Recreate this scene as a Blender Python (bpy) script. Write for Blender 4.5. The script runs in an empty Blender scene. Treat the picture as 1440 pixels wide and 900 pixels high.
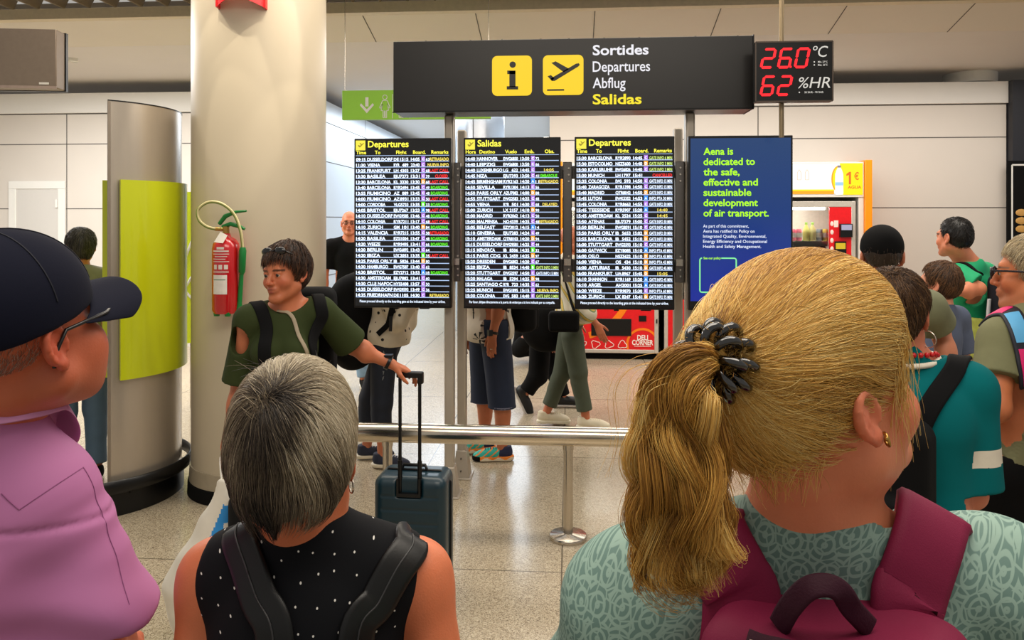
import bpy, math, random
import numpy as np
from mathutils import Matrix, Vector, Euler

SC = bpy.context.scene
COL = SC.collection
PI = math.pi
R = math.radians
rnd = random.Random(7)
NR = np.random.default_rng(11)

# ------------------------------------------------------------------ camera
CAM_H = 1.7
YAW = R(4.24)
FPX = 1080.0
HOR = 310.0
cam_data = bpy.data.cameras.new('camera')
cam = bpy.data.objects.new('camera', cam_data)
COL.objects.link(cam)
cam.location = (0, 0, CAM_H)
cam.rotation_euler = (R(90), 0, YAW)
cam_data.sensor_fit = 'HORIZONTAL'
cam_data.sensor_width = 36.0
cam_data.lens = 36.0 * FPX / 1440.0
cam_data.shift_y = -(450.0 - HOR) / 1440.0
cam_data.clip_start = 0.05
SC.camera = cam
SC.view_settings.view_transform = 'Standard'
SC.view_settings.look = 'None'
SC.view_settings.gamma = 1.0
SC.view_settings.use_curve_mapping = False
SC.view_settings.exposure = 0.2
SC.cycles.use_denoising = True
SC.cycles.max_bounces = 8
SC.cycles.caustics_reflective = False
SC.cycles.caustics_refractive = False

# ------------------------------------------------------------------ world + lights
def lin(c):
    """sRGB 0-255 -> linear rgba"""
    o = []
    for x in c[:3]:
        x = x / 255.0
        o.append(x / 12.92 if x <= 0.04045 else ((x + 0.055) / 1.055) ** 2.4)
    return (o[0], o[1], o[2], 1.0)

W = bpy.data.worlds.new('hall_daylight')
SC.world = W
W.use_nodes = True
bg = W.node_tree.nodes['Background']
bg.inputs[0].default_value = (1.0, 0.95, 0.88, 1)
bg.inputs[1].default_value = 0.36

def area(name, loc, size, power, color, rot=(0, 0, 0), spread=None):
    d = bpy.data.lights.new(name, 'AREA')
    d.shape = 'RECTANGLE'
    d.size, d.size_y = size
    d.energy = power
    d.color = color
    if spread:
        d.spread = spread
    o = bpy.data.objects.new(name, d)
    o.location = loc
    o.rotation_euler = rot
    COL.objects.link(o)
    return o

def spot(name, loc, target, power, color, angle, blend=0.15, radius=0.02):
    d = bpy.data.lights.new(name, 'SPOT')
    d.energy = power
    d.color = color
    d.spot_size = R(angle)
    d.spot_blend = blend
    d.shadow_soft_size = radius
    o = bpy.data.objects.new(name, d)
    o.location = loc
    v = Vector(target) - Vector(loc)
    o.rotation_euler = v.to_track_quat('-Z', 'Y').to_euler()
    COL.objects.link(o)
    return o

WARM = (1.0, 0.90, 0.77)
area('ceiling_light_over_queue', (0.2, 0.9, 3.75), (3.2, 1.6), 78, WARM)
area('ceiling_light_over_screens', (0.3, 4.4, 3.72), (6.5, 1.2), 135, WARM)
area('ceiling_light_over_hall', (1.5, 8.2, 3.5), (9.0, 1.6), 195, (1.0, 0.93, 0.86))
area('daylight_in_corridor', (-1.9, 15.0, 3.4), (2.6, 8.0), 300, (0.80, 0.90, 1.0))
area('daylight_at_left', (-5.5, 7.0, 3.5), (3.0, 3.0), 280, (1.0, 0.98, 0.96))

# ------------------------------------------------------------------ placing by the camera's own geometry
SA, CA = math.sin(YAW), math.cos(YAW)
def at(u, d):
    """floor point seen in picture column u at depth d (metres)"""
    k = (u - 720.0) / FPX
    return (d * (k * CA - SA), d * (k * SA + CA))
def on(u, Y):
    """x on the plane y=Y seen in column u, and its depth"""
    k = (u - 720.0) / FPX
    d = Y / (k * SA + CA)
    return d * (k * CA - SA), d
def zv(v, d):
    return CAM_H - (v - HOR) / FPX * d

# ------------------------------------------------------------------ materials
MATS = {}
def nodes_of(m):
    m.use_nodes = True
    nt = m.node_tree
    return nt, nt.nodes['Principled BSDF']

def mat(name, color, rough=0.5, metal=0.0, spec=0.5, var=0.06, scale=30.0, bump=0.0, bscale=None,
        emit=None, estr=0.0, coat=0.0, alpha=None, trans=0.0, attr=None, stretch=None, sheen=0.0, sss=0.0):
    """principled material with procedural colour variation and bump"""
    if name in MATS:
        return MATS[name]
    m = bpy.data.materials.new(name)
    nt, b = nodes_of(m)
    L = nt.links
    c = lin(color)
    tc = nt.nodes.new('ShaderNodeTexCoord')
    src = tc.outputs['Object']
    if stretch:
        mp = nt.nodes.new('ShaderNodeMapping')
        mp.inputs['Scale'].default_value = stretch
        L.new(src, mp.inputs['Vector'])
        src = mp.outputs['Vector']
    if emit is None:
        n = nt.nodes.new('ShaderNodeTexNoise')
        n.inputs['Scale'].default_value = scale
        n.inputs['Detail'].default_value = 4
        L.new(src, n.inputs['Vector'])
        mr = nt.nodes.new('ShaderNodeMapRange')
        mr.inputs['To Min'].default_value = 1.0 - var * 2
        mr.inputs['To Max'].default_value = 1.0 + var * 2
        L.new(n.outputs['Fac'], mr.inputs['Value'])
        mx = nt.nodes.new('ShaderNodeVectorMath')
        mx.operation = 'SCALE'
        if attr:
            at_ = nt.nodes.new('ShaderNodeAttribute')
            at_.attribute_name = attr
            L.new(at_.outputs['Color'], mx.inputs[0])
        else:
            mx.inputs[0].default_value = c[:3]
        L.new(mr.outputs['Result'], mx.inputs['Scale'])
        L.new(mx.outputs['Vector'], b.inputs['Base Color'])
    else:
        b.inputs['Base Color'].default_value = (0.01, 0.01, 0.01, 1) if emit else c
        b.inputs['Emission Color'].default_value = lin(emit)
        b.inputs['Emission Strength'].default_value = estr
    if bump:
        n2 = nt.nodes.new('ShaderNodeTexNoise')
        n2.inputs['Scale'].default_value = bscale or scale * 3
        n2.inputs['Detail'].default_value = 3
        L.new(src, n2.inputs['Vector'])
        bp = nt.nodes.new('ShaderNodeBump')
        bp.inputs['Strength'].default_value = bump
        bp.inputs['Distance'].default_value = 0.003
        L.new(n2.outputs['Fac'], bp.inputs['Height'])
        L.new(bp.outputs['Normal'], b.inputs['Normal'])
    b.inputs['Roughness'].default_value = rough
    b.inputs['Metallic'].default_value = metal
    b.inputs['Specular IOR Level'].default_value = spec
    b.inputs['Coat Weight'].default_value = coat
    b.inputs['Sheen Weight'].default_value = sheen
    if sss:
        b.inputs['Subsurface Weight'].default_value = sss
        b.inputs['Subsurface Radius'].default_value = (0.010, 0.004, 0.002)
        b.inputs['Subsurface Scale'].default_value = 0.6
    if trans:
        b.inputs['Transmission Weight'].default_value = trans
    if alpha is not None:
        b.inputs['Alpha'].default_value = alpha
    MATS[name] = m
    return m

# ------------------------------------------------------------------ mesh builder
def frame(origin, x, y, z):
    M = np.eye(4)
    M[:3, 0], M[:3, 1], M[:3, 2], M[:3, 3] = x, y, z, origin
    return M
def trs(loc=(0, 0, 0), rot=(0, 0, 0), s=(1, 1, 1)):
    M = Matrix.Translation(loc) @ Euler(rot).to_matrix().to_4x4() @ Matrix.Diagonal((s[0], s[1], s[2], 1))
    return np.array(M)
def basis(d):
    d = np.asarray(d, float); d = d / np.linalg.norm(d)
    h = np.array([0, 0, 1.0]) if abs(d[2]) < 0.9 else np.array([1.0, 0, 0])
    x = np.cross(h, d); x /= np.linalg.norm(x)
    return x, np.cross(d, x), d

class MB:
    def __init__(self):
        self.v, self.f, self.m, self.n = [], [], [], 0
    def add(self, v, f, mi=0, M=None):
        v = np.asarray(v, float).reshape(-1, 3)
        if M is not None:
            v = v @ M[:3, :3].T + M[:3, 3]
        self.v.append(v)
        n = self.n
        self.f.extend([tuple(i + n for i in q) for q in f])
        self.m.extend([mi] * len(f))
        self.n += len(v)
        return self
    def box(self, c, s, mi=0, M=None):
        x, y, z = s[0] / 2, s[1] / 2, s[2] / 2
        v = [(c[0] + a * x, c[1] + b * y, c[2] + e * z) for a in (-1, 1) for b in (-1, 1) for e in (-1, 1)]
        f = [(0, 1, 3, 2), (4, 6, 7, 5), (0, 4, 5, 1), (2, 3, 7, 6), (0, 2, 6, 4), (1, 5, 7, 3)]
        return self.add(v, f, mi, M)
    def box2(self, a, b, mi=0, M=None):
        return self.box([(p + q) / 2 for p, q in zip(a, b)], [abs(q - p) for p, q in zip(a, b)], mi, M)
    def loft(self, rings, mi=0, cap=True, closed=True, M=None):
        n = len(rings[0])
        v = np.concatenate([np.asarray(r, float) for r in rings])
        f = []
        for i in range(len(rings) - 1):
            for j in range(n if closed else n - 1):
                k = (j + 1) % n
                f.append((i * n + j, i * n + k, (i + 1) * n + k, (i + 1) * n + j))
        if cap:
            f.append(tuple(range(n))[::-1])
            f.append(tuple((len(rings) - 1) * n + j for j in range(n)))
        return self.add(v, f, mi, M)
    def cyl(self, a, b, r0, r1=None, n=20, mi=0, M=None):
        r1 = r0 if r1 is None else r1
        a = np.asarray(a, float); b = np.asarray(b, float)
        x, y, _ = basis(b - a)
        t = np.linspace(0, 2 * PI, n, endpoint=False)
        c = np.cos(t)[:, None] * x + np.sin(t)[:, None] * y
        return self.loft([a + c * r0, b + c * r1], mi, True, True, M)
    def tube(self, pts, r, n=10, mi=0, cap=True, M=None, flat=None, up=None):
        """tube along pts; flat=(rx, ry) makes an oval / strap section"""
        P = np.asarray(pts, float)
        rr = np.broadcast_to(np.asarray(r, float), (len(P),))
        T = np.gradient(P, axis=0)
        T /= np.linalg.norm(T, axis=1)[:, None] + 1e-12
        u = np.asarray(up, float) if up is not None else basis(T[0])[0]
        rings = []
        t = np.linspace(0, 2 * PI, n, endpoint=False)
        for i in range(len(P)):
            u = (np.asarray(up[i] if np.ndim(up) == 2 else up, float) if up is not None else u)
            u = u - T[i] * np.dot(u, T[i]); u /= np.linalg.norm(u) + 1e-12
            w = np.cross(T[i], u)
            fx, fy = flat if flat else (1, 1)
            c, s = np.cos(t), np.sin(t)
            if flat:
                c = np.sign(c) * np.abs(c) ** 0.5; s = np.sign(s) * np.abs(s) ** 0.5
            rings.append(P[i] + rr[i] * (c[:, None] * u * fx + s[:, None] * w * fy))
        return self.loft(rings, mi, cap, True, M)
    def lathe(self, prof, n=32, mi=0, M=None, c=(0, 0, 0)):
        t = np.linspace(0, 2 * PI, n, endpoint=False)
        rings = [np.stack([c[0] + r * np.cos(t), c[1] + r * np.sin(t), np.full(n, c[2] + z)], 1) for r, z in prof]
        return self.loft(rings, mi, True, True, M)
    def prism(self, poly, y0, y1, mi=0, M=None):
        """polygon in xz extruded along y"""
        a = [(p[0], y0, p[1]) for p in poly]; b = [(p[0], y1, p[1]) for p in poly]
        return self.loft([a, b], mi, True, True, M)
    def sphere(self, c, r, mi=0, n=16, M=None):
        r = np.broadcast_to(np.asarray(r, float), (3,))
        rings = []
        for i in range(n // 2 + 1):
            p = PI * (0.02 + 0.96 * i / (n // 2))
            t = np.linspace(0, 2 * PI, n, endpoint=False)
            rings.append(np.stack([c[0] + r[0] * np.sin(p) * np.cos(t), c[1] + r[1] * np.sin(p) * np.sin(t), np.full(n, c[2] - r[2] * np.cos(p))], 1))
        return self.loft(rings, mi, True, True, M)
    def torus(self, c, R0, r, axis=(0, 0, 1), n=24, k=8, mi=0, M=None, arc=(0, 2 * PI), oval=1.0):
        x, y, z = basis(axis)
        full = abs(arc[1] - arc[0] - 2 * PI) < 1e-6
        t = np.linspace(arc[0], arc[1], n + 1)
        P = np.asarray(c, float) + R0 * (np.cos(t)[:, None] * x + oval * np.sin(t)[:, None] * y)
        return self.tube(P, r, k, mi, not full, M, up=z)
    def build_each(self, name, mats, parent=None, **kw):
        """one object per piece added"""
        out, n = [], 0
        fi = 0
        for v in self.v:
            q = MB(); fs = []
            while fi < len(self.f) and self.f[fi][0] < n + len(v) and min(self.f[fi]) >= n:
                fs.append(tuple(i - n for i in self.f[fi])); q.m.append(self.m[fi]); fi += 1
            q.v, q.f, q.n = [v], fs, len(v)
            out.append(q.build(name, mats, parent, **kw)); n += len(v)
        return out
    def build(self, name, mats, parent=None, smooth=60, bevel=0.0, loc=None, seg=2):
        me = bpy.data.meshes.new(name)
        me.from_pydata(np.concatenate(self.v).tolist(), [], self.f)
        mats = mats if isinstance(mats, (list, tuple)) else [mats]
        for m in mats:
            me.materials.append(m)
        if len(mats) > 1:
            me.polygons.foreach_set('material_index', np.array(self.m, np.int32))
        if smooth:
            me.polygons.foreach_set('use_smooth', np.ones(len(me.polygons), bool))
            me.set_sharp_from_angle(angle=R(smooth))
        me.update()
        o = bpy.data.objects.new(name, me)
        COL.objects.link(o)
        if parent is not None:
            o.parent = parent
        if loc is not None:
            o.location = loc
        if bevel:
            bv = o.modifiers.new('bevel', 'BEVEL')
            bv.width = bevel; bv.segments = seg; bv.limit_method = 'ANGLE'; bv.angle_limit = R(35)
            bv.harden_normals = False
        return o

def thing(name, label, cat, loc=(0, 0, 0), rz=0.0, group=None):
    o = bpy.data.objects.new(name, None)
    o.empty_display_size = 0.1
    COL.objects.link(o)
    o.location = loc
    o.rotation_euler = (0, 0, rz)
    o['label'] = label; o['category'] = cat
    if group:
        o['group'] = group
    return o
def tag(o, label, cat, group=None, kind=None):
    o['label'] = label; o['category'] = cat
    if group: o['group'] = group
    if kind: o['kind'] = kind
    return o
def struct(o, label=None, cat=None):
    o['kind'] = 'structure'
    if label: o['label'] = label
    if cat: o['category'] = cat
    return o
def copy_tree(o, parent=None):
    c = o.copy(); COL.objects.link(c)
    if parent is not None:
        c.parent = parent
    for ch in [x for x in o.children]:
        copy_tree(ch, c)
    return c

# ------------------------------------------------------------------ lettering
_tc = bpy.data.curves.new('text', 'FONT')
_to = bpy.data.objects.new('text', _tc)
COL.objects.link(_to)
_tc.resolution_u = 3
def glyphs(s, size, bold=0.0, shear=0.0):
    _tc.body = s; _tc.size = size; _tc.offset = bold * size; _tc.shear = shear
    dg = bpy.context.evaluated_depsgraph_get()
    dg.update()
    e = _to.evaluated_get(dg)
    me = e.to_mesh()
    v = np.zeros(len(me.vertices) * 3, np.float32); me.vertices.foreach_get('co', v)
    f = [tuple(p.vertices) for p in me.polygons]
    e.to_mesh_clear()
    return v.reshape(-1, 3)[:, :2], f
def text(mb, s, x, z, size, width=None, y=0.0, mi=0, bold=0.012, shear=0.0, align='L', M=None, maxw=None):
    """lay a line of text on the plane y (reading from -y), baseline at z"""
    if not s.strip():
        return
    v, f = glyphs(s, size, bold, shear)
    if not len(v):
        return
    v = v.copy()
    x0, x1 = v[:, 0].min(), v[:, 0].max()
    w = x1 - x0
    if width is None and maxw is not None and w > maxw:
        width = maxw
    k = 1.0 if width is None else width / w
    v[:, 0] = (v[:, 0] - x0) * k
    w *= k
    dx = {'L': 0, 'C': -w / 2, 'R': -w}[align]
    V = np.stack([v[:, 0] + x + dx, np.full(len(v), y), v[:, 1] + z], 1)
    mb.add(V, f, mi, M)
def rrect(x0, z0, x1, z1, r, n=6):
    P = []
    for cx, cz, a in ((x1 - r, z1 - r, 0), (x0 + r, z1 - r, 90), (x0 + r, z0 + r, 180), (x1 - r, z0 + r, 270)):
        for i in range(n + 1):
            t = R(a + 90 * i / n)
            P.append((cx + r * math.cos(t), cz + r * math.sin(t)))
    return P
def flat(mb, poly, y, mi=0, M=None):
    mb.add([(p[0], y, p[1]) for p in poly], [tuple(range(len(poly)))], mi, M)
def plate(mb, poly, y0, y1, mi=0, M=None):
    mb.prism(poly, y0, y1, mi, M)
# =================================================================== THE HALL
def floor_material():
    m = bpy.data.materials.new('terrazzo')
    nt, b = nodes_of(m); L = nt.links; N = nt.nodes.new
    tc = N('ShaderNodeTexCoord')
    ns = []
    for s in (260, 120):
        v = N('ShaderNodeTexVoronoi'); v.inputs['Scale'].default_value = s
        L.new(tc.outputs['Object'], v.inputs['Vector']); ns.append(v)
    r1 = N('ShaderNodeValToRGB'); r1.color_ramp.interpolation = 'LINEAR'
    e = r1.color_ramp.elements
    e[0].position = 0.0; e[0].color = lin((112, 98, 78))
    e[1].position = 1.0; e[1].color = lin((206, 193, 168))
    for p, c in ((0.25, (162, 147, 122)), (0.6, (186, 172, 147))):
        q = r1.color_ramp.elements.new(p); q.color = lin(c)
    sep = N('ShaderNodeSeparateColor'); L.new(ns[0].outputs['Color'], sep.inputs[0])
    L.new(sep.outputs[0], r1.inputs[0])
    sep2 = N('ShaderNodeSeparateColor'); L.new(ns[1].outputs['Color'], sep2.inputs[0])
    mr = N('ShaderNodeMapRange'); mr.inputs['To Min'].default_value = 0.84; mr.inputs['To Max'].default_value = 1.06
    L.new(sep2.outputs[1], mr.inputs['Value'])
    big = N('ShaderNodeTexNoise'); big.inputs['Scale'].default_value = 1.3; L.new(tc.outputs['Object'], big.inputs['Vector'])
    mr2 = N('ShaderNodeMapRange'); mr2.inputs['To Min'].default_value = 0.9; mr2.inputs['To Max'].default_value = 1.08
    L.new(big.outputs['Fac'], mr2.inputs['Value'])
    mul = N('ShaderNodeMath'); mul.operation = 'MULTIPLY'
    L.new(mr.outputs[0], mul.inputs[0]); L.new(mr2.outputs[0], mul.inputs[1])
    sc = N('ShaderNodeVectorMath'); sc.operation = 'SCALE'
    L.new(r1.outputs[0], sc.inputs[0]); L.new(mul.outputs[0], sc.inputs['Scale'])
    xyz = N('ShaderNodeSeparateXYZ'); L.new(tc.outputs['Object'], xyz.inputs[0])
    masks = []
    for out, off, per in (('X', -0.035, 0.94), ('Y', 3.716, 1.81)):
        a = N('ShaderNodeMath'); a.operation = 'SUBTRACT'; L.new(xyz.outputs[out], a.inputs[0]); a.inputs[1].default_value = off
        p = N('ShaderNodeMath'); p.operation = 'PINGPONG'; L.new(a.outputs[0], p.inputs[0]); p.inputs[1].default_value = per / 2
        if out == 'X':
            pass
        l = N('ShaderNodeMath'); l.operation = 'LESS_THAN'; L.new(p.outputs[0], l.inputs[0]); l.inputs[1].default_value = 0.0035
        masks.append(l)
    mxm = N('ShaderNodeMath'); mxm.operation = 'MAXIMUM'
    L.new(masks[0].outputs[0], mxm.inputs[0]); L.new(masks[1].outputs[0], mxm.inputs[1])
    mix = N('ShaderNodeMix'); mix.data_type = 'RGBA'
    L.new(mxm.outputs[0], mix.inputs['Factor']); L.new(sc.outputs[0], mix.inputs[6]); mix.inputs[7].default_value = lin((96, 86, 70))
    L.new(mix.outputs[2], b.inputs['Base Color'])
    b.inputs['Roughness'].default_value = 0.24
    b.inputs['Specular IOR Level'].default_value = 0.45
    b.inputs['Coat Weight'].default_value = 0.12
    b.inputs['Coat Roughness'].default_value = 0.10
    return m

M_floor = floor_material()
M_wall = mat('wall_panel', (212, 205, 196), 0.45, var=0.015, scale=2)
M_wallcap = mat('wall_cap', (226, 224, 219), 0.5, var=0.01, scale=2)
M_seam = mat('seam', (92, 88, 84), 0.8)
M_ceil = mat('ceiling_grey', (214, 208, 204), 0.7, var=0.015, scale=2)
M_ceil2 = mat('ceiling_light', (222, 214, 204), 0.6, var=0.015, scale=2)
M_beige = mat('beige_trim', (206, 192, 164), 0.55)
M_louver = mat('louver', (118, 104, 84), 0.5)
M_void = mat('ceiling_void', (62, 54, 44), 0.9)
M_corr = mat('corridor_panel', (206, 214, 222), 0.3, var=0.01, scale=2)
M_black = mat('black_plastic', (9, 9, 10), 0.35, spec=.4)
M_blackmat = mat('black_matte', (7, 7, 8), 0.9, spec=.2)
M_navywall = mat('dark_shop_wall', (30, 32, 40), 0.5)
M_white = mat('white_paint', (228, 227, 222), 0.45, var=0.01)
M_steel = mat('brushed_steel', (205, 196, 182), 0.24, 1.0, var=0.03, scale=60, stretch=(1, 1, 0.04))
M_steeldark = mat('dark_steel', (120, 116, 112), 0.34, 1.0, var=0.03)
M_postpaint = mat('post_grey_paint', (186, 176, 162), 0.35, 0.35, var=0.02)

b = MB(); b.box2((-12, -4, -0.2), (12, 30, 0)); struct(b.build('floor', M_floor, smooth=0))

WY = 10.0
XL, XR0 = -3.5, -0.25
XR1 = on(1415, WY)[0]
def panel_wall(name, x0, x1, seams_x, y=WY):
    w = MB(); w.box2((x0, y, 0), (x1, y + 0.25, 3.15))
    o = struct(w.build(name, M_wall, smooth=0))
    c = MB(); c.box2((x0 - 0.01, y - 0.035, 3.16), (x1 + 0.01, y + 0.3, 3.43)); c.build('wall_cap', M_wallcap, o, bevel=0.004)
    s = MB()
    for z in (2.74, 1.86, 0.97):
        s.box2((x0, y - 0.002, z - 0.006), (x1, y + 0.01, z + 0.006))
    s.box2((x0, y - 0.003, 3.145), (x1, y + 0.01, 3.162))
    for x in seams_x:
        s.box2((x - 0.006, y - 0.002, 0), (x + 0.006, y + 0.01, 3.15))
    s.build('panel_seams', M_seam, o, smooth=0)
    return o
panel_wall('wall_back', XR0, XR1, [on(1066, WY)[0]])
wl = panel_wall('wall_left', -11, XL, [on(94, WY)[0], on(94, WY)[0] - 2.7])
# side wall of the corridor
w = MB(); w.box2((XL - 0.25, WY + 0.3, 0), (XL, 26, 3.43)); o = struct(w.build('wall_corridor', M_corr, smooth=0))
s = MB()
for z in (3.12, 2.55, 1.75, 0.9):
    s.box2((XL - 0.01, WY + 0.3, z - 0.006), (XL + 0.002, 26, z + 0.006))
for y in (13.0, 16.0, 19.0):
    s.box2((XL - 0.01, y - 0.006, 0), (XL + 0.002, y + 0.006, 3.43))
s.build('panel_seams', M_seam, o, smooth=0)
w = MB(); w.box2((XL - 3, 26, 0), (8, 26.2, 3.6)); struct(w.build('wall_far', M_corr, smooth=0))
w = MB(); w.box2((XR0, WY + 0.26, 0), (XR0 + 0.25, 26, 3.43)); struct(w.build('wall_right_of_corridor', M_corr, smooth=0))
# dark shop front at the right
w = MB(); w.box2((XR1 + 0.012, WY - 0.12, 0), (11, WY + 0.2, 3.43)); struct(w.build('wall_right', M_navywall, smooth=0))
# ceiling: sloping light band, then flat grey
def slab(name, pts, m, th=0.05):
    q = MB(); q.loft([[(x, y, z) for x, y, z in pts], [(x, y, z + th) for x, y, z in pts]])
    return struct(q.build(name, m, smooth=0))
CZ = 3.59
o = slab('ceiling_band', [(-12, 7.22, CZ + 0.2), (12, 7.22, CZ + 0.2), (12, 8.0, CZ), (-12, 8.0, CZ)], M_ceil2)
s = MB()
for u in (515, 671, 836, 1010, 1184, 1361):
    x = on(u, 7.6)[0]
    s.loft([[(x - .004, 7.22, CZ + .196), (x + .004, 7.22, CZ + .196), (x + .004, 8, CZ - .003), (x - .004, 8, CZ - .003)],
            [(x - .004, 7.22, CZ + .21), (x + .004, 7.22, CZ + .21), (x + .004, 8, CZ + .01), (x - .004, 8, CZ + .01)]])
s.build('panel_seams', M_seam, o, smooth=0)
slab('ceiling', [(-12, 8.0, CZ), (12, 8.0, CZ), (12, 27, CZ), (-12, 27, CZ)], M_ceil)
q = MB(); q.box2((-12, 7.12, 3.66), (12, 7.22, 3.76)); struct(q.build('trim_1', M_beige, smooth=0))
q = MB()
for i in range(60):
    x = -7.5 + i * 0.26
    q.loft([[(x, 4.6, 3.76), (x + .018, 4.6, 3.76), (x + .10, 4.6, 3.93), (x + .082, 4.6, 3.93)],
            [(x, 7.12, 3.76), (x + .018, 7.12, 3.76), (x + .10, 7.12, 3.93), (x + .082, 7.12, 3.93)]])
struct(q.build('ceiling_louvers', M_louver, smooth=0))
slab('ceiling_void', [(-12, 4.6, 4.25), (12, 4.6, 4.25), (12, 7.2, 4.25), (-12, 7.2, 4.25)], M_void)
# round white diffuser by the wall top, smoke detector, two small downlights
def ceiling_disc(name, label, cat, u, v, d_, r, h, z=CZ):
    x, y = at(u, d_)
    t = thing(name, label, cat, (x, y, z))
    q = MB(); q.lathe([(r * .5, -h * .0), (r, -h * .0), (r, -h * .75), (r * .96, -h), (r * .9, -h), (r * .88, -h * .8), (0.001, -h * .8)][::-1], 40)
    q.build('housing', M_white, t)
    return t
t = ceiling_disc('air_diffuser', 'round white air diffuser drum under the grey ceiling above the panel wall', 'vent', 1364, 112, 9.95, 0.31, 0.13)
q = MB(); q.box((0.04, -0.299, -0.05), (0.006, 0.008, 0.1)); q.build('seam', M_seam, t)
ceiling_disc('smoke_detector', 'small white smoke detector disc on the grey ceiling near the hanging box', 'smoke detector', 103, 83, 8.97, 0.055, 0.035)
for u, v, d_, lb in ((765, 162, 13.5, 'small round ceiling light just under the black overhead sign'), (768, 191, 17.2, 'small round ceiling light lower and farther down the corridor ceiling')):
    t = ceiling_disc('ceiling_light', lb, 'light', u, v, d_, 0.09, 0.03)
    q = MB(); q.cyl((0, 0, -0.028), (0, 0, -0.033), 0.07); q.build('diffuser', mat('downlight_glow', (255, 255, 255), emit=(255, 248, 235), estr=6), t)
# door in the left wall
dx0, dd = on(14, WY); dx1, _ = on(93, WY)
o = MB(); o.box2((dx0, WY - 0.03, 0), (dx0 + .1, WY + .02, 2.13)); o.box2((dx1 - .1, WY - 0.03, 0), (dx1, WY + .02, 2.13)); o.box2((dx0, WY - 0.03, 2.131), (dx1, WY + .02, 2.235))
dr = struct(o.build('door_1', M_white, smooth=0, bevel=0.004))
o = MB(); o.box2((dx0 + .1, WY - .018, 0.01), (dx1 - .1, WY + .01, 2.13)); lf = o.build('door_leaf', mat('door_grey', (206, 203, 198), 0.4, var=.01), dr, smooth=0)
o = MB(); o.box((dx1 - .12, WY - .026, 1.93), (.03, .02, .11)); o.build('hinge', M_white, lf)

# --------------------------------------------------- column
cxc = (366 - 720) / FPX * 4.97
CX, CY = at(366, 4.97)
M_col = mat('column_paint', (200, 187, 163), 0.42, var=0.02, scale=3, bump=0.03, bscale=40)
q = MB(); q.cyl((CX, CY, 0.14), (CX, CY, 4.3), 0.415, n=96); col = struct(q.build('column', M_col))
q = MB(); q.lathe([(0.415, 0.18), (0.422, 0.18), (0.427, 0.085), (0.415, 0.085)], 96, c=(CX, CY, 0)); q.build('column_skirting_band', mat('skirt_grey', (172, 160, 138), 0.4), col)
q = MB(); q.lathe([(0.415, 0.085), (0.433, 0.08), (0.437, 0.0), (0.415, 0.0)], 96, c=(CX, CY, 0)); q.build('column_skirting', M_blackmat, col)
def on_column(u, off=0.0):
    """point of the column's surface seen in picture column u (the side facing the camera)"""
    k = (u - 720) / FPX
    dirx, diry = k * CA - SA, k * SA + CA
    # |s*dir - C| = r
    a = dirx ** 2 + diry ** 2; bq = -2 * (dirx * CX + diry * CY); c = CX ** 2 + CY ** 2 - (0.415 + off) ** 2
    s = (-bq - math.sqrt(max(bq * bq - 4 * a * c, 0))) / (2 * a)
    return dirx * s, diry * s, s
# spotlights of the louvred ceiling that wash the column in crossing scallops
for k_, (dx_, dy_, tx_, tz_, pw, an) in enumerate(((-.75, -.85, .10, 2.5, 48, 26), (.05, -1.25, -.12, 2.2, 48, 22), (.80, -.95, -.10, 2.4, 48, 26), (1.2, -.7, .2, 1.6, 40, 20), (-.5, -1.2, .3, 1.5, 36, 18))):
    spot('column_spotlight', (CX + dx_, CY + dy_, 4.05), (CX + tx_, CY - .3, tz_), pw, (1.0, .9, .74), an, .12, .015)
# red fire sign high on the column
x, y, d_ = on_column(340)
t = thing('fire_sign', 'curved red sign bracket high on the round column, cut by the picture top', 'sign', (x, y, 0), math.atan2(y - CY, x - CX) + PI / 2)
z0 = zv(12, d_)
q = MB(); w_ = 68 / FPX * d_ / 2
arc = [(-w_ + 2 * w_ * i / 12, -0.10 + 0.07 * math.cos(PI * (i / 12 - .5))) for i in range(13)]
rings = []
for i in range(13):
    X = -w_ + 2 * w_ * i / 12; Y = -0.02 - 0.11 * math.sin(PI * i / 12)
    zz = z0 + (0.03 * math.sin(PI * i / 12))
    rings.append([(X, Y, zz), (X, Y + .006, zz), (X, Y + .006, z0 + .3), (X, Y, z0 + .3)])
q.loft(rings); q.build('sign_plate', mat('fire_red', (205, 14, 22), 0.4), t)
q = MB(); q.box2((-w_, -0.03, z0), (-w_ + .012, 0.05, z0 + .3)); q.box2((w_ - .012, -0.03, z0), (w_, .05, z0 + .3)); q.build_each('bracket', mat('fire_red', (205, 14, 22)), t)

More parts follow.
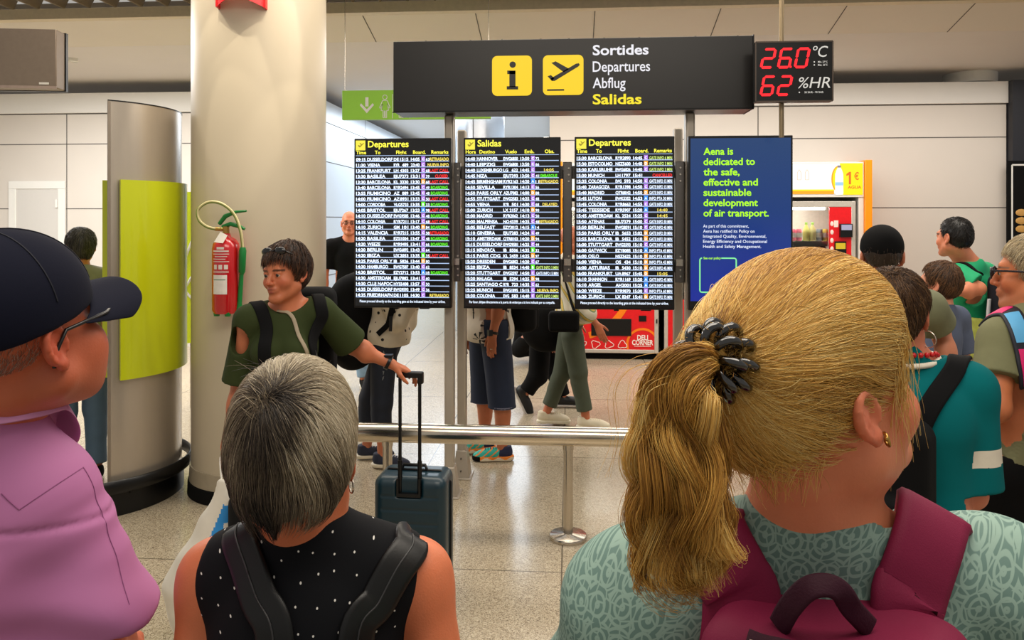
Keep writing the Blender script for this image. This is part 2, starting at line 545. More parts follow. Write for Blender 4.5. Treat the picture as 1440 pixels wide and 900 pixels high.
# --------------------------------------------------- fire extinguisher on the column
M_red = mat('extinguisher_red', (196, 12, 24), 0.22, spec=0.6, var=0.02, coat=0.5)
M_green = mat('green_plastic', (10, 120, 50), 0.4)
M_label = mat('paper_label', (232, 226, 216), 0.6)
M_brass = mat('brass', (190, 150, 80), 0.3, 1.0)
ex, ey, ed = on_column(318, 0.085)
fx = math.atan2(ey - CY, ex - CX) + PI / 2
zb, zt = zv(440, ed), zv(333, ed)
t = thing('fire_extinguisher', 'red fire extinguisher with green hose and white label hung on the beige column', 'fire extinguisher', (ex, ey, zb), fx)
H = zt - zb; r = 0.078
q = MB(); q.lathe([(r * .88, 0), (r, .02), (r, H * .84), (r * .93, H * .91), (r * .7, H * .97), (.03, H), (.022, H + .02)], 36)
body = q.build('cylinder', M_red, t)
lab = MB()
for i in range(-6, 6):
    a0, a1 = R(-90 + i * 7), R(-90 + (i + 1) * 7)
    f_ = lambda a, z: ((r + .0012) * math.cos(a), (r + .0012) * math.sin(a), z)
    if -5 <= i <= 3: lab.add([f_(a0, .115), f_(a1, .115), f_(a1, .225), f_(a0, .225)], [(0, 1, 2, 3)], 0)
    if -5 <= i <= 3: lab.add([f_(a0, .2), f_(a1, .2), f_(a1, .208), f_(a0, .208)], [(0, 1, 2, 3)], 1) if False else None
lab.build('service_label', M_label, t)
ln = MB()
def wrap(mb, x0, x1, z0_, z1_, rr, mi=0, n=6):
    for i in range(n):
        a0 = -PI / 2 + (x0 + (x1 - x0) * i / n) / rr; a1 = -PI / 2 + (x0 + (x1 - x0) * (i + 1) / n) / rr
        mb.add([(rr * math.cos(a), rr * math.sin(a), z) for a, z in ((a0, z0_), (a1, z0_), (a1, z1_), (a0, z1_))], [(0, 1, 2, 3)], mi)
wrap(ln, -.022, .022, .372, .386, r + .0014)
for k, (a_, b_) in enumerate(((-.05, .048), (-.05, .05), (-.035, .04), (-.048, .03), (-.05, .05))):
    z = .358 - k * .0145
    wrap(ln, a_, b_, z, z + (.004 if k else .008), r + .0014)
for k in range(3):
    wrap(ln, -.042 + k * .032, -.042 + k * .032 + .022, .258, .284, r + .0014, 0, 2)
for k in range(2):
    wrap(ln, -.05, .048, .238 + k * .008, .2405 + k * .008, r + .0014)
ln.build('printed_panel', mat('label_print', (225, 215, 205), 0.6), t)
gl = MB(); wrap(gl, -.045, .03, .196, .2, r + .0016); gl.build('green_rule', M_green, t)
q = MB(); q.cyl((0, 0, H + .01), (0, 0, H + .06), .018); q.cyl((-.06, -.01, H + .045), (0, 0, H + .045), .011); q.build('valve', M_brass, t)
q = MB()
q.tube([(-.02, 0, H + .058), (.03, -.01, H + .075), (.09, -.02, H + .06), (.12, -.02, H + .045)], [.012, .013, .012, .008], 8)
q.tube([(-.04, 0, H + .075), (0, -.01, H + .12), (.07, -.02, H + .145), (.13, -.02, H + .15)], [.012, .014, .009, .006], 8)
q.build('handle', M_green, t)
q = MB()
hp = [(-.06, -.01, H + .045), (-.11, -.02, H + .06), (-.15, -.03, H + .10), (-.15, -.035, H + .16), (-.09, -.035, H + .2), (-.01, -.035, H + .19), (.06, -.03, H + .13), (.1, -.03, H + .03), (.108, -.02, H - .08)]
hp = np.array(hp)
tt = np.linspace(0, len(hp) - 1, 60)
def spline(P, n):
    P = np.asarray(P, float); m = len(P)
    t = np.linspace(0, m - 1, n); out = []
    for s_ in t:
        i = min(int(s_), m - 2); f_ = s_ - i
        p0, p1, p2, p3 = P[max(i - 1, 0)], P[i], P[i + 1], P[min(i + 2, m - 1)]
        out.append(0.5 * ((2 * p1) + (-p0 + p2) * f_ + (2 * p0 - 5 * p1 + 4 * p2 - p3) * f_ ** 2 + (-p0 + 3 * p1 - 3 * p2 + p3) * f_ ** 3))
    return np.array(out)
q.tube(spline(hp, 60), .0085, 8); hose = q.build('hose', mat('hose_green', (120, 150, 60), 0.35), t)
q = MB(); q.tube(spline(hp + np.array([.004, -.004, .003]), 60), .0062, 8); q.build('hose_stripe', mat('hose_cream', (215, 205, 150), 0.4), hose)
q = MB(); q.tube([(.108, -.02, H - .06), (.108, -.02, H - .08), (.104, -.02, H - .2), (.1, -.015, H - .215)], [.016, .021, .019, .012], 12)
q.tube([(.1, -.015, H - .2), (.085, -.01, .06), (.082, -.01, .0)], [.012, .014, .022], 12); q.build('nozzle', M_green, t)
q = MB(); q.tube([(-.04, -.035, .012), (-.04, -.035, -.014)], [.02, .016], 10); q.tube([(.03, -.045, .012), (.03, -.045, -.014)], [.02, .016], 10); q.build_each('foot', M_green, t)
q = MB(); q.box2((-.02, .0, H * .75), (.02, .09, H * .8)); q.box2((-.02, .0, H * .2), (.02, .09, H * .25)); q.build_each('wall_bracket', M_blackmat, t)
q = MB(); q.add([(-.05, -.05, H - .03), (.02, -.085, H - .035), (.035, -.06, H + .01), (-.02, -.03, H + .03)], [(0, 1, 2, 3)]); q.build('inspection_tag', M_label, t)

# --------------------------------------------------- curved metal totem
def camxy(xc, d_):
    return (xc * CA - d_ * SA, xc * SA + d_ * CA)
TX, TY = camxy(-2.62, 4.80)
t = thing('info_totem', 'tall curved metal totem with a lime green panel beside the column', 'totem', (TX, TY, 0))
def arcpts(a0, a1, r, n):
    return [((r * math.cos(a)), (r * math.sin(a))) for a in np.linspace(R(a0) + YAW, R(a1) + YAW, n)]
M_totem = mat('totem_metal', (196, 184, 168), 0.27, 0.6, var=0.02, scale=40, stretch=(1, 1, .05))
outer = arcpts(-53, 75, .512, 60)
q = MB()
def vert_prism(mb, poly, z0, z1, mi=0):
    mb.loft([[(p[0], p[1], z0) for p in poly], [(p[0], p[1], z1) for p in poly]], mi)
vert_prism(q, outer, .1, 2.385); q.build('shell', M_totem, t)
q = MB(); vert_prism(q, arcpts(-53, 75, .514, 40) + arcpts(-53, 75, .506, 40)[::-1], 2.385, 2.392); q.build('top_edge', M_black, t)
e0 = np.array(outer[0]); e1 = np.array(arcpts(-51.2, -51, .5135, 2)[0])
q = MB(); vert_prism(q, arcpts(-53, -51.3, .5145, 3) + arcpts(-53, -51.3, .50, 3)[::-1], .1, 2.385); q.build('edge_profile', mat('totem_edge', (150, 138, 124), .4, .5), t)
M_lime = mat('lime_panel', (196, 206, 16), 0.28, coat=0.4, var=0.02, scale=3)
za, zb_ = zv(533, 4.45), zv(253, 4.45)
q = MB(); vert_prism(q, arcpts(-46.5, 20, .545, 40) + arcpts(-46.5, 20, .522, 40)[::-1], za, zb_); q.build('lime_panel', M_lime, t)
bk = arcpts(-58, -57, .56, 2)[0]; bk2 = arcpts(70, 71, .52, 2)[0]
bn = np.array([bk2[0] - bk[0], bk2[1] - bk[1]]); bn /= np.linalg.norm(bn); nrm = np.array([-bn[1], bn[0]])
pA = np.array(bk) + nrm * .02 + bn * .17; pB = np.array(bk2) + nrm * .02
q = MB(); vert_prism(q, [pA, pB, pB + nrm * .03, pA + nrm * .03], za, zb_); q.build('rear_panel', M_lime, t)
q = MB(); vert_prism(q, arcpts(-53, 75, .525, 50), 0.0, .13); q.build('plinth', M_black, t)
q = MB(); q.tube([(x, y, .18) for i, (x, y) in enumerate(arcpts(-56, 84, .565, 50))], .03, 8, flat=(.35, 1.3), up=(0, 0, 1) if False else None)
q.build('kick_band', M_black, t)
q = MB()
for a in (-40, 5, 50, 80):
    p = arcpts(a, a + 1, .56, 2)[0]; p2 = arcpts(a, a + 1, .50, 2)[0]
    q.tube([(p2[0], p2[1], .1), (p[0], p[1], .18)], .012, 6)
q.build_each('kick_band_bracket', M_black, t)
# second lime board, standing behind between totem and column
bx, by = at(262, 7.0)
t = thing('wayfinding_board', 'lime green board with a white arrow between metal totem and column', 'sign', (bx, by, 0))
q = MB(); q.box2((-.35, -.02, zv(482, 7)), (.6, .02, zv(270, 7))); q.build('board', mat('lime_board', (205, 222, 30), .35), t)
q = MB()
for x0, z0_, x1, z1_ in ((-.08, 1.15, .1, 1.6), (-.08, 1.15, .1, 0.95), (-.08, .95, .1, 1.25)):
    q.tube([(x0, -.023, z0_), (x1, -.023, z1_)], .012, 6)
q.build('arrow', M_white, t)
q = MB(); q.box2((.05, -.03, 0), (.11, .03, zv(482, 7))); q.box2((.35, -.03, 0), (.41, .03, zv(482, 7))); q.build_each('leg', M_steel, t)

# --------------------------------------------------- hanging box, top left
hx, hy = at(30, 5.0)
t = thing('hanging_display_box', 'taupe box hanging under the ceiling above the left wall, back side shown', 'display', (hx, hy, 0), YAW + R(6))
z0, z1 = zv(123, 5.0), zv(40, 5.0)
q = MB(); q.box2((-.45, 0, z0), (.215, .12, z1)); q.build('case', mat('box_taupe', (140, 124, 108), .45, .3), t, bevel=.006)
q = MB(); q.box2((-.46, .12, z0 - .004), (.222, .15, z1 + .004)); q.build('screen_bezel', M_black, t)
q = MB(); q.box2((-.45, -.004, z0 - .006), (.218, .0, z0 + .012)); q.build('lower_lip', mat('lip_pink', (170, 150, 138), .5), t)
q = MB(); q.box2((.11, -.003, z0 + .022), (.17, -.001, z0 + .036)); q.build('rating_label', M_label, t)
q = MB(); q.cyl((-.2, .06, z1), (-.2, .06, 4.2), .02); q.build('hanging_pole', M_steel, t)
q = MB(); q.tube([(-.17, -.02, z1 - .06), (-.172, -.02, z0 + .2), (-.185, -.02, z0 + .17)], .006, 6); q.build('cable', M_black, t)

# --------------------------------------------------- green toilets sign
gx0, gd = on(481, 6.6); gx1, _ = on(690, 6.6)
M_lg = mat('sign_green', (148, 208, 66), .4, var=.01)
t = thing('toilets_sign', 'light green hanging toilets sign with down arrow behind the black sign', 'sign', ((gx0 + gx1) / 2, 6.6, 0))
w2 = (gx1 - gx0) / 2
gz0, gz1 = zv(169, 6.75), zv(128, 6.75)
q = MB(); q.box2((-w2, 0, gz0), (w2, .05, gz1)); q.build('panel', M_lg, t, bevel=.003)
S = 6.7 / FPX
def gx(u): return (u - 585.5) * S * 1.0
def gz(v): return zv(v, 6.72)
q = MB()
q.box2((gx(513.5), -.002, gz(150)), (gx(518), 0.001, gz(137)))
q.add([(gx(505.5), -.002, gz(148)), (gx(507.5), -.002, gz(145.5)), (gx(515.7), -.002, gz(154)), (gx(524), -.002, gz(145.5)), (gx(526), -.002, gz(148)), (gx(515.7), -.002, gz(159.5))], [(0, 1, 2, 5), (2, 3, 4, 5)])
q.build('arrow', M_white, t, smooth=0)
def outline(mb, poly, th, y=-.002, close=True):
    P = [np.array((p[0], y, p[1])) for p in poly]
    if close: P.append(P[0])
    for a, c in zip(P[:-1], P[1:]):
        dv = c - a; n = np.array([-dv[2], 0, dv[0]]); n = n / (np.linalg.norm(n) + 1e-9) * th / 2
        mb.add([a - n, c - n, c + n, a + n], [(0, 1, 2, 3)])
def person_icon(mb, u, v0, h, skirt):
    c = [(u + h * .1 * math.cos(a), v0 + h * .1 + h * .1 * math.sin(a)) for a in np.linspace(0, 2 * PI, 14, endpoint=False)]
    if skirt: bd = [(-.1, .24), (.1, .24), (.24, .56), (.17, .58), (.1, .4), (.17, .68), (.08, .68), (.08, 1), (.02, 1), (.02, .7), (-.02, .7), (-.02, 1), (-.08, 1), (-.08, .68), (-.17, .68), (-.1, .4), (-.17, .58), (-.24, .56)]
    else: bd = [(-.16, .24), (.16, .24), (.2, .6), (.1, .6), (.1, 1), (.02, 1), (.02, .66), (-.02, .66), (-.02, 1), (-.1, 1), (-.1, .6), (-.2, .6)]
    for poly in (c, [(u + x * h, v0 + z * h) for x, z in bd]):
        outline(mb, [(gx(a), gz(b_)) for a, b_ in poly], .006)
q = MB(); person_icon(q, 541.5, 134, 32, True); person_icon(q, 565, 134, 32, False)
outline(q, [(gx(552.5), gz(133)), (gx(552.5), gz(167))], .005, close=False); outline(q, [(gx(577), gz(133)), (gx(577), gz(167))], .005, close=False)
outline(q, [(gx(595 + 12 * math.cos(a)), gz(152 + 12 * math.sin(a))) for a in np.linspace(0, 2 * PI, 24, endpoint=False)], .006)
person_icon(q, 595, 138, 20, False)
q.build('pictogram', M_white, t, smooth=0)
q = MB(); text(q, 'Aseos', gx(659), gz(166), 13 * S, y=-.002, align='R'); q.build('lettering', M_white, t, smooth=0)
q = MB(); q.cyl((-w2 + .02, .02, gz1), (-w2 + .02, .02, 4.2), .003, n=6); q.cyl((w2 - .02, .02, gz1), (w2 - .02, .02, 4.2), .003, n=6); q.build_each('hanging_wire', M_steel, t)

# --------------------------------------------------- round metal column in the corridor
x, y = at(675, 12.0)
q = MB(); q.cyl((x, y, 0), (x, y, CZ), .38, n=48); o = struct(q.build('column_2', mat('column_metal', (190, 192, 196), .25, .8, var=.01)))
q = MB(); q.box((x - .06, y - .378, 1.8), (.012, .01, 3.6)); q.build('seam', M_seam, o)

# --------------------------------------------------- overhead black sign
SY = 4.55
sx0, _ = on(553, SY); sx1, _ = on(1059, SY)
M_signblack = mat('sign_black', (17, 14, 12), .35, var=.05, scale=1.5)
M_yel = mat('sign_yellow', (255, 214, 0), .4, emit=(255, 212, 0), estr=.85)
M_signwhite = mat('sign_white', (255, 255, 255), .4, emit=(240, 238, 245), estr=.85)
M_signyel = mat('sign_yellow_text', (255, 235, 30), .4, emit=(255, 232, 20), estr=.85)
t = thing('overhead_sign', 'long black overhead sign with yellow pictograms and four words for departures', 'sign', ((sx0 + sx1) / 2, SY, 0))
c0 = (sx0 + sx1) / 2
def sX(u): return on(u, SY)[0] - c0
def sZ(u, v): return zv(v, on(u, SY)[1])
q = MB(); q.box2((sx0 - c0, 0, 2.352), (sx1 - c0, .26, 2.775)); q.build('case', M_signblack, t, bevel=.003)
q = MB(); q.box2((sx0 - c0 - .004, -.004, 2.346), (sx1 - c0 + .004, .0, 2.352)); q.box2((sx1 - c0, -.004, 2.35), (sx1 - c0 + .006, .26, 2.78)); q.build('edge_trim', M_black, t)
yq = -.002
q = MB()
for u0, u1, v0, v1 in ((692, 748, 78, 135), (763.5, 820.5, 77, 134)):
    plate(q, rrect(sX(u0), sZ(u0, v1), sX(u1), sZ(u1, v0), .03), yq, .002)
pt = q.build('pictogram_tile', M_yel, t, smooth=0)
q = MB()
def P2(pts, u0=480, k=3.0): return [(sX(u0 + a / k), sZ(u0 + a / k, b_ / k)) for a, b_ in pts]
c_ = [(723 + 13.5 * math.cos(a), 273 + 13.5 * math.sin(a)) for a in np.linspace(0, 2 * PI, 20, endpoint=False)]
flat(q, P2(c_), yq - .001)
for poly in ([(700, 298), (735, 298), (735, 313), (700, 313)], [(709, 300), (735, 300), (735, 368), (709, 368)], [(698, 364), (746, 364), (746, 378), (698, 378)],
             [(886, 266), (904, 259), (962, 291), (938, 305)], [(884, 331), (990, 269), (1002, 267), (1006, 274), (1000, 281), (900, 342), (888, 342)], [(870, 322), (884, 317), (899, 330), (888, 342)],
             [(868, 377), (940, 376), (940, 383), (868, 384)]):
    flat(q, P2(poly), yq - .001)
q.build('pictogram', M_signblack, pt, smooth=0)
q = MB(); q2 = MB()
for s_, v, mb, bd, w_ in (('Sortides', 77.5, q, .022, 76.5), ('Departures', 101, q, .0095, 78.5), ('Abflug', 124, q, .0095, 45), ('Salidas', 146.5, q2, .022, 67)):
    text(mb, s_, sX(833.5), sZ(833, v), .083 if bd > .01 else .088, width=w_ / FPX * 4.6, y=yq, bold=bd)
q.build('lettering_white', M_signwhite, t, smooth=0); q2.build('lettering_yellow', M_signyel, t, smooth=0)
q = MB()
for u in (597, 660, 705, 760, 800, 850, 900, 980, 1040):
    q.cyl((sX(u), .05, 2.775), (sX(u), .05, 2.787), .006, n=8)
q.build_each('rivet', M_black, t)
# --------------------------------------------------- stand carrying the screens
DY = 4.61
stand = thing('display_stand', 'grey metal post stand carrying the row of departure screens and black sign', 'stand', (0, 0, 0))
def post(u, Y, ztop, w=.056, foot=True):
    x, d_ = on(u, Y)
    q = MB(); q.box2((x - w / 2, Y - .045, 0), (x + w / 2, Y + .045, ztop)); p = q.build('post', M_postpaint, stand, bevel=.012, seg=3)
    q = MB()
    q.loft([[(x - .055, Y - .07, 0), (x + .055, Y - .07, 0), (x + .055, Y + .07, 0), (x - .055, Y + .07, 0)],
            [(x - .034, Y - .05, .18), (x + .034, Y - .05, .18), (x + .034, Y + .05, .18), (x - .034, Y + .05, .18)]])
    q.box2((x - .07, Y - .09, 0), (x + .07, Y + .09, .008)); f = q.build('foot', M_postpaint, p, bevel=.004)
    q = MB()
    for dz in (.05, .13): q.cyl((x, Y - .078 + dz * .1, dz), (x, Y - .05, dz), .006, n=8)
    q.build_each('foot_bolt', M_steeldark, p)
for u, Y, zt_ in ((632.5, 4.73, 2.351), (650, 5.08, 2.3), (969.5, 4.73, 2.351), (953, 5.08, 2.3)):
    post(u, Y, zt_)
q = MB()
xa = on(520, 4.8)[0]; xb = on(1100, 4.8)[0]
for z in (2.0, 1.42):
    q.box2((xa, 4.79, z - .04), (xb, 4.84, z + .04), 0)
q.build_each('crossbar', M_steeldark, stand, bevel=.004)
q = MB()
for u in (642, 798, 955):
    x = on(u, 4.76)[0]
    q.box2((x - .028, 4.73, 1.32), (x + .028, 4.78, 2.06), 0)
q.build_each('mounting_plate', M_steeldark, stand, bevel=.004)
q = MB()
for u in (642, 798, 955):
    x = on(u, 4.72)[0]
    for z in (2.02, 1.98, 1.94, 1.48, 1.40, 1.36): q.cyl((x + .008, 4.729, z), (x + .008, 4.72, z), .006, n=8)
    q.box2((x - .02, 4.70, 1.425), (x + .02, 4.73, 1.465))
q.build_each('clamp', M_steel, stand)

# --------------------------------------------------- departure screens
M_scr = mat('screen_black', (4, 5, 8), .18, spec=.5, emit=(6, 8, 12), estr=.3)
def em(name, c, s=1.0): return mat(name, c, .4, emit=c, estr=s)
E = [em('led_white', (220, 232, 250), 1.5), em('led_yellow', (248, 240, 70), 1.2), em('led_gold', (235, 212, 90), 1.1), em('led_red', (245, 30, 30), 1.1), em('led_green', (90, 225, 30), 1.15),
     em('led_violet', (176, 120, 226), 1.05), em('led_orange', (255, 160, 40), 1.1), em('led_blue', (60, 140, 250), 1.1), em('led_lime', (205, 235, 120), 1.1), em('tile_yellow', (238, 226, 70), 1.0),
     em('led_line', (176, 200, 240), 1.0), em('tile_dark', (150, 130, 30), 1.0)]
def rows(s):
    out = []
    for l in s.strip().split('\n'):
        p = l.split('|'); out.append(p + [''] * (7 - len(p)))
    return out
S1 = rows('''09:15|DUSSELDORF|DE 1515|14:05|C|63|yRETRASADO
11:30|VIENA|RYR 489|23:40|C||yNUEVA INFO
13:25|FRANKFURT|LH 4303|13:27|C|68|rLAST CALL
13:30|BASILEA|EJU7273|13:31|C|39|rCLOSED
13:30|BARCELONA|KL 3330|13:30|D|68|rLAST CALL
13:40|BARCELONA|RYR2494|13:45|C|49|gBOARDING
13:55|FIUMICINO|AZ 089|13:45|C|48|gBOARDING
14:00|FIUMICINO|AZ 8931|13:33|C|50|rLAST CALL
14:00|CORDOBA|VLG5733|13:35|B|33|gBOARDING
14:05|BRISTOL|EJU7267|13:23|A|98|rLAST CALL
14:10|DUSSELDORF|EWG9585|13:46|C|48|gBOARDING
14:10|COLONIA|RYR7211|13:17|C|68|rLAST CALL
14:10|ZURICH|GM 101|13:40|D|84|gBOARDING
14:15|VALENCIA|RYR7215|13:55|C|58|rRETRASADO
14:20|BASILEA|EZS1004|13:47|C|48|gBOARDING
14:20|WEEZE|RYR9495|13:41|C|66|gBOARDING
14:20|BERLIN|EWG6892|13:43|C|64
14:20|IBIZA|UX 2053|13:35|B|35|rLAST CALL
14:25|PARIS ORLY|IB 5826|13:44|D|80
14:30|HAMBURGO|EWG7587|13:40|C|62
14:30|BRISTOL|EZY2712|13:53|A|18|gBOARDING
14:30|AMSTERDAM|EJU7882|13:41|C|60
14:30|CLUJ NAPOC|HYS5408|13:57|C|50
14:35|DUSSELDORF|EWG9593|13:49|C|36
14:35|FRIEDRHAFN|DE 1105|14:30|C||yRETRASADO''')
S2 = rows('''14:40|HANNOVER|EWG6850|13:50|C|72
14:40|LEIPZIG|EWG6800|13:50|C|66
14:40|LUXEMBURGO|LG 622|14:45|C||y14:05
14:45|NIZA|EJU7393|13:50|C|41|gEMBARQUE
14:45|BIRMINGHAM|RYR2163|14:20|A|11|yRETRASADO
14:50|SEVILLA|RYR1304|14:13|C|56
14:50|PARIS ORLY|AZU7082|14:00|D|88
14:55|STUTTGART|EWG2583|14:25|C|48
14:55|VIENA|RYR 501|14:30|C|68|yDELAYED
15:00|ZURICH|LX 2157|14:10|D|90
15:00|MADRID|RYR2062|14:13|C|50
15:00|MALPENSA|NO 4339|14:25|C|48|yRETRASADO
15:05|BELFAST|EZY3012|14:15|A|14
15:10|GINEBRA|EJU7283|14:24|C|49
15:10|AMSTERDAM|QTR8103|14:20|D|94
15:15|DUSSELDORF|EWG9581|14:25|C|44
15:15|MENORCA|IB 8506|14:35|B|32
15:15|PARIS CDG|KL 2459|14:25|D|97
15:20|DRESDEN|EWG6802|14:20|C|67
15:20|IBIZA|IB 8534|14:40|B||lGATE INFO 3 MIN
15:20|STUTTGART|EWG2597|14:50|C||wGATE INFO 15 MIN
15:20|MALAGA|IB 5294|14:25|D|98
15:25|SANTIAGO C|RYR 723|14:35|C|62
15:25|MUNICH|EWG1895|15:15|C||yNUEVA INFO
15:30|COLONIA|EWG 583|14:40|C||lGATE INFO 3 MIN''')
S3 = rows('''15:30|BARCELONA|RYR2890|14:45|C||lGATE INFO 6 MIN
15:30|ESTOCOLMO|NSZ5600|14:40|D||lGATE INFO 3 MIN
15:30|KARLSRUHE|EWG6826|14:40|C||lGATE INFO 3 MIN
15:30|MUNICH|LH 1797|15:41|||rCANCELLED
15:35|COLONIA|EWG 593|14:50|C||wGATE INFO 15 MIN
15:40|ZARAGOZA|RYR1398|14:50|C||wGATE INFO 15 MIN
15:40|MADRID|QTR8042|14:50|D||wGATE INFO 15 MIN
15:45|LUTON|EWK5352|14:53|A||wINFO PTA 30 MIN
15:45|COLONIA|RYR8663|14:55|C||wGATE INFO 30 MIN
15:45|TEESSIDE|RYR5907|15:20|A||y14:40
15:45|AMSTERDAM|KL 2524|15:25|C||y14:45
15:50|ATENAS|EJU7379|15:00|C||wGATE INFO 30 MIN
15:50|BERLIN|EWG8591|15:10|C||wGATE INFO 45 MIN
15:50|PARIS ORLY|IB 5653|15:02|D||wGATE INFO 30 MIN
15:55|BARCELONA|IB 5452|15:10|D||wGATE INFO 30 MIN
16:00|STUTTGART|EWG2593|15:10|C||wGATE INFO 45 MIN
16:00|GATWICK|EZY8085|15:10|A||wINFO PTA 45 MIN
16:00|OSLO|NSZ5622|15:10|D||wINFO PTA 45 MIN
16:00|VIENA|OS 434|15:10|D||wINFO PTA 45 MIN
16:00|ASTURIAS|IB 5430|15:10|D||wGATE INFO 45 MIN
16:00|FRANKFURT|UA 8967|15:45|D||y15:05
16:10|SHANNON|RYR1169|15:20|A||wGATE INFO 45 MIN
16:10|ARGEL|AH 2001|15:25|A||wGATE INFO 60 MIN
16:20|WEEZE|RYR9870|15:30|C||wINFO PTA 60 MIN
16:20|ZURICH|LX 8247|15:41|D||wGATE INFO 75 MIN''')
ZT, ZB = 2.2, 1.168
def screen(u0, u1, label):
    x0, d0 = on(u0, DY); x1, d1 = on(u1, DY)
    t = thing('departure_screen' if u1 < 960 else 'information_screen', label, 'screen', ((x0 + x1) / 2, DY, 0))
    w = x1 - x0
    q = MB(); q.box2((-w / 2, 0, ZB), (w / 2, .055, ZT)); q.build('case', M_black, t, bevel=.004)
    q = MB(); q.box2((-w / 2 + .09, .055, ZB + .12), (w / 2 - .09, .165, ZT - .1)); q.build('rear_housing', M_steeldark, t, bevel=.01)
    q = MB(); q.box2((-w / 2 + .008, -.0015, ZB + .012), (w / 2 - .008, .002, ZT - .010)); q.build('panel', M_scr, t, smooth=0)
    q = MB(); q.box2((-.06, .02, ZB - .01), (-.03, .06, ZB)); q.box2((.10, .02, ZB - .008), (.16, .06, ZB)); q.build_each('sensor', M_black, t)
    return t, w
CODE = {'y': 2, 'r': 3, 'g': 4, 'l': 8, 'w': 0}
def board(u0, u1, label, title, heads, data, foot, hx):
    t, w = screen(u0, u1, label)
    Hh = ZT - ZB
    X = lambda f: -w / 2 + w * f
    Z = lambda f: ZT - Hh * f
    mb = MB(); y = -.004
    flat(mb, [(X(.018), Z(.070)), (X(.118), Z(.070)), (X(.118), Z(.012)), (X(.018), Z(.012))], y, 9)
    for pl in ([(.04, .042), (.05, .038), (.062, .043), (.10, .026), (.104, .029), (.066, .052), (.055, .052)], [(.058, .028), (.066, .026), (.086, .036), (.078, .041)]):
        flat(mb, [(X(a), Z(b_)) for a, b_ in pl], y - .001, 11)
    text(mb, title, X(.145), Z(.052), .055, y=y, mi=1, bold=.02, maxw=w * .42)
    for s_, fx_ in zip(heads, hx):
        text(mb, s_, X(fx_), Z(.093), .030, y=y, mi=1, bold=.02, align='C', maxw=w * .2)
    flat(mb, [(X(.02), Z(.1035)), (X(.98), Z(.1035)), (X(.98), Z(.1005)), (X(.02), Z(.1005))], y, 10)
    p = .03335
    for i, r_ in enumerate(data):
        z = Z(.1335 + p * i - .0005); zl = .1385 + p * i
        flat(mb, [(X(.02), Z(zl)), (X(.98), Z(zl)), (X(.98), Z(zl - .0046)), (X(.02), Z(zl - .0046))], y, 10)
        hgt = .0255
        text(mb, r_[0], X(.022), z, hgt, width=w * .098, y=y, mi=0, bold=.03)
        text(mb, r_[1], X(.138), z, hgt * 1.05, y=y, mi=0, bold=.026, width=min(w * .027 * len(r_[1]), w * .262))
        fl = r_[2]
        if ' ' in fl:
            a_, b_ = fl.split(' ')
            text(mb, a_, X(.412), z, hgt, y=y, mi=0, bold=.03, maxw=w * .06)
            text(mb, b_, X(.562), z, hgt, y=y, mi=0, bold=.03, align='R', width=w * .0215 * len(b_))
        else:
            text(mb, fl, X(.412), z, hgt, y=y, mi=0, bold=.03, width=w * .15)
        text(mb, r_[3], X(.588), z, hgt, y=y, mi=0, bold=.03, width=w * .09)
        g = r_[4]
        if g:
            mi = {'C': 5, 'D': 6, 'A': 7, 'B': 4}[g]
            flat(mb, [(X(.695), Z(zl - .0032)), (X(.735), Z(zl - .0032)), (X(.735), Z(zl - .0302)), (X(.695), Z(zl - .0302))], y, mi)
            text(mb, g, X(.715), z + .003, hgt * .8, y=y - .001, mi=0, bold=.03, align='C')
        if r_[5]:
            text(mb, r_[5], X(.742), z, hgt * .9, y=y, mi=0, bold=.02, width=w * .037)
        rem = r_[6]
        if rem:
            k = CODE[rem[0]]; s_ = rem[1:]
            if s_.startswith(('GATE', 'INFO')):
                text(mb, s_, X(.975), z, hgt, y=y, mi=k, bold=.014, width=w * .225, align='R')
            else:
                text(mb, s_, X(.975 if len(s_) > 8 else .965), z, hgt, y=y, mi=k, bold=.03, width=w * .0215 * len(s_), align='R') if len(s_) > 5 else text(mb, s_, X(.88), z, hgt, y=y, mi=k, bold=.02, width=w * .1, align='C')
    text(mb, foot, X(.5), Z(.968), .0215, y=y, mi=0, bold=.008, align='C', width=w * .88)
    mb.build('lettering', E, t, smooth=0)
ENF = 'Please proceed directly to the boarding gate at the indicated time by your airline.'
board(498, 634.5, 'leftmost departure screen, titled Departures, with red and green remarks', 'Departures', ['Time', 'To', 'Flight', 'Board.', 'Remarks'], S1, ENF, [.075, .245, .49, .675, .885])
board(652, 788.5, 'middle departure screen, the one titled Salidas', 'Salidas', ['Hora', 'Destino', 'Vuelo', 'Emb.', 'Obs.'], S2, 'Por favor, diríjase directamente a la puerta de embarque a la hora indicada por su compañía.', [.075, .245, .49, .68, .885])
board(808, 948.5, 'third departure screen, titled Departures, beside the blue screen', 'Departures', ['Time', 'To', 'Flight', 'Board.', 'Remarks'], S3, ENF, [.075, .245, .49, .675, .885])
t, w = screen(968, 1115, 'blue portrait information screen with lime green text right of the departure screens')
mb = MB()
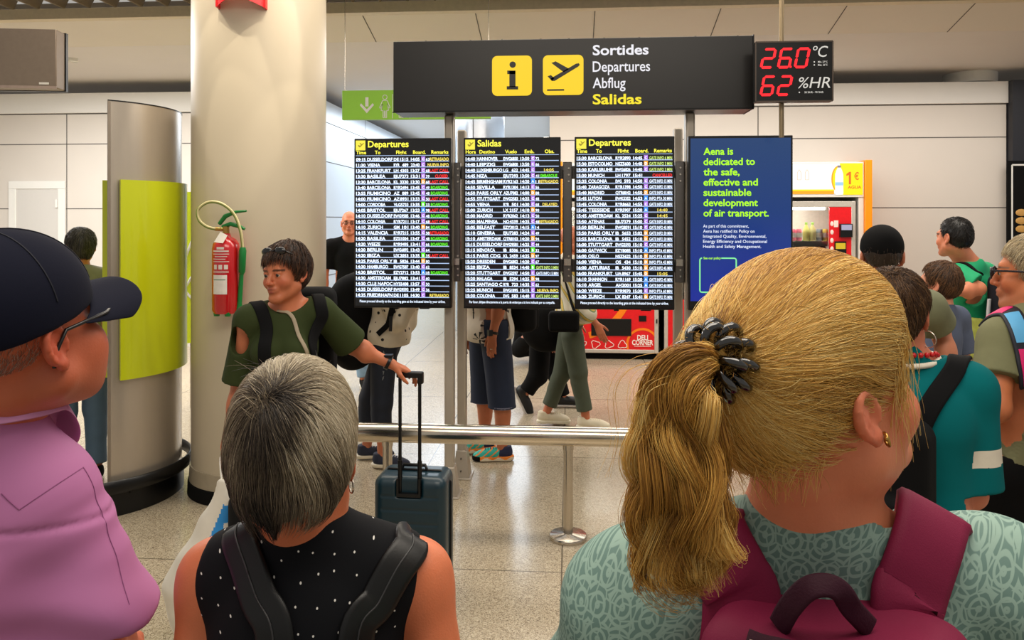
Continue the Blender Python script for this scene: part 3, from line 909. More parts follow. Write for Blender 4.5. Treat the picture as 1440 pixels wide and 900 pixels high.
def blue_grad():
    m = bpy.data.materials.new('screen_blue'); nt, b_ = nodes_of(m); L = nt.links
    tc = nt.nodes.new('ShaderNodeTexCoord'); sp = nt.nodes.new('ShaderNodeSeparateXYZ'); L.new(tc.outputs['Object'], sp.inputs[0])
    r_ = nt.nodes.new('ShaderNodeMapRange'); r_.inputs['From Min'].default_value = 1.2; r_.inputs['From Max'].default_value = 2.2
    L.new(sp.outputs['Z'], r_.inputs['Value'])
    rp = nt.nodes.new('ShaderNodeValToRGB'); rp.color_ramp.elements[0].color = lin((22, 42, 150)); rp.color_ramp.elements[1].color = lin((30, 64, 110))
    q_ = rp.color_ramp.elements.new(.55); q_.color = lin((8, 54, 118))
    L.new(r_.outputs[0], rp.inputs[0]); L.new(rp.outputs[0], b_.inputs['Emission Color']); b_.inputs['Emission Strength'].default_value = .85
    b_.inputs['Base Color'].default_value = (.01, .01, .02, 1); b_.inputs['Roughness'].default_value = .2
    return m
flat(mb, [(-w / 2 + .012, ZB + .055), (w / 2 - .012, ZB + .055), (w / 2 - .012, ZT - .015), (-w / 2 + .012, ZT - .015)], -.003, 0)
x0s, d0s = on(968, DY); xc_ = x0s + w / 2
def iX(u): return on(u, DY)[0] - xc_
def iZ(v): return zv(v, 4.53)
for i, (s_, wd) in enumerate((('Aena is', 41), ('dedicated to', 71), ('the safe,', 50), ('effective and', 75), ('sustainable', 66), ('development', 75), ('of air transport.', 90))):
    text(mb, s_, iX(989), iZ(217.5 + i * 14.45), .058, y=-.006, mi=1, bold=.022, width=wd / FPX * 4.53)
for i, (s_, wd) in enumerate((('As part of this commitment,', 63), ('Aena has ratified its Policy on', 71), ('Integrated Quality, Environmental,', 87), ('Energy Efficiency and Occupational', 88), ('Health and Safety Management.', 80))):
    text(mb, s_, iX(988.5), iZ(320 + i * 7.15), .026, y=-.006, mi=2, bold=.008, width=wd / FPX * 4.53)
fr = rrect(iX(984), iZ(411), iX(1035), iZ(363), .012)
outline(mb, fr, .008, y=-.006)
mb.m[-len(fr):] = [3] * len(fr)
flat(mb, [(iX(987), iZ(366)), (iX(1014), iZ(366)), (iX(1014), iZ(360)), (iX(987), iZ(360))], -.0065, 0)
text(mb, 'See our policy', iX(989), iZ(364.5), .02, y=-.007, mi=1, bold=.02, width=24 / FPX * 4.53)
mb.build('lettering', [blue_grad(), em('led_lime_text', (170, 248, 20), 1.05), em('led_pale', (225, 232, 250), 1.0), em('led_mint', (130, 230, 150), 1.0)], t, smooth=0)

# --------------------------------------------------- thermometer board
TY_ = 4.38
tx0, td = on(1062, TY_); tx1, _ = on(1171, TY_)
tc_ = (tx0 + tx1) / 2
t = thing('climate_display', 'black board with red digits for temperature and humidity beside the overhead sign', 'display', (tc_, TY_, 0))
def kX(u): return on(u, TY_)[0] - tc_
def kZ(v): return zv(v, td * .985)
q = MB(); q.box2((kX(1062), 0, kZ(141)), (kX(1171.5), .06, kZ(55))); q.build('case', M_black, t, bevel=.003)
q = MB(); outline(q, [(kX(1062.6), kZ(140.4)), (kX(1171), kZ(140.4)), (kX(1171), kZ(55.6)), (kX(1062.6), kZ(55.6))], .008, y=-.002); q.build('rim', mat('rim_brown', (74, 62, 52), .4), t)
q = MB()
SEG = {'2': 'abged', '6': 'afgedc', '0': 'abcdef'}
def digit(mb, ch, x, z, w, h, th, sl):
    pts = {'a': ((0, h), (w, h)), 'g': ((0, h / 2), (w, h / 2)), 'd': ((0, 0), (w, 0)), 'f': ((0, h), (0, h / 2)), 'b': ((w, h), (w, h / 2)), 'e': ((0, h / 2), (0, 0)), 'c': ((w, h / 2), (w, 0))}
    for s_ in SEG[ch]:
        (a0, b0), (a1, b1) = pts[s_]
        g_ = .1
        p0 = np.array([a0 + (a1 - a0) * g_, b0 + (b1 - b0) * g_]); p1 = np.array([a1 - (a1 - a0) * g_, b1 - (b1 - b0) * g_])
        dv = (p1 - p0) / np.linalg.norm(p1 - p0); n_ = np.array([-dv[1], dv[0]]) * th / 2
        poly = [p0 - dv * th * .3, p0 + n_ + dv * th * .1, p1 + n_ - dv * th * .1, p1 + dv * th * .3, p1 - n_ - dv * th * .1, p0 - n_ + dv * th * .1]
        flat(mb, [(x + a + b_ * sl, z + b_) for a, b_ in poly], -.003)
px_ = td / FPX
for ch, u in (('2', 1070), ('6', 1094), ('0', 1117.5)):
    digit(q, ch, kX(u), kZ(92), 15 * px_, 25.5 * px_, 3.6 * px_, .2)
for ch, u in (('6', 1069.5), ('2', 1093)):
    digit(q, ch, kX(u), kZ(131), 15 * px_, 25.5 * px_, 3.6 * px_, .2)
flat(q, rrect(kX(1110), kZ(93), kX(1113), kZ(90), .004), -.003)
q.build('digits', em('led_digit_red', (250, 16, 30), 1.6), t, smooth=0)
q = MB()
text(q, 'ºC', kX(1143), kZ(78), .088, y=-.003, shear=.2, bold=.0, width=20.5 * px_)
text(q, '%HR', kX(1122), kZ(122), .088, y=-.003, shear=.2, bold=.0, width=44 * px_)
for v in (85, 89.3):
    q.sphere((kX(1145), -.001, kZ(v)), .004, n=8); text(q, 'Min. 27°C' if v < 87 else 'Max. 26°C', kX(1150), kZ(v + 1.3), .014, y=-.003, width=13 * px_)
q.sphere((kX(1124), -.001, kZ(128)), .004, n=8); text(q, '30 %HR - 70 %HR', kX(1131), kZ(129.3), .014, y=-.003, width=26 * px_)
q.build('lettering', em('led_cream', (225, 220, 210), .8), t, smooth=0)
q = MB(); q.cyl((kX(1104.5), .08, kZ(190)), (kX(1104.5), .08, 4.2), .014, n=14); q.build('hanging_pole', mat('pole_bronze', (150, 132, 104), .35, .8), t)

# --------------------------------------------------- guard rail
t = thing('guard_rail', 'low brushed steel guard rail on disc feet in front of the screens', 'rail', (0, 0, 0))
RY = 4.12
xa = on(430, RY)[0]; xb = on(1190, RY)[0]
zr = .545
q = MB(); q.tube([(xa, RY, zr), (xa + .02, RY, zr)] + [(x, RY, zr) for x in np.linspace(xa + .1, xb, 8)], .052, 28); q.build('rail_tube', mat('rail_steel', (214, 204, 186), .16, 1.0, var=.02), t)
M_rp = M_steel
for u in (799, 545, 1120):
    x, d_ = on(u, RY)
    q = MB(); q.cyl((x, RY, .02), (x, RY, zr - .04), .026, n=24); q.cyl((x, RY, zr - .07), (x, RY, zr - .03), .03, n=24); p = q.build('rail_post', M_rp, t)
    q = MB(); q.lathe([(.1, 0), (.101, .016), (.096, .024), (.03, .027), (.028, .03)], 40, c=(x, RY, 0)); q.build('disc_foot', M_steel, p)

# --------------------------------------------------- vending machines against the wall
VY = 9.45
def vX(u): return on(u, VY)[0]
def vD(u): return on(u, VY)[1]
M_orange = mat('orange_panel', (255, 150, 0), .4, var=.01)
M_vred = mat('vending_red', (226, 18, 28), .35)
M_vgrey = mat('vending_frame', (196, 190, 180), .4, .2)
t = thing('vending_surround', 'white and orange surround with lit header enclosing the vending machines', 'vending surround', (0, 0, 0))
zh1 = zv(228, 9.2); zh0 = zv(275, 9.2)
q = MB(); q.box2((vX(1214.5), VY - .06, 0), (vX(1224), WY - .01, zh1 + .02)); q.box2((vX(786), VY - .06, 0), (vX(791), WY - .01, zh1 + .02)); q.build_each('side_panel', M_orange, t, bevel=.004)
q = MB(); q.box2((vX(791), VY - .02, zh0 - .02), (vX(1214), WY - .01, zh1)); q.build('header_box', M_white, t, bevel=.004)
q = MB(); q.box2((vX(1207), VY - .01, 0), (vX(1214), WY - .02, zh0)); q.build('inner_jamb', M_white, t)
hd = MB()
hz = lambda v: zv(v, 9.2)
flat(hd, [(vX(795), hz(272)), (vX(1212), hz(272)), (vX(1212), hz(231)), (vX(795), hz(231))], VY - .022, 0)
n = 14
for i in range(n):
    pass
flat(hd, [(vX(795), hz(273)), (vX(1172), hz(273)), (vX(1172), hz(268)), (vX(795), hz(268))], VY - .024, 2)
flat(hd, [(vX(795), hz(268.5)), (vX(1172), hz(268.5)), (vX(1172), hz(266.5)), (vX(795), hz(266.5))], VY - .025, 1)
c_ = [(vX(1179 + 11 * math.cos(a)), hz(252 + 19 * math.sin(a))) for a in np.linspace(0, 2 * PI, 24, endpoint=False)]
flat(hd, c_, VY - .025, 2); c_ = [(vX(1180 + 10 * math.cos(a)), hz(252 + 18 * math.sin(a))) for a in np.linspace(0, 2 * PI, 24, endpoint=False)]
flat(hd, c_, VY - .0255, 1)
flat(hd, [(vX(1180), hz(274)), (vX(1212), hz(274)), (vX(1212), hz(230)), (vX(1180), hz(230))], VY - .026, 1)
bt = [(-1.6, 0), (1.6, 0), (1.8, 2.5), (4, 7), (5.6, 12), (5.8, 22), (5.6, 24), (5.8, 39), (5, 41), (-5, 41), (-5.8, 39), (-5.6, 24), (-5.8, 22), (-5.6, 12), (-4, 7), (-1.8, 2.5)]
flat(hd, [(vX(1179 + a), hz(233 + b_)) for a, b_ in bt], VY - .028, 4)
flat(hd, [(vX(1173.2), hz(261)), (vX(1184.8), hz(261)), (vX(1184.8), hz(256.5)), (vX(1173.2), hz(256.5))], VY - .029, 5)
flat(hd, [(vX(1176.5), hz(236)), (vX(1181.5), hz(236)), (vX(1181.5), hz(233)), (vX(1176.5), hz(233))], VY - .029, 6)
for u in (1123, 1134):
    outline(hd, [(vX(u + a * .45), hz(239 + b_ * .34)) for a, b_ in bt], .006, y=VY - .024); hd.m[-len(bt):] = [7] * len(bt)
px_ = 9.15 / FPX
flat(hd, [(vX(1192.5), hz(259.5)), (vX(1195.5), hz(259.5)), (vX(1195.5), hz(242)), (vX(1193.2), hz(242)), (vX(1189), hz(245)), (vX(1189), hz(248)), (vX(1192.5), hz(246.2))], VY - .028, 3); text(hd, '€', vX(1200), hz(253), .12, y=VY - .028, mi=3, bold=.02, width=6.5 * px_)
text(hd, 'AGUA', vX(1191), hz(265.5), .05, y=VY - .028, mi=3, bold=.03, width=18.5 * px_)
hd.build('header_graphic', [em('lightbox_white', (244, 246, 238), 1.05), em('lightbox_yellow', (255, 232, 0), 1.0), em('lightbox_orange', (255, 168, 20), 1.0), em('price_orange', (238, 110, 20), .9), em('bottle_white', (248, 252, 250), 1.0), em('bottle_blue', (160, 205, 235), 1.0), em('bottle_cap', (150, 130, 140), .9), em('bottle_line', (245, 205, 170), .9)], t, smooth=0)

M_glass = bpy.data.materials.new('vending_glass'); nt, b_ = nodes_of(M_glass)
b_.inputs['Base Color'].default_value = (1, 1, 1, 1); b_.inputs['Roughness'].default_value = .02; b_.inputs['Transmission Weight'].default_value = 1; b_.inputs['IOR'].default_value = 1.05
CANS = {}
def vending(u0, u1, label):
    x0, x1 = vX(u0), vX(u1); w = x1 - x0
    t = thing('vending_machine', label, 'vending machine', (x0, VY, 0), group='vending machines under the header')
    q = MB(); d_ = .5
    q.box2((0, .02, .08), (.05, d_, 1.93)); q.box2((w - .05, .02, .08), (w, d_, 1.93)); q.box2((0, d_ - .03, .08), (w, d_, 1.93)); q.box2((0, .02, 1.86), (w, d_, 1.93)); q.box2((0, .02, .08), (w, d_, .7))
    q.build('cabinet', M_vgrey, t, smooth=0)
    q = MB(); q.box2((.02, .05, 0), (w - .02, d_ - .03, .08)); q.build('plinth', M_blackmat, t, smooth=0)
    q = MB()
    for a in ((0, -.01, .08, .045, .02, 1.93), (w - .05, -.01, .08, w, .02, 1.93), (.045, -.01, 1.86, w - .05, .02, 1.93), (.045, -.01, .08, w - .05, .02, .125)):
        q.box2(a[:3], a[3:])
    q.build('door_frame', M_vgrey, t, bevel=.006)
    # lower red panel
    q = MB(); q.box2((.045, -.004, .125), (w - .05, .02, .74), 0)
    yy = -.006
    def disc(cx, cz, r0, r1, a0, a1, mi):
        tt = np.linspace(R(a0), R(a1), 30)
        P = [(cx + r0 * math.cos(a), cz + r0 * math.sin(a)) for a in tt] + [(cx + r1 * math.cos(a), cz + r1 * math.sin(a)) for a in tt[::-1]]
        P = [(min(max(a, .047), w - .052), min(max(c, .127), .738)) for a, c in P]
        for i in range(29):
            j = 59 - i
            q.add([(P[i][0], yy, P[i][1]), (P[i + 1][0], yy, P[i + 1][1]), (P[j - 1][0], yy, P[j - 1][1]), (P[j][0], yy, P[j][1])], [(0, 1, 2, 3)], mi)
    disc(w * .83, .19, .2, .172, -20, 200, 1)
    disc(w * .1, .95, .72, .64, -75, -5, 1)
    q.build('front_panel', [M_vred, mat('vending_orange', (250, 130, 10), .4)], t, smooth=0)
    q = MB(); q.box2((w * .28, -.012, .29), (w * .71, .0, .5)); q.build('delivery_flap', M_black, t, bevel=.004)
    q = MB(); q.box2((w * .79, -.01, .47), (w * .87, .0, .54)); q.box2((w - .03, -.02, .45), (w - .015, .0, .5)); q.build_each('coin_return', M_black, t)
    q = MB()
    text(q, 'DELI', w * .83, .245, .085, y=-.009, bold=.03, align='C', width=.13)
    text(q, 'CORNER', w * .83, .185, .085, y=-.009, bold=.03, align='C', width=.255)
    for k in range(4):
        cx = w * (.18 + .145 * k); cz = .185
        rr_ = [.05 + .012 * math.sin(3 * a + k) for a in np.linspace(0, 2 * PI, 12, endpoint=False)]
        outline(q, [(cx + r_ * math.cos(a), max(.128, cz + r_ * .9 * math.sin(a))) for r_, a in zip(rr_, np.linspace(0, 2 * PI, 12, endpoint=False))], .008, y=-.009)
    q.box2((w * .74, -.009, .165), (w * .92, -.008, .172))
    q.build('logo', mat('logo_white', (250, 236, 230), .5), t, smooth=0)
    # shelves, light, glass, selection panel
    q = MB()
    for z in (.78, 1.0, 1.22, 1.44):
        q.box2((.05, .06, z - .05), (w * .73, d_ - .03, z)); q.box2((.05, .05, z - .05), (w * .73, .06, z + .01))
    q.build('shelf', M_white, t, smooth=0)
    q = MB(); q.box2((.06, .05, 1.83), (w * .7, .08, 1.855)); q.build('lamp', em('vending_lamp', (255, 252, 240), 60), t)
    q = MB(); q.box2((.045, .005, .74), (w * .75, .009, 1.86)); q.build('window_pane', M_glass, t, smooth=0)
    q = MB(); q.box2((w * .73, -.006, .74), (w - .05, .02, 1.86)); sp = q.build('selection_panel', M_vred, t)
    q = MB(); q.box2((w * .83, -.05, 1.5), (w * .955, -.006, 1.66)); q.box2((w * .84, -.055, 1.585), (w * .945, -.05, 1.65), 1); q.build('card_reader', [M_black, em('reader_screen', (180, 176, 200), .8)], sp)
    q = MB(); q.box2((w * .78, -.02, 1.3), (w * .9, -.006, 1.45)); q.box2((w * .79, -.024, 1.36), (w * .89, -.02, 1.43), 1); q.build('keypad', [M_black, em('keypad_yellow', (225, 190, 30), .8)], sp)
    q = MB()
    for k in range(4): q.sphere((w * .755, -.006, 1.36 + k * .1), (.02, .005, .03), n=10)
    q.box2((w * .775, -.008, 1.62), (w * .82, -.006, 1.7)); q.box2((w * .75, -.008, 1.14), (w * .92, -.006, 1.22))
    q.build('stickers', mat('sticker_white', (245, 225, 215), .5), sp, smooth=0)
    return x0, w
v1 = vending(795, 926, 'red vending machine with lower panel showing under the third departure screen')
v2 = vending(934, 1060, 'red vending machine mostly behind the blue screen and steel posts')
v3 = vending(1068, 1203, 'red vending machine under the lit water advert right of the blue screen')
def product(kind, color, x, z, label, grp):
    t = thing('drink_can' if kind == 'can' else 'drink_bottle', label, 'drink', (x, VY + .12, z), group=grp)
    t.scale = (1.1, 1.1, 1.25)
    mm = mat('product_%d_%d_%d' % color, color, .3)
    q = MB()
    if kind == 'can':
        q.lathe([(.026, 0), (.033, .008), (.033, .1), (.026, .115), (.025, .118)], 18); q.build('can_body', mm, t)
        q = MB(); q.lathe([(.0335, .035), (.0335, .08)], 18); q.build('label_band', M_label, t)
    else:
        q.lathe([(.03, 0), (.036, .01), (.036, .09), (.03, .12), (.014, .15), (.013, .165)], 18); q.build('bottle_body', mm, t)
        q = MB(); q.lathe([(.015, .16), (.015, .18), (.013, .182)], 14); q.build('cap', mat('cap_green', (120, 160, 60), .4), t)
x0, w = v3
lefts = (('can', (222, 110, 130)), ('can', (230, 120, 140)), ('bottle', (214, 206, 120)), ('bottle', (226, 216, 150)), ('can', (150, 160, 170)), ('can', (212, 190, 90)))
names = ('pink drink can on the upper shelf in the vending machine, nearest the blue screen', 'second pink drink can on the upper vending shelf', 'yellow drink bottle on the upper vending shelf beside the pink cans', 'pale yellow drink bottle on the upper vending shelf beside the grey can', 'grey drink can on the upper vending shelf', 'gold drink can on the upper vending shelf beside the red selection panel')
xs = [vX(u) for u in (1119, 1127.5, 1138, 1147, 1156.5, 1165)]
for (kd, c), lb, x in zip(lefts, names, xs):
    product(kd, c, x, 1.45, lb, 'drinks on the upper vending shelf')
for i, (u, c) in enumerate(zip((1124, 1134, 1144, 1154, 1163), ((150, 150, 158), (196, 170, 110), (206, 190, 120), (180, 150, 90), (150, 156, 166)))):
    product('bottle', c, vX(u), 1.23, 'drink bottle on the lower vending shelf, one of a row of five', 'drinks on the lower vending shelf')
# framed poster on the dark wall at the right
px0 = on(1421, WY - .12)[0]
t = thing('framed_poster', 'framed food poster with white border on the dark wall at right', 'poster', (px0, WY - .125, 0))
z1 = zv(232, 9.45); z0 = zv(520, 9.45)
q = MB(); outline(q, [(.01, z0), (1.3, z0), (1.3, z1), (.01, z1)], .02, y=-.012); q.build('frame', M_white, t)
q = MB(); q.box2((-.04, -.01, z0 - .05), (1.35, .003, z1 + .05)); q.build('backing', M_blackmat, t)
q = MB()
for k in range(9):
    q.sphere((.12 + .13 * (k % 3), -.011, zv(322, 9.4) + .1 * (k // 3)), (.07, .008, .045), k % 3, n=12)
q.build('picture', [mat('food_tan', (196, 150, 80), .6), mat('food_cream', (220, 200, 150), .6), mat('food_red', (170, 50, 40), .6)], t)
bpy.data.objects.remove(_to)
# =================================================================== organic surfaces: distance fields -> mesh
F32 = np.float32
def vec(*a): return np.array(a, float)
def unit(a):
    a = np.asarray(a, float); return a / (np.linalg.norm(a) + 1e-12)
def smin(a, b, k):
    h = np.clip(0.5 + 0.5 * (b - a) / k, 0, 1)
    return b + (a - b) * h - k * h * (1 - h)

class SDF:
    def __init__(self): self.ops = []; self.dis = None
    def copy(self):
        s = SDF(); s.ops = list(self.ops); return s
    def _add(self, mode, f, c, r, k): self.ops.append((mode, f, None if c is None else np.asarray(c, F32), r, k)); return self
    def ell(self, c, r, k=.02, mode='u', rot=None, M=None):
        c = np.asarray(c, float); r = np.broadcast_to(np.asarray(r, float), (3,)).astype(F32)
        A = np.eye(3) if rot is None else np.array(Euler(rot).to_matrix())
        if M is not None:
            c = M[:3, :3] @ c + M[:3, 3]; A = M[:3, :3] @ A
        A = A.astype(F32); c = c.astype(F32)
        def f(p):
            q = (p - c) @ A
            k0 = np.sqrt(((q / r) ** 2).sum(-1)); k1 = np.sqrt(((q / (r * r)) ** 2).sum(-1)) + 1e-6
            return k0 * (k0 - 1) / k1
        return self._add(mode, f, c, float(r.max()), k)
    def cone(self, a, b, ra, rb=None, k=.02, mode='u', M=None, squash=None):
        """tapered capsule; squash=(direction, factor) thins it along a direction"""
        rb = ra if rb is None else rb
        a = np.asarray(a, float); b = np.asarray(b, float)
        sq = None
        if squash: sq = (np.asarray(squash[0], float), squash[1])
        if M is not None:
            a = M[:3, :3] @ a + M[:3, 3]; b = M[:3, :3] @ b + M[:3, 3]
            if sq: sq = (M[:3, :3] @ sq[0], sq[1])
        if sq: sd = unit(sq[0]).astype(F32); sf = F32(1 / sq[1])
        a = a.astype(F32); b = b.astype(F32); ab = b - a; l2 = F32((ab ** 2).sum() + 1e-9)
        def f(p):
            pa = p - a
            t = np.clip((pa @ ab) / l2, 0, 1)
            q = pa - t[..., None] * ab
            if sq:
                s_ = q @ sd
                q = q + (s_ * (sf - 1))[..., None] * sd
            d = np.sqrt((q ** 2).sum(-1)) - (ra + (rb - ra) * t)
            return d * (min(1.0, sq[1] * 1.15) if sq else 1.0)
        return self._add(mode, f, (a + b) / 2, float(np.sqrt(l2) / 2 + max(ra, rb)), k)
    def box(self, c, half, rnd_=.01, k=.01, mode='u', rot=None, M=None):
        c = np.asarray(c, float); A = np.eye(3) if rot is None else np.array(Euler(rot).to_matrix())
        if M is not None: c = M[:3, :3] @ c + M[:3, 3]; A = M[:3, :3] @ A
        A = A.astype(F32); c = c.astype(F32); h = (np.asarray(half, float) - rnd_).astype(F32)
        def f(p):
            q = np.abs((p - c) @ A) - h
            return np.sqrt((np.maximum(q, 0) ** 2).sum(-1)) + np.minimum(q.max(-1), 0) - rnd_
        return self._add(mode, f, c, float(np.linalg.norm(half)), k)
    def plane(self, n, pt, k=.006):
        """keep the side the normal points away from"""
        n = unit(n).astype(F32); d = F32(np.dot(n, pt))
        return self._add('i', lambda p: p @ n - d, None, 0, k)
    def func(self, f, mode='d'): return self._add(mode, f, None, 0, .01)
    def eval(self, P, cull=None):
        """P (..., 3); cull = (block centres, half diagonal) when P is (blocks, n, 3)"""
        D = np.full(P.shape[:-1], 0.5, F32)
        for mode, f, c, r, k in self.ops:
            if cull is not None and c is not None:
                m = np.sqrt(((cull[0] - c) ** 2).sum(-1)) < r + cull[1] + k + .012
                if not m.any(): continue
                d = f(P[m]); A = D[m]
                D[m] = smin(A, d, k) if mode == 'u' else (-smin(-A, d, k) if mode == 's' else -smin(-A, -d, k))
            else:
                d = f(P)
                if mode == 'u': D = smin(D, d, k)
                elif mode == 's': D = -smin(-D, d, k)
                elif mode == 'i': D = -smin(-D, -d, k)
                else: D = D + d
        return D
    def grad(self, p, e=.004):
        p = np.asarray(p, F32)
        g = np.stack([self.eval(p + F32(e) * np.eye(3, dtype=F32)[i]) - self.eval(p - F32(e) * np.eye(3, dtype=F32)[i]) for i in range(3)], -1)
        return g / (np.linalg.norm(g, axis=-1, keepdims=True) + 1e-9)
    def project(self, pts, off=0.0, it=12):
        p = np.asarray(pts, F32).copy()
        for _ in range(it):
            p = p - (self.eval(p) - F32(off))[..., None] * self.grad(p) * F32(.9)
        return p, self.grad(p)
    def hit(self, person, u, v, dmin=.3, dmax=9.0):
        """first surface point along the line of sight of picture point (u, v), else the nearest approach; person coordinates"""
        o = person.px(u, v, 0.0001).astype(F32); e = person.px(u, v, 1.0).astype(F32) - o; e = e / np.linalg.norm(e)
        t = dmin; best = (9, t)
        for _ in range(160):
            p = o + e * F32(t); d = float(self.eval(p[None])[0])
            if d < best[0]: best = (d, t)
            if d < .0006 or t > dmax: break
            t += max(d * .6, .0006)
        p = o + e * F32(best[1])
        if best[0] > .001:
            p = self.project(p[None])[0][0]
        return np.asarray(p, float)
    def mesh(self, h, lo=None, hi=None):
        if lo is None:
            cs = [(c, r) for m, f, c, r, k in self.ops if m == 'u']
            lo = np.min([c - r for c, r in cs], 0) - .02; hi = np.max([c + r for c, r in cs], 0) + .02
        lo = np.asarray(lo, F32); B = 8
        nb = np.maximum(1, np.ceil((np.asarray(hi) - lo) / (B * h)).astype(int))
        I = np.stack(np.meshgrid(*[np.arange(n) for n in nb], indexing='ij'), -1).reshape(-1, 3)
        cen = (lo + (I * B + B / 2) * h).astype(F32)
        Dc = self.eval(cen)
        hd = B / 2 * h * 1.733
        act = np.abs(Dc) < hd * 1.7 + .004
        sg = np.where(Dc < 0, F32(-1), F32(1)).reshape(nb)
        D = np.ones(nb * B + 1, F32)
        D[:-1, :-1, :-1] = np.repeat(np.repeat(np.repeat(sg, B, 0), B, 1), B, 2)
        g = np.arange(B + 1)
        G = np.stack(np.meshgrid(g, g, g, indexing='ij'), -1).reshape(-1, 3)
        Ia = I[act]
        for s in range(0, len(Ia), 600):
            J = Ia[s:s + 600, None, :] * B + G[None]
            P = (lo + J * h).astype(F32)
            D[J[..., 0], J[..., 1], J[..., 2]] = self.eval(P, (cen[act][s:s + 600], hd))
        S = D < 0
        n = np.array(D.shape) - 1
        cnt = np.zeros(n, np.int8)
        offs = [(a, b_, c) for a in (0, 1) for b_ in (0, 1) for c in (0, 1)]
        for a, b_, c in offs: cnt += S[a:n[0] + a, b_:n[1] + b_, c:n[2] + c]
        cells = np.argwhere((cnt > 0) & (cnt < 8))
        idx = np.full(n, -1, np.int64); idx[cells[:, 0], cells[:, 1], cells[:, 2]] = np.arange(len(cells))
        val = np.stack([D[cells[:, 0] + a, cells[:, 1] + b_, cells[:, 2] + c] for a, b_, c in offs], 1)
        acc = np.zeros((len(cells), 3)); num = np.zeros(len(cells))
        O = np.array(offs, float)
        for i in range(8):
            for j in range(i + 1, 8):
                if np.abs(O[i] - O[j]).sum() != 1: continue
                va, vb = val[:, i], val[:, j]; m = (va < 0) != (vb < 0)
                t = va[m] / (va[m] - vb[m])
                acc[m] += O[i] + t[:, None] * (O[j] - O[i]); num[m] += 1
        V = lo + (cells + acc / num[:, None]) * h
        Q = []
        for ax in range(3):
            sl0 = [slice(None)] * 3; sl1 = [slice(None)] * 3; sl0[ax] = slice(0, -1); sl1[ax] = slice(1, None)
            a, b_ = S[tuple(sl0)], S[tuple(sl1)]
            E = np.argwhere(a != b_)
            u, w = [x for x in range(3) if x != ax]
            E = E[(E[:, u] > 0) & (E[:, w] > 0) & (E[:, u] < n[u]) & (E[:, w] < n[w])]
            def cell(du, dw):
                c = E.copy(); c[:, u] -= du; c[:, w] -= dw; return idx[c[:, 0], c[:, 1], c[:, 2]]
            q = np.stack([cell(1, 1), cell(0, 1), cell(0, 0), cell(1, 0)], 1)
            flip = a[E[:, 0], E[:, 1], E[:, 2]]
            if ax == 1: flip = ~flip
            q[~flip] = q[~flip][:, ::-1]
            Q.append(q[(q >= 0).all(1)])
        return V, np.concatenate(Q)

def sdf_object(name, sdf, h, mats, parent=None, color=None, matfn=None, lo=None, hi=None):
    V, Q = sdf.mesh(h, lo, hi)
    return mesh_object(name, V, Q, mats, parent, color, matfn)
def mesh_object(name, V, Q, mats, parent=None, color=None, matfn=None, smooth=True):
    me = bpy.data.meshes.new(name)
    k = Q.shape[1]
    me.vertices.add(len(V)); me.vertices.foreach_set('co', np.ascontiguousarray(V, F32).ravel())
    me.loops.add(Q.size); me.loops.foreach_set('vertex_index', np.ascontiguousarray(Q, np.int32).ravel())
    me.polygons.add(len(Q)); me.polygons.foreach_set('loop_start', np.arange(0, Q.size, k, dtype=np.int32))
    me.polygons.foreach_set('use_smooth', np.full(len(Q), smooth))
    mats = mats if isinstance(mats, (list, tuple)) else [mats]
    for m in mats: me.materials.append(m)
    if matfn is not None:
        me.polygons.foreach_set('material_index', matfn(V[Q].mean(1)).astype(np.int32))
    me.update(calc_edges=True)
    if color is not None:
        c = color(V) if callable(color) else color
        at_ = me.color_attributes.new('col', 'FLOAT_COLOR', 'POINT')
        at_.data.foreach_set('color', np.concatenate([c, np.ones((len(c), 1))], 1).astype(F32).ravel())
    me.validate()
    o = bpy.data.objects.new(name, me); COL.objects.link(o)
    if parent is not None: o.parent = parent
    return o

def wav(P, seed=0, f=(9, 13, 17), n=4):
    """cheap smooth noise in [-1, 1]"""
    r_ = np.random.default_rng(seed); out = 0
    for i in range(n):
        k = r_.normal(size=3) * f[i % 3]; out = out + np.sin(P @ k.astype(F32) + r_.uniform(0, 6.28))
    return out / n

# ------------------------------------------------------------------ strands of hair
def strands(name, paths, r, mats, parent, cols, taper=.25):
    """paths (N, K, 3); three-sided strands in one mesh with a colour per strand"""
    N, K, _ = paths.shape
    T = np.gradient(paths, axis=1); T /= np.linalg.norm(T, axis=2, keepdims=True) + 1e-9
    ref = NR.normal(size=(N, 1, 3)); u = ref - T * (ref * T).sum(2, keepdims=True); u /= np.linalg.norm(u, axis=2, keepdims=True) + 1e-9
    w = np.cross(T, u)
    rr = (np.broadcast_to(np.asarray(r), (N,))[:, None] * (1 - (1 - taper) * np.linspace(0, 1, K)[None] ** 2))[..., None]
    V = np.stack([paths + rr * (math.cos(a) * u + math.sin(a) * w) for a in (0, 2.0944, 4.18879)], 2)   # N K 3 3
    base = np.arange(N)[:, None, None] * K * 3; kk = np.arange(K - 1)[None, :, None] * 3; s = np.arange(3)[None, None]
    a = base + kk + s; b_ = base + kk + (s + 1) % 3
    Q = np.stack([a, b_, b_ + 3, a + 3], -1).reshape(-1, 4)
    C = np.repeat(cols, K * 3, 0)
    return mesh_object(name, V.reshape(-1, 3), Q, mats, parent, C)
def mixcol(cols, w):
    cols = np.array([lin(c)[:3] for c in cols]); return w @ cols
def strandcols(n, cols, p, jit=.12):
    cols = np.array([lin(c)[:3] for c in cols]); i = NR.choice(len(cols), n, p=np.array(p) / sum(p))
    return cols[i] * (1 + NR.normal(size=(n, 1)) * jit).clip(.5, 1.6)

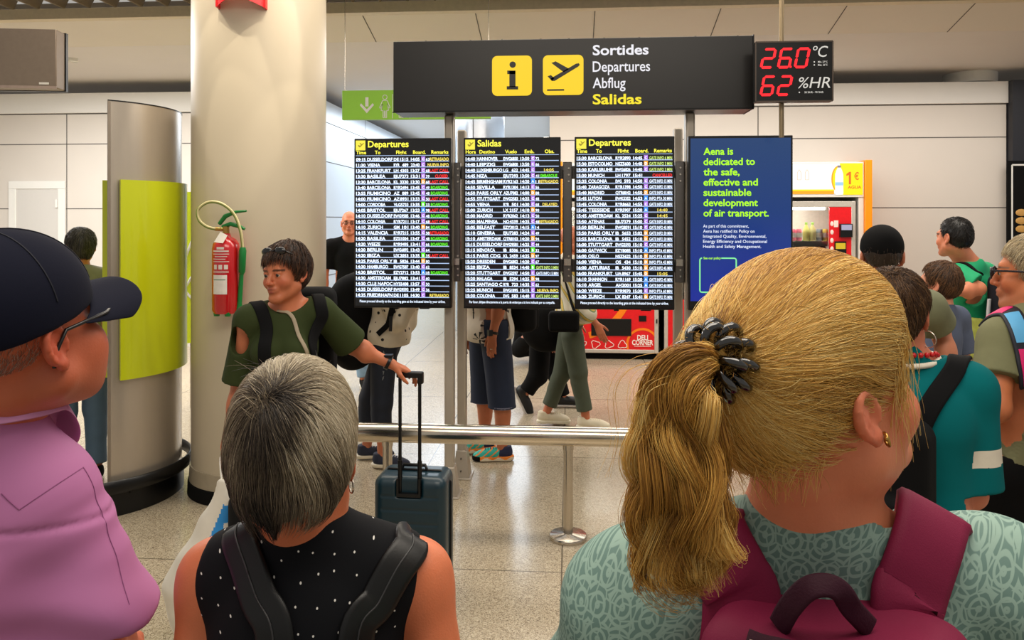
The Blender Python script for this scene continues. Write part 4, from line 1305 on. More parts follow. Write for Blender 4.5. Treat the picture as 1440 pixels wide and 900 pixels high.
M_hair = mat('hair_strand', (120, 90, 60), .42, spec=.45, var=.02, attr='col')
def skin_mat(name, rough=.48):
    return mat(name, (200, 140, 110), rough, spec=.4, var=.05, scale=38, bump=.12, bscale=320, attr='col', sss=.12)
M_skin = skin_mat('skin')
M_eyew = mat('eye_white', (176, 160, 146), .25)
M_iris = mat('iris_dark', (40, 28, 20), .15)

# ------------------------------------------------------------------ people
def rotM(yaw=0, pitch=0, roll=0):
    return np.array(Euler((pitch, roll, yaw), 'XYZ').to_matrix())

def head_ops(s, M, female=False, jaw=1.0, ears=True, nose=1.0, full=1.0, jowl=0.0, ear=1.0, chinup=0.0, earz=-.004):
    """M: frame at the centre between the ears, x right, y forward, z up; unit = metre for a 0.225 m head"""
    E = lambda c, r, k=.02, mode='u', rot=None: s.ell(c, r, k, mode, rot, M)
    C = lambda a, b_, ra, rb=None, k=.02, mode='u', sq=None: s.cone(a, b_, ra, rb, k, mode, M, sq)
    E((0, -.018, .035), (.074, .094, .084))
    E((0, .028, -.02 + chinup * .5), (.060 * full, .062, .082 - chinup * .5), .03)
    for sx in (-1, 1):
        C((sx * .050 * jaw * full, .0, -.058 + chinup * .6), (sx * .016, .072, -.098 + chinup), .024 * jaw, .017 * jaw, .03)
        E((sx * .040 * full, .058, -.030), (.026 * full, .026, .026), .02)
    if jowl:
        for sx in (-1, 1): E((sx * .050, .050, -.055), (.028 * jowl, .036 * jowl, .045), .03)
    E((0, .076, -.100 + chinup), (.020, .016, .015), .02)
    C((-.034, .078, .026), (.034, .078, .026), .012, .012, .018)
    for sx in (-1, 1):
        E((sx * .031, .097, .004), (.019, .018, .013), .014, 's')
        E((sx * .031, .074, .003), (.0145, .0145, .0145), .004)
        E((sx * .031, .0805, .0115), (.017, .009, .0055), .005)
        E((sx * .031, .0785, -.0075), (.015, .007, .0035), .005)
    C((0, .086, .016), (0, .108 * nose + .0, -.026), .0075, .0105, .010)
    E((0, .108, -.030), (.0105, .0115, .009), .006)
    for sx in (-1, 1):
        E((sx * .0125, .098, -.033), (.0075, .010, .0075), .005)
    E((0, .086, -.060), (.026, .014, .020), .014)
    E((0, .0955, -.0555), (.022, .0085, .0055), .004)
    E((0, .0945, -.0685), (.019, .0085, .0065), .004)
    C((-.018, .1035, -.0618), (.018, .1035, -.0618), .0022, .0022, .003, 's')
    if ears:
        for sx in (-1, 1):
            ear_ops(s, M, sx, c=(.073, -.008, earz), sc=ear)

def ear_ops(s, M, sx, c=(.073, -.008, -.004), sc=1.0):
    A = M.copy()
    o = M[:3, :3] @ np.array((sx * c[0], c[1], c[2])) + M[:3, 3]
    # ear plane: leans back and stands off the head
    f_ = unit(np.array((sx * .26, -.96, .0))); up = unit(np.array((0.0, -.16, 1.0))); f_ = unit(f_ - up * f_.dot(up))
    n_ = np.cross(up, f_) * sx
    L = np.eye(4); L[:3, :3] = M[:3, :3] @ np.stack([f_, n_, up], 1); L[:3, 3] = o
    q = sc
    s.ell(np.array((.012, 0, .000)) * q, np.array((.0205, .0075, .0275)) * q, .006, 'u', None, L)
    # helix rim
    t = np.linspace(R(-60), R(215), 12)
    P = np.stack([.0115 + .0195 * np.cos(t), np.full(12, .006), .002 + .0265 * np.sin(t)], 1) * q
    for a, b_ in zip(P[:-1], P[1:]):
        s.cone(a, b_, .0042 * q, .0042 * q, .003, 'u', L)
    s.cone(np.array((.016, .0045, .016)) * q, np.array((.018, .0045, -.010)) * q, .0040 * q, .0045 * q, .004, 'u', L)
    s.ell(np.array((.009, .004, -.028)) * q, np.array((.0105, .0065, .0105)) * q, .006, 'u', None, L)
    s.ell(np.array((.005, .010, -.004)) * q, np.array((.0075, .007, .011)) * q, .004, 's', None, L)
    s.ell(np.array((.012, .012, .012)) * q, np.array((.0065, .0065, .010)) * q, .004, 's', None, L)

def face_colors(base, M, ruddy=.35, lips=(150, 70, 62), brow=(70, 50, 40), sc=1.0, stubble=None):
    B = np.array(lin(base)[:3]); LP = np.array(lin(lips)[:3]); BR = np.array(lin(brow)[:3])
    Ri = np.linalg.inv(M)
    def f(V):
        q = V @ Ri[:3, :3].T + Ri[:3, 3]
        n = wav(V.astype(F32), 3, (25, 40, 60), 5)
        c = B[None] * (1 + .07 * n[:, None])
        def blob(p, r): return np.exp(-(((q - np.array(p)) / np.array(r)) ** 2).sum(1))
        red = sum(blob((sx * .045, .07, -.03), (.022, .03, .02)) for sx in (-1, 1)) + blob((0, .11, -.03), (.015, .02, .014)) \
            + sum(blob((sx * .085, -.02, -.005), (.016, .025, .04)) for sx in (-1, 1))
        c = c * (1 - ruddy * red.clip(0, 1)[:, None] * np.array((0.05, .55, .5)))
        lp = (blob((0, .1, -.0555), (.02, .02, .005)) + blob((0, .1, -.0685), (.018, .02, .0055))).clip(0, 1)[:, None]
        c = c * (1 - lp) + LP * lp
        br = sum(((np.abs(q[:, 0] - sx * .033) < .020) & (np.abs(q[:, 2] - (.024 - .12 * np.abs(np.abs(q[:, 0]) - .03))) < .0042) & (q[:, 1] > .05)) for sx in (-1, 1)).astype(float)[:, None]
        c = c * (1 - .85 * br) + BR * .85 * br
        if stubble is not None:
            st = (blob((0, .08, -.085), (.06, .06, .03)) + .6 * blob((0, .02, -.07), (.09, .08, .03))).clip(0, 1)[:, None]
            c = c * (1 - .35 * st) + np.array(lin(stubble)[:3]) * .35 * st
        return c
    return f

def hand_ops(s, wrist, fwd, normal, thumb, curl=.35, q=1.0, spread=.0, thumb_in=.2):
    """fwd along the hand, normal out of the palm, thumb towards the thumb side"""
    f_ = unit(fwd); t = unit(np.asarray(thumb) - f_ * np.dot(thumb, f_)); n = unit(np.asarray(normal) - f_ * np.dot(normal, f_) - t * np.dot(normal, t))
    w = np.asarray(wrist, float)
    offs = (.026, .0085, -.009, -.0255); kl = (.086, .089, .085, .076); fl = (1.0, 1.1, 1.02, .8)
    for o, l, m in zip(offs, kl, fl):
        kn = w + (f_ * l + t * o) * q
        s.cone(w + t * o * .55 * q + f_ * .012 * q, kn, .0135 * q, .0105 * q, .012)
        p = kn; a = curl * .6
        d0 = unit(f_ + t * o * 6 * spread)
        for j, (sl, r0, r1) in enumerate(((.043, .0092, .0082), (.026, .0082, .0074), (.021, .0074, .0062))):
            d = d0 * math.cos(a) + n * math.sin(a)
            e = p + d * sl * m * q
            s.cone(p, e, r0 * q, r1 * q, .004)
            p = e; a += curl * (1.0 if j == 0 else .8)
    s.ell(w + (f_ * .05) * q, (.03 * q,) * 3, .02) if False else None
    b0 = w + (f_ * .018 + t * .022 + n * .006) * q
    d = unit(f_ * .75 + t * (.75 - thumb_in) + n * (.25 + thumb_in))
    b1 = b0 + d * .042 * q; d2 = unit(d * .8 + f_ * .5 + n * thumb_in); b2 = b1 + d2 * .030 * q
    b3 = b2 + unit(d2 + f_ * .3) * .022 * q
    s.cone(b0, b1, .0145 * q, .0105 * q, .012); s.cone(b1, b2, .0105 * q, .0092 * q, .004); s.cone(b2, b3, .0092 * q, .0072 * q, .004)

def top_of(s, x, y, z=1.9):
    """height of the surface straight below (x, y)"""
    for _ in range(200):
        d = float(s.eval(np.array([[x, y, z]], F32))[0])
        if d < .0008: break
        z -= max(d * .6, .0008)
    return np.array((x, y, z))
def over_shoulder(s, p0, n=3, step=.028, dx=0.0):
    return [top_of(s, p0[0] + dx * k, p0[1] + step * k) for k in range(n, 0, -1)]

class Person:
    def __init__(self, label, loc, rz, H, bulk=1.0, female=False, wide=1.0, cat='person', name='person', group=None):
        self.root = thing(name, label, cat, (loc[0], loc[1], loc[2] if len(loc) > 2 else 0), rz, group)
        self.H = H; self.q = q = H / 1.75; self.bulk = bulk; self.fem = female
        self.rz = rz; self.loc = np.array((loc[0], loc[1], loc[2] if len(loc) > 2 else 0.0))
        c, s = math.cos(rz), math.sin(rz); self.Rw = np.array([[c, -s, 0], [s, c, 0], [0, 0, 1]])
        sw = (.165 if female else .185) * wide
        J = {'pelvis': (0, 0, .96), 'belly': (0, .012, 1.10), 'chest': (0, .0, 1.28), 'neck': (0, -.022, 1.46), 'head': (0, .012, 1.625)}
        for sx, n in ((1, 'R'), (-1, 'L')):
            J['sh' + n] = (sx * sw, -.012, 1.405); J['el' + n] = (sx * (sw + .055), -.03, 1.115); J['wr' + n] = (sx * (sw + .06), .04, .875)
            J['hip' + n] = (sx * .092, 0, .93); J['kn' + n] = (sx * .098, .012, .50); J['an' + n] = (sx * .098, -.02, .085)
            J['toe' + n] = (sx * .115, 1, 0)
        self.J = {k: np.array(v, float) * (q if not k.startswith('toe') else 1) for k, v in J.items()}
        self.head_yaw = self.head_pitch = self.head_roll = 0.0
        self.hq = 1.0; self.neck_r = 1.0
        self.hands = {}
        self.skip = {'foot'}
    def px(self, u, v, d):
        """own coordinates of the point seen at (u, v) at depth d"""
        x, y = at(u, d); w = np.array((x, y, zv(v, d)))
        return self.Rw.T @ (w - self.loc)
    def w2l(self, w): return self.Rw.T @ (np.asarray(w, float) - self.loc)
    def headM(self):
        M = np.eye(4); k = self.hq * (self.q ** .4)
        M[:3, :3] = rotM(self.head_yaw, self.head_pitch, self.head_roll); M[:3, 3] = self.J['head']
        S = np.eye(4); S[:3, :3] *= k
        return M, k
    def torso(self, s, off=0.0, k=.03, bust=True, belly=0.0):
        q, b_ = self.q, self.bulk; J = self.J
        f = .92 if self.fem else 1.0; hp = 1.06 if self.fem else 1.0
        o = off
        s.ell(J['pelvis'], (.165 * q * b_ * hp + o, .118 * q * b_ + o, .125 * q + o), k)
        s.ell(J['belly'], (.142 * q * b_ + o, .112 * q * b_ + belly + o, .15 * q + o), k + .02)
        s.ell(J['chest'], (.162 * q * b_ * f + o, .114 * q * b_ + o, .17 * q + o), k + .02)
        a, c = J['shR'], J['shL']
        s.cone(c + (a - c) * .12 - vec(0, 0, .012), a - (a - c) * .12 - vec(0, 0, .012), .058 * q + o, None, k)
        for n in 'RL':
            s.cone(J['neck'] + vec(0, -.006, .0) * q, J['neck'] + (J['sh' + n] - J['neck']) * .75 + vec(0, 0, -.006), .042 * q + o, .048 * q + o, .03)
        if self.fem and bust:
            for sx in (-1, 1): s.ell(J['chest'] + vec(sx * .072, .085, -.02) * q, np.array((.068, .062, .066)) * q * b_ + o, .04)
    def arm(self, s, n, off=0.0, upto=2.0, k=.025, flare=0.0):
        """upto: 1 = elbow, 2 = wrist"""
        J, q, b_ = self.J, self.q, self.bulk
        ab = math.sqrt(b_); a, e, w = J['sh' + n], J['el' + n], J['wr' + n]
        s.ell(a + vec(0, 0, -.014), np.array((.052, .052, .058)) * q * ab + off, .02)
        t = min(upto, 1.0)
        s.cone(a, a + (e - a) * t, .050 * q * ab + off, (.050 - .010 * t) * q * ab + off + flare, k)
        if upto > 1:
            t = upto - 1; m = e + (w - e) * .3
            s.cone(e, e + (w - e) * t, .040 * q * ab + off, (.040 - .0125 * t) * q * ab + off + flare, k)
            if t > .3 and off < .01: s.ell(m, np.array((.041, .041, .06)) * q * ab + off, .03)
    def leg(self, s, n, off=0.0, upto=2.0, k=.03, flare=0.0):
        J, q, b_ = self.J, self.q, math.sqrt(self.bulk)
        a, e, w = J['hip' + n], J['kn' + n], J['an' + n]
        t = min(upto, 1.0)
        s.cone(a + vec(0, 0, -.02), a + (e - a) * t, .088 * q * b_ + off, (.088 - .032 * t) * q * b_ + off + flare, k)
        if upto > 1:
            t = upto - 1
            s.cone(e, e + (w - e) * t, .056 * q * b_ + off, (.056 - .019 * t) * q * b_ + off + flare, k)
            if t > .4:
                back = unit(np.cross(w - e, vec(1, 0, 0))) ; back = back if back[1] < 0 else -back
                s.cone(e + (w - e) * .22 + back * .016, e + (w - e) * .42 + back * .012, .047 * q * b_ + off, .040 * q * b_ + off, .03)
    def body(self, h=.006, base=(205, 140, 105), face=None, head=True, headkw={}, mat_=None, **fc):
        s = SDF(); J, q = self.J, self.q
        self.torso(s)
        for n in 'RL':
            self.arm(s, n); self.leg(s, n)
            if 'foot' not in self.skip:
                t = J['toe' + n]; d = unit(vec(t[0], t[1], 0))
                s.cone(J['an' + n] + vec(0, 0, -.03 * q), J['an' + n] - vec(0, 0, .05 * q) + d * .13 * q, .035 * q, .028 * q, .03)
            H_ = self.hands.get(n)
            if H_ is None:
                fw = unit(J['wr' + n] - J['el' + n]); sx = 1 if n == 'R' else -1
                H_ = dict(fwd=fw, normal=vec(-sx, -.1, 0), thumb=vec(0, 1, .0), curl=.45)
            hand_ops(s, J['wr' + n], q=q * H_.get('q', 1), **{k_: v for k_, v in H_.items() if k_ != 'q'})
        M, k = self.headM(); Mk = M.copy(); Mk[:3, :3] = M[:3, :3] * k
        # neck
        hb = M[:3, :3] @ (np.array((0, -.030, -.055)) * k) + M[:3, 3]
        hf = M[:3, :3] @ (np.array((0, .005, -.075)) * k) + M[:3, 3]
        nr = self.neck_r
        s.cone(J['neck'], hb, .058 * q * nr * (1 if not self.fem else .9), .05 * q * nr * (1 if not self.fem else .92), .03)
        s.cone(J['neck'] + vec(0, .03, -.01), hf, .05 * q * nr, .042 * q * nr, .03)
        self.skin = s.copy()
        hs = SDF(); head_ops(hs, np.eye(4), self.fem, **headkw)
        Ri = np.linalg.inv(Mk).astype(F32)
        for mode, f, c, r, kk in hs.ops:
            def g(p, f=f): return f(p @ Ri[:3, :3].T + Ri[:3, 3]) * F32(k)
            cw = Mk[:3, :3] @ c + Mk[:3, 3]
            s._add(mode, g, cw, r * k, kk * k)
        self.Mk = Mk
        self.full = s
        o = sdf_object('body', s, h, mat_ or M_skin, self.root, color=face_colors(base, Mk, **fc))
        return o
    def hp(self, x, y, z):
        return self.Mk[:3, :3] @ np.array((x, y, z)) + self.Mk[:3, 3]
    def eyes(self):
        for sx in (-1, 1):
            q = MB(); c = self.hp(sx * .031, .0765, .0025); k = np.linalg.norm(self.Mk[:3, 0])
            q.sphere(c, .0132 * k, 0, 16); o = q.build('eye', M_eyew, self.root)
            q = MB(); f = unit(self.Mk[:3, 1]); q.sphere(c + f * .0075 * k, .0082 * k, 0, 14); q.build('iris', M_iris, o)
    def shirt(self, m, h=.007, off=.014, hem=.90, sleeve=.62, sleeve_off=.016, flare=.012, neck_r=.085, neck_c=(0, .02, 1.50), vee=None, belly=0.0, wr=.004, name='shirt', seed=1, color=None, extra=None, loose=0.0, arms='RL'):
        s = SDF(); q = self.q; J = self.J
        self.torso(s, off, belly=belly)
        if loose:
            s.ell(vec(0, .01, hem + .06 * q), (.165 * q * self.bulk + off + loose, .125 * q * self.bulk + off + loose, .14 * q), .06)
        for n in arms:
            if sleeve > 0: self.arm(s, n, sleeve_off, sleeve, flare=flare)
        s.plane((0, 0, -1), (0, 0, hem))
        if sleeve > 0:
            for n in arms:
                if sleeve <= 1:
                    a, e = J['sh' + n], J['el' + n]; d = unit(e - a); pt = a + (e - a) * sleeve
                    # trims only the sleeve's own end
                    def f(p, d=d.astype(F32), pt=pt.astype(F32), a=a.astype(F32), L_=np.linalg.norm(e - a)):
                        rel = p - a; t = rel @ d; rad = np.sqrt(np.maximum((rel ** 2).sum(-1) - t * t, 0))
                        return np.where(rad < .135 * q, (p - pt) @ d, F32(-1))
                    s._add('i', f, None, 0, .003)
        nc = np.array(neck_c) * (q, q, q)
        s.cone(nc, nc + vec(0, .0, .3), neck_r * q, neck_r * q, .008, 's')
        if extra: extra(s)
        if wr:
            s.func(lambda p: F32(wr) * wav(p, seed, (14, 22, 9), 5))
        self.cl = s
        return sdf_object(name, s, h, m, self.root, color=color)
    def trousers(self, m, h=.008, off=.014, upto=1.93, flare=.012, waist=1.0, name='trousers', wr=.004, seed=2):
        s = SDF(); q = self.q; J = self.J
        s.ell(J['pelvis'] - vec(0, 0, .01), (.165 * q * self.bulk * (1.06 if self.fem else 1) + off, .118 * q * self.bulk + off, .125 * q + off), .05)
        for n in 'RL': self.leg(s, n, off, upto, flare=flare)
        s.plane((0, 0, 1), (0, 0, waist * q))
        if upto < 2:
            for n in 'RL':
                a, e = (J['hip' + n], J['kn' + n]) if upto <= 1 else (J['kn' + n], J['an' + n])
                t = upto if upto <= 1 else upto - 1
                d = unit(e - a).astype(F32); pt = (a + (e - a) * t).astype(F32)
                def f(p, d=d, pt=pt):
                    rel = p - pt; al = rel @ d; rad = np.sqrt(np.maximum((rel ** 2).sum(-1) - al * al, 0))
                    return np.where(rad < .13, al, F32(-1))
                s._add('i', f, None, 0, .003)
        if wr: s.func(lambda p: F32(wr) * wav(p, seed, (16, 10, 24), 5))
        self.tr = s
        return sdf_object(name, s, h, m, self.root)
    def shoes(self, upper, sole, h=.006, size=1.0, sole_t=.028, laces=None, upfn=None, solefn=None):
        for n in 'RL':
            an = self.J['an' + n]; d = unit(vec(self.J['toe' + n][0], self.J['toe' + n][1], 0)) ; q = self.q * size
            pitch = self.J.get('pitch' + n, 0.0)
            y = d * math.cos(pitch) + vec(0, 0, math.sin(pitch)); x = unit(np.cross(d, vec(0, 0, 1))); z = np.cross(x, y)
            M = np.eye(4); M[:3, 0], M[:3, 1], M[:3, 2] = x, y, z; M[:3, 3] = an - z * .085 * self.q
            sx = 1 if n == 'R' else -1
            s = SDF()
            s.ell(vec(0, -.02, .055) * q, np.array((.040, .055, .05)) * q, .03, M=M)
            s.ell(vec(0, .07, .045) * q, np.array((.044, .09, .042)) * q, .03, M=M)
            s.ell(vec(-sx * .006, .145, .032) * q, np.array((.046, .06, .032)) * q, .03, M=M)
            s.cone(vec(0, -.02, .06) * q, vec(0, -.028, .105) * q, .040 * q, .038 * q, .02, M=M)
            s.plane(M[:3, 2] * -1, M[:3, 3] + M[:3, 2] * .018 * q)
            s.plane(M[:3, 2], M[:3, 3] + M[:3, 2] * .102 * q)
            Mi = np.linalg.inv(M)
            o = sdf_object('shoe', s, h, upper, self.root, matfn=None if upfn is None else (lambda c: upfn((c @ Mi[:3, :3].T + Mi[:3, 3]) / q)))
            if laces is not None:
                lb = MB()
                for k_ in range(5):
                    yy = .045 + .018 * k_
                    pt = np.array([M[:3, :3] @ (vec(xx, yy, .11 - .25 * yy) * q) + M[:3, 3] for xx in np.linspace(-.022, .022, 6)])
                    pt, _n = s.project(pt, .001); lb.tube(np.asarray(pt, float), .0026, 5)
                lb.build('laces', laces, o)
            s = SDF()
            s.ell(vec(0, -.03, .02) * q, np.array((.042, .055, .05)) * q, .03, M=M)
            s.ell(vec(0, .06, .02) * q, np.array((.042, .11, .05)) * q, .03, M=M)
            s.ell(vec(-sx * .006, .14, .02) * q, np.array((.050, .072, .05)) * q, .03, M=M)
            s.plane(M[:3, 2] * -1, M[:3, 3] + M[:3, 2] * .0 * q); s.plane(M[:3, 2], M[:3, 3] + M[:3, 2] * sole_t * q)
            sdf_object('sole', s, h, sole, o, matfn=None if solefn is None else (lambda c: solefn((c @ Mi[:3, :3].T + Mi[:3, 3]) / q)))
    def cap_hair(self, cols, p, n=1500, length=.05, r=.0009, vol=.012, front=.075, low=-.05, h=.006, base=None, side_low=-.03, whorl=(0, -.5, .85), droop=.5, name='hair', fringe=None, K=7):
        """short hair: a base cap under a coat of strands flowing from the crown"""
        M = self.Mk; k = np.linalg.norm(M[:3, 0])
        s = SDF()
        s.ell((0, -.018, .035), (.074 + vol * .75, .094 + vol * .8, .084 + vol), .02)
        if low < -.04: s.ell((0, -.055, low + .05), (.06 + vol * .5, .05 + vol * .6, .06), .03)
        fr = fringe if fringe is not None else front
        # face opening
        def cut(p):
            x, y, z = p[..., 0], p[..., 1], p[..., 2]
            line = np.where(y > .03, F32(.045) - F32(2.0) * np.maximum(np.abs(x) - .045, 0), np.where(y > -.015, F32(side_low), F32(low) - .6 * np.minimum(y + .06, 0)))
            t = np.clip((y + .015) / .06, 0, 1); sl = side_low if y is None else 0
            zl = (low + (side_low - low) * np.clip((y + .05) / .05, 0, 1)) * (1 - t) + (fr - 1.2 * np.maximum(np.abs(x) - .05, 0)) * t
            return (zl - z).astype(F32)
        s._add('i', cut, None, 0, .008)
        s.func(lambda p: F32(.003) * wav(p, 5, (60, 90, 130), 5))
        V, Q = s.mesh(h / k)
        B = np.array(lin(base or cols[0])[:3])
        o = mesh_object(name, V @ M[:3, :3].T + M[:3, 3], Q, M_hair, self.root, np.tile(B * .5, (len(V), 1)))
        # strands: rooted on the cap, combed away from the whorl
        w = unit(whorl)
        idx = NR.choice(len(V), n); dw = unit_rows(V - np.array((0, -.018, .03))) @ w; near = np.argsort(-dw)[:max(40, len(V) // 40)]; idx[:n // 8] = NR.choice(near, n // 8); Rt = V[idx].copy()
        nrm = s.grad(Rt)
        c0 = np.array((0, -.018, .03))
        pts = [Rt - nrm * .004]
        cur = Rt.copy(); L = length * NR.uniform(.6, 1.2, (n, 1)); K_ = K
        L = L * np.where((Rt[:, 1:2] > .02) & (Rt[:, 2:3] < fr + .035), .35, 1.0)
        for j in range(K_):
            rad = unit_rows(cur - c0)
            fl = rad * (rad @ w)[:, None] - w
            fl = unit_rows(fl + NR.normal(size=fl.shape) * .16 + np.array((0, 0, -droop)) * (j / K_))
            nn = unit_rows(cur - c0)
            fl = unit_rows(fl - nn * (fl * nn).sum(1, keepdims=True) * .8)
            cur = cur + fl * L / K_
            pts.append(cur + nn * (.002 + .004 * NR.uniform(size=(n, 1)) * math.sin(PI * (j + 1) / K_)))
        P = np.stack(pts, 1) @ M[:3, :3].T + M[:3, 3]
        strands('strands', P, r * k, M_hair, o, strandcols(n, cols, p))
        return o
def unit_rows(a):
    return a / (np.linalg.norm(a, axis=-1, keepdims=True) + 1e-9)
def strap(name, sdf, pts, width, thick, m, parent, n=40, off=.004, proj=True, sink=0):
    """flat strap laid on a surface"""
    P = spline(np.asarray(pts, float), n)
    if proj:
        P, N = sdf.project(P, off)
        P = np.asarray(P, float)
        for _ in range(3):
            P[1:-1] = (P[:-2] + P[1:-1] * 2 + P[2:]) / 4
    else:
        N = np.asarray(sdf.grad(P), float); P = P + N * off
    N = np.asarray(N, float)
    for _ in range(25): N[1:-1] = (N[:-2] + N[1:-1] + N[2:]) / 3
    N = unit_rows(N)
    q = MB(); q.tube(P, 1.0, 12, flat=(thick, width), up=N)
    return q.build(name, m, parent), P, np.asarray(N, float)
# =================================================================== PEOPLE IN THE HALL
def facing(u, d, turn=0.0):
    """rotation that faces the camera from column u, turned by `turn` degrees to the person's own right"""
    x, y = at(u, d)
    return math.atan2(x, -y) - R(turn)
def away(u, d, turn=0.0):
    """rotation that faces away from the camera, turned by `turn` degrees to the right"""
    return facing(u, d) + PI - R(turn)

SK = dict(base=(196, 122, 86))
# ---- woman in the green top
gd = 3.25
gw = Person('woman in a green cold-shoulder top and sunglasses on her hair, pulling a suitcase', at(405, gd), facing(405, gd, 18), 1.605, .86, True)
gw.head_yaw = R(-22); gw.head_pitch = R(-3); gw.head_roll = R(4)
gw.J['head'] = gw.px(401, 385, gd - .02)
gw.J['shR'] = gw.px(350, 448, gd - .02); gw.J['elR'] = gw.px(338, 545, gd + .02); gw.J['wrR'] = gw.px(318, 628, gd - .05)
gw.J['shL'] = gw.px(452, 436, gd + .03); gw.J['elL'] = gw.px(497, 487, gd + .16); gw.J['wrL'] = gw.px(551, 512, 3.42)
HND = gw.px(582, 524, 3.47)
gw.hands['L'] = dict(fwd=HND - gw.J['wrL'] + vec(0, 0, .0), normal=gw.Rw.T @ vec(.0, .3, -1), thumb=gw.Rw.T @ vec(-.1, -1, .1), curl=.5)
gw.hands['R'] = dict(fwd=vec(0, .05, -1), normal=vec(-1, 0, 0), thumb=vec(0, 1, 0), curl=1.1)
for n_, s_ in (('R', 1), ('L', -1)):
    gw.J['kn' + n_] += vec(0, .05 * s_, 0); gw.J['an' + n_] += vec(0, .18 * s_ - .03, 0)
gw.body(h=.0045, base=(190, 112, 76), ruddy=.5, lips=(140, 62, 54), brow=(60, 40, 30))
gw.eyes()
M_gtop = mat('green_jersey', (50, 60, 28), .85, spec=.25, var=.06, scale=8, bump=.15, bscale=60)
def cold(s):
    s.ell(gw.px(337, 478, gd - .05), (.045, .075, .062), .006, 's')
gw.shirt(M_gtop, h=.006, off=.010, hem=.86, sleeve=.9, sleeve_off=.014, flare=.03, neck_r=.105, neck_c=(0, .015, 1.53), wr=.004, extra=cold, loose=.01, name='top')
gw.trousers(mat('dark_trousers', (34, 36, 46), .8, var=.05), h=.01)
gw.shoes(M_blackmat, M_label, h=.01)
gw.cap_hair([(52, 32, 20), (76, 48, 29), (104, 68, 40)], (5, 3, 1), n=2600, length=.075, vol=.022, front=.045, low=-.055, side_low=-.035, r=.0013, whorl=(.0, -.35, .9), fringe=.066, base=(36, 23, 15))
for sx, wd in ((1, .0), (-1, .0)):
    pass
bs, P_, N_ = strap('bag_strap', gw.cl, [gw.px(388, 420, gd - .1), gw.px(408, 436, gd - .12), gw.px(424, 465, gd - .14), gw.px(440, 505, gd - .14), gw.px(446, 545, gd - .1)], .008, .003, mat('strap_khaki', (150, 136, 112), .6), gw.root)
M_dkstrap = mat('strap_black', (9, 9, 11), .85, var=.05, spec=.2)
gb = thing('backpack', 'black backpack worn by the woman in the green top, straps over her shoulders', 'backpack', (gw.loc[0], gw.loc[1], 0), gw.rz)
for pts in ([(356, 426, .05), (366, 430, -.08), (370, 470, -.14), (371, 520, -.14), (366, 560, -.1)], [(446, 418, .05), (452, 424, -.06), (459, 450, -.1), (463, 490, -.1), (462, 530, -.06)]):
    strap('strap', gw.cl, [gw.px(u, v, gd + dd_) for u, v, dd_ in pts], .026, .006, M_dkstrap, gb)
s = SDF(); s.box((0, -.22, 1.19), (.145, .075, .21), .05); s.box((0, -.29, 1.11), (.11, .03, .11), .02, .02)
sdf_object('pack', s, .01, M_dkstrap, gb)
# sunglasses pushed up into the hair
q = MB()
for sx in (-1, 1):
    q.sphere((sx * .034, .060, .103), (.030, .014, .019), 0, 14, M=gw.Mk)
q.tube([gw.hp(-.012, .07, .106), gw.hp(.012, .07, .106)], .004, 6)
for sx in (-1, 1): q.tube([gw.hp(sx * .062, .055, .100), gw.hp(sx * .083, .0, .07), gw.hp(sx * .082, -.03, .05)], .0035, 6)
sg = q.build('sunglasses', mat('sunglass_black', (12, 12, 14), .12, spec=.7), gw.root)
q = MB(); q.tube([gw.J['wrL'] * .96 + gw.J['elL'] * .04 - .0 * vec(0, 0, 1), gw.J['wrL'] * .88 + gw.J['elL'] * .12], .033, 16); q.box2(gw.J['wrL'] * .92 + gw.J['elL'] * .08 + vec(-.018, -.02, .024), gw.J['wrL'] * .92 + gw.J['elL'] * .08 + vec(.018, .02, .036)); q.build('watch', M_black, gw.root)
# ---- her suitcase
M_teal = mat('suitcase_teal', (5, 42, 54), .42, var=.04, coat=.15)
sx_, sy_ = at(583, 3.52)
t = thing('suitcase', 'dark teal hard-shell cabin suitcase with raised black handle before the steel rail', 'suitcase', (sx_, sy_, 0), YAW + R(-7))
def shell(s, x0, x1, y0, y1, z0, z1): s.box(((x0 + x1) / 2, (y0 + y1) / 2, (z0 + z1) / 2), ((x1 - x0) / 2, (y1 - y0) / 2, (z1 - z0) / 2), .045)
s = SDF(); shell(s, -.165, .165, -.11, .11, .04, .555)
zz = [.47, .41, .35, .29, .23, .17, .11]
def grooves(p):
    out = np.zeros(p.shape[:-1], F32)
    for z in zz: out = np.maximum(out, F32(.005) * np.exp(-((p[..., 2] - z) / .004) ** 2) * (np.abs(p[..., 0]) < .13))
    return out
s.func(grooves)
s.box((-.0, -.125, .535), (.06, .035, .07), .015, .01, 's')
sdf_object('shell', s, .005, M_teal, t)
q = MB(); q.box2((-.0025 + .0, -.1105, .05), (.0, -.1, .06)); 
q = MB(); q.tube([(-.168, 0, .09), (-.168, 0, .51), (-.12, 0, .558), (.12, 0, .558), (.168, 0, .51), (.168, 0, .09), (.12, 0, .04), (-.12, 0, .04), (-.168, 0, .09)], .006, 8); q.build('zip_seam', M_black, t)
q = MB(); q.box2((-.055, -.112, .47), (.055, -.09, .485)); q.box2((-.055, -.112, .485), (-.045, -.09, .55)); q.box2((.045, -.112, .485), (.055, -.09, .55)); q.build('handle_recess', M_black, t)
hx_ = (-.045, .045)
zt_ = zv(524, 3.48)
for x in hx_:
    q = MB(); q.cyl((x, -.085, .46), (x, -.085, zt_ * .62), .0105, n=12); q.cyl((x, -.085, zt_ * .6), (x, -.085, zt_), .008, n=12); q.build('handle_tube', M_black, t)
q = MB(); q.box2((-.06, -.1, zt_ - .014), (.062, -.07, zt_ + .014)); q.box2((.036, -.1, zt_ - .04), (.062, -.07, zt_)); q.build('handle_grip', M_black, t, bevel=.006)
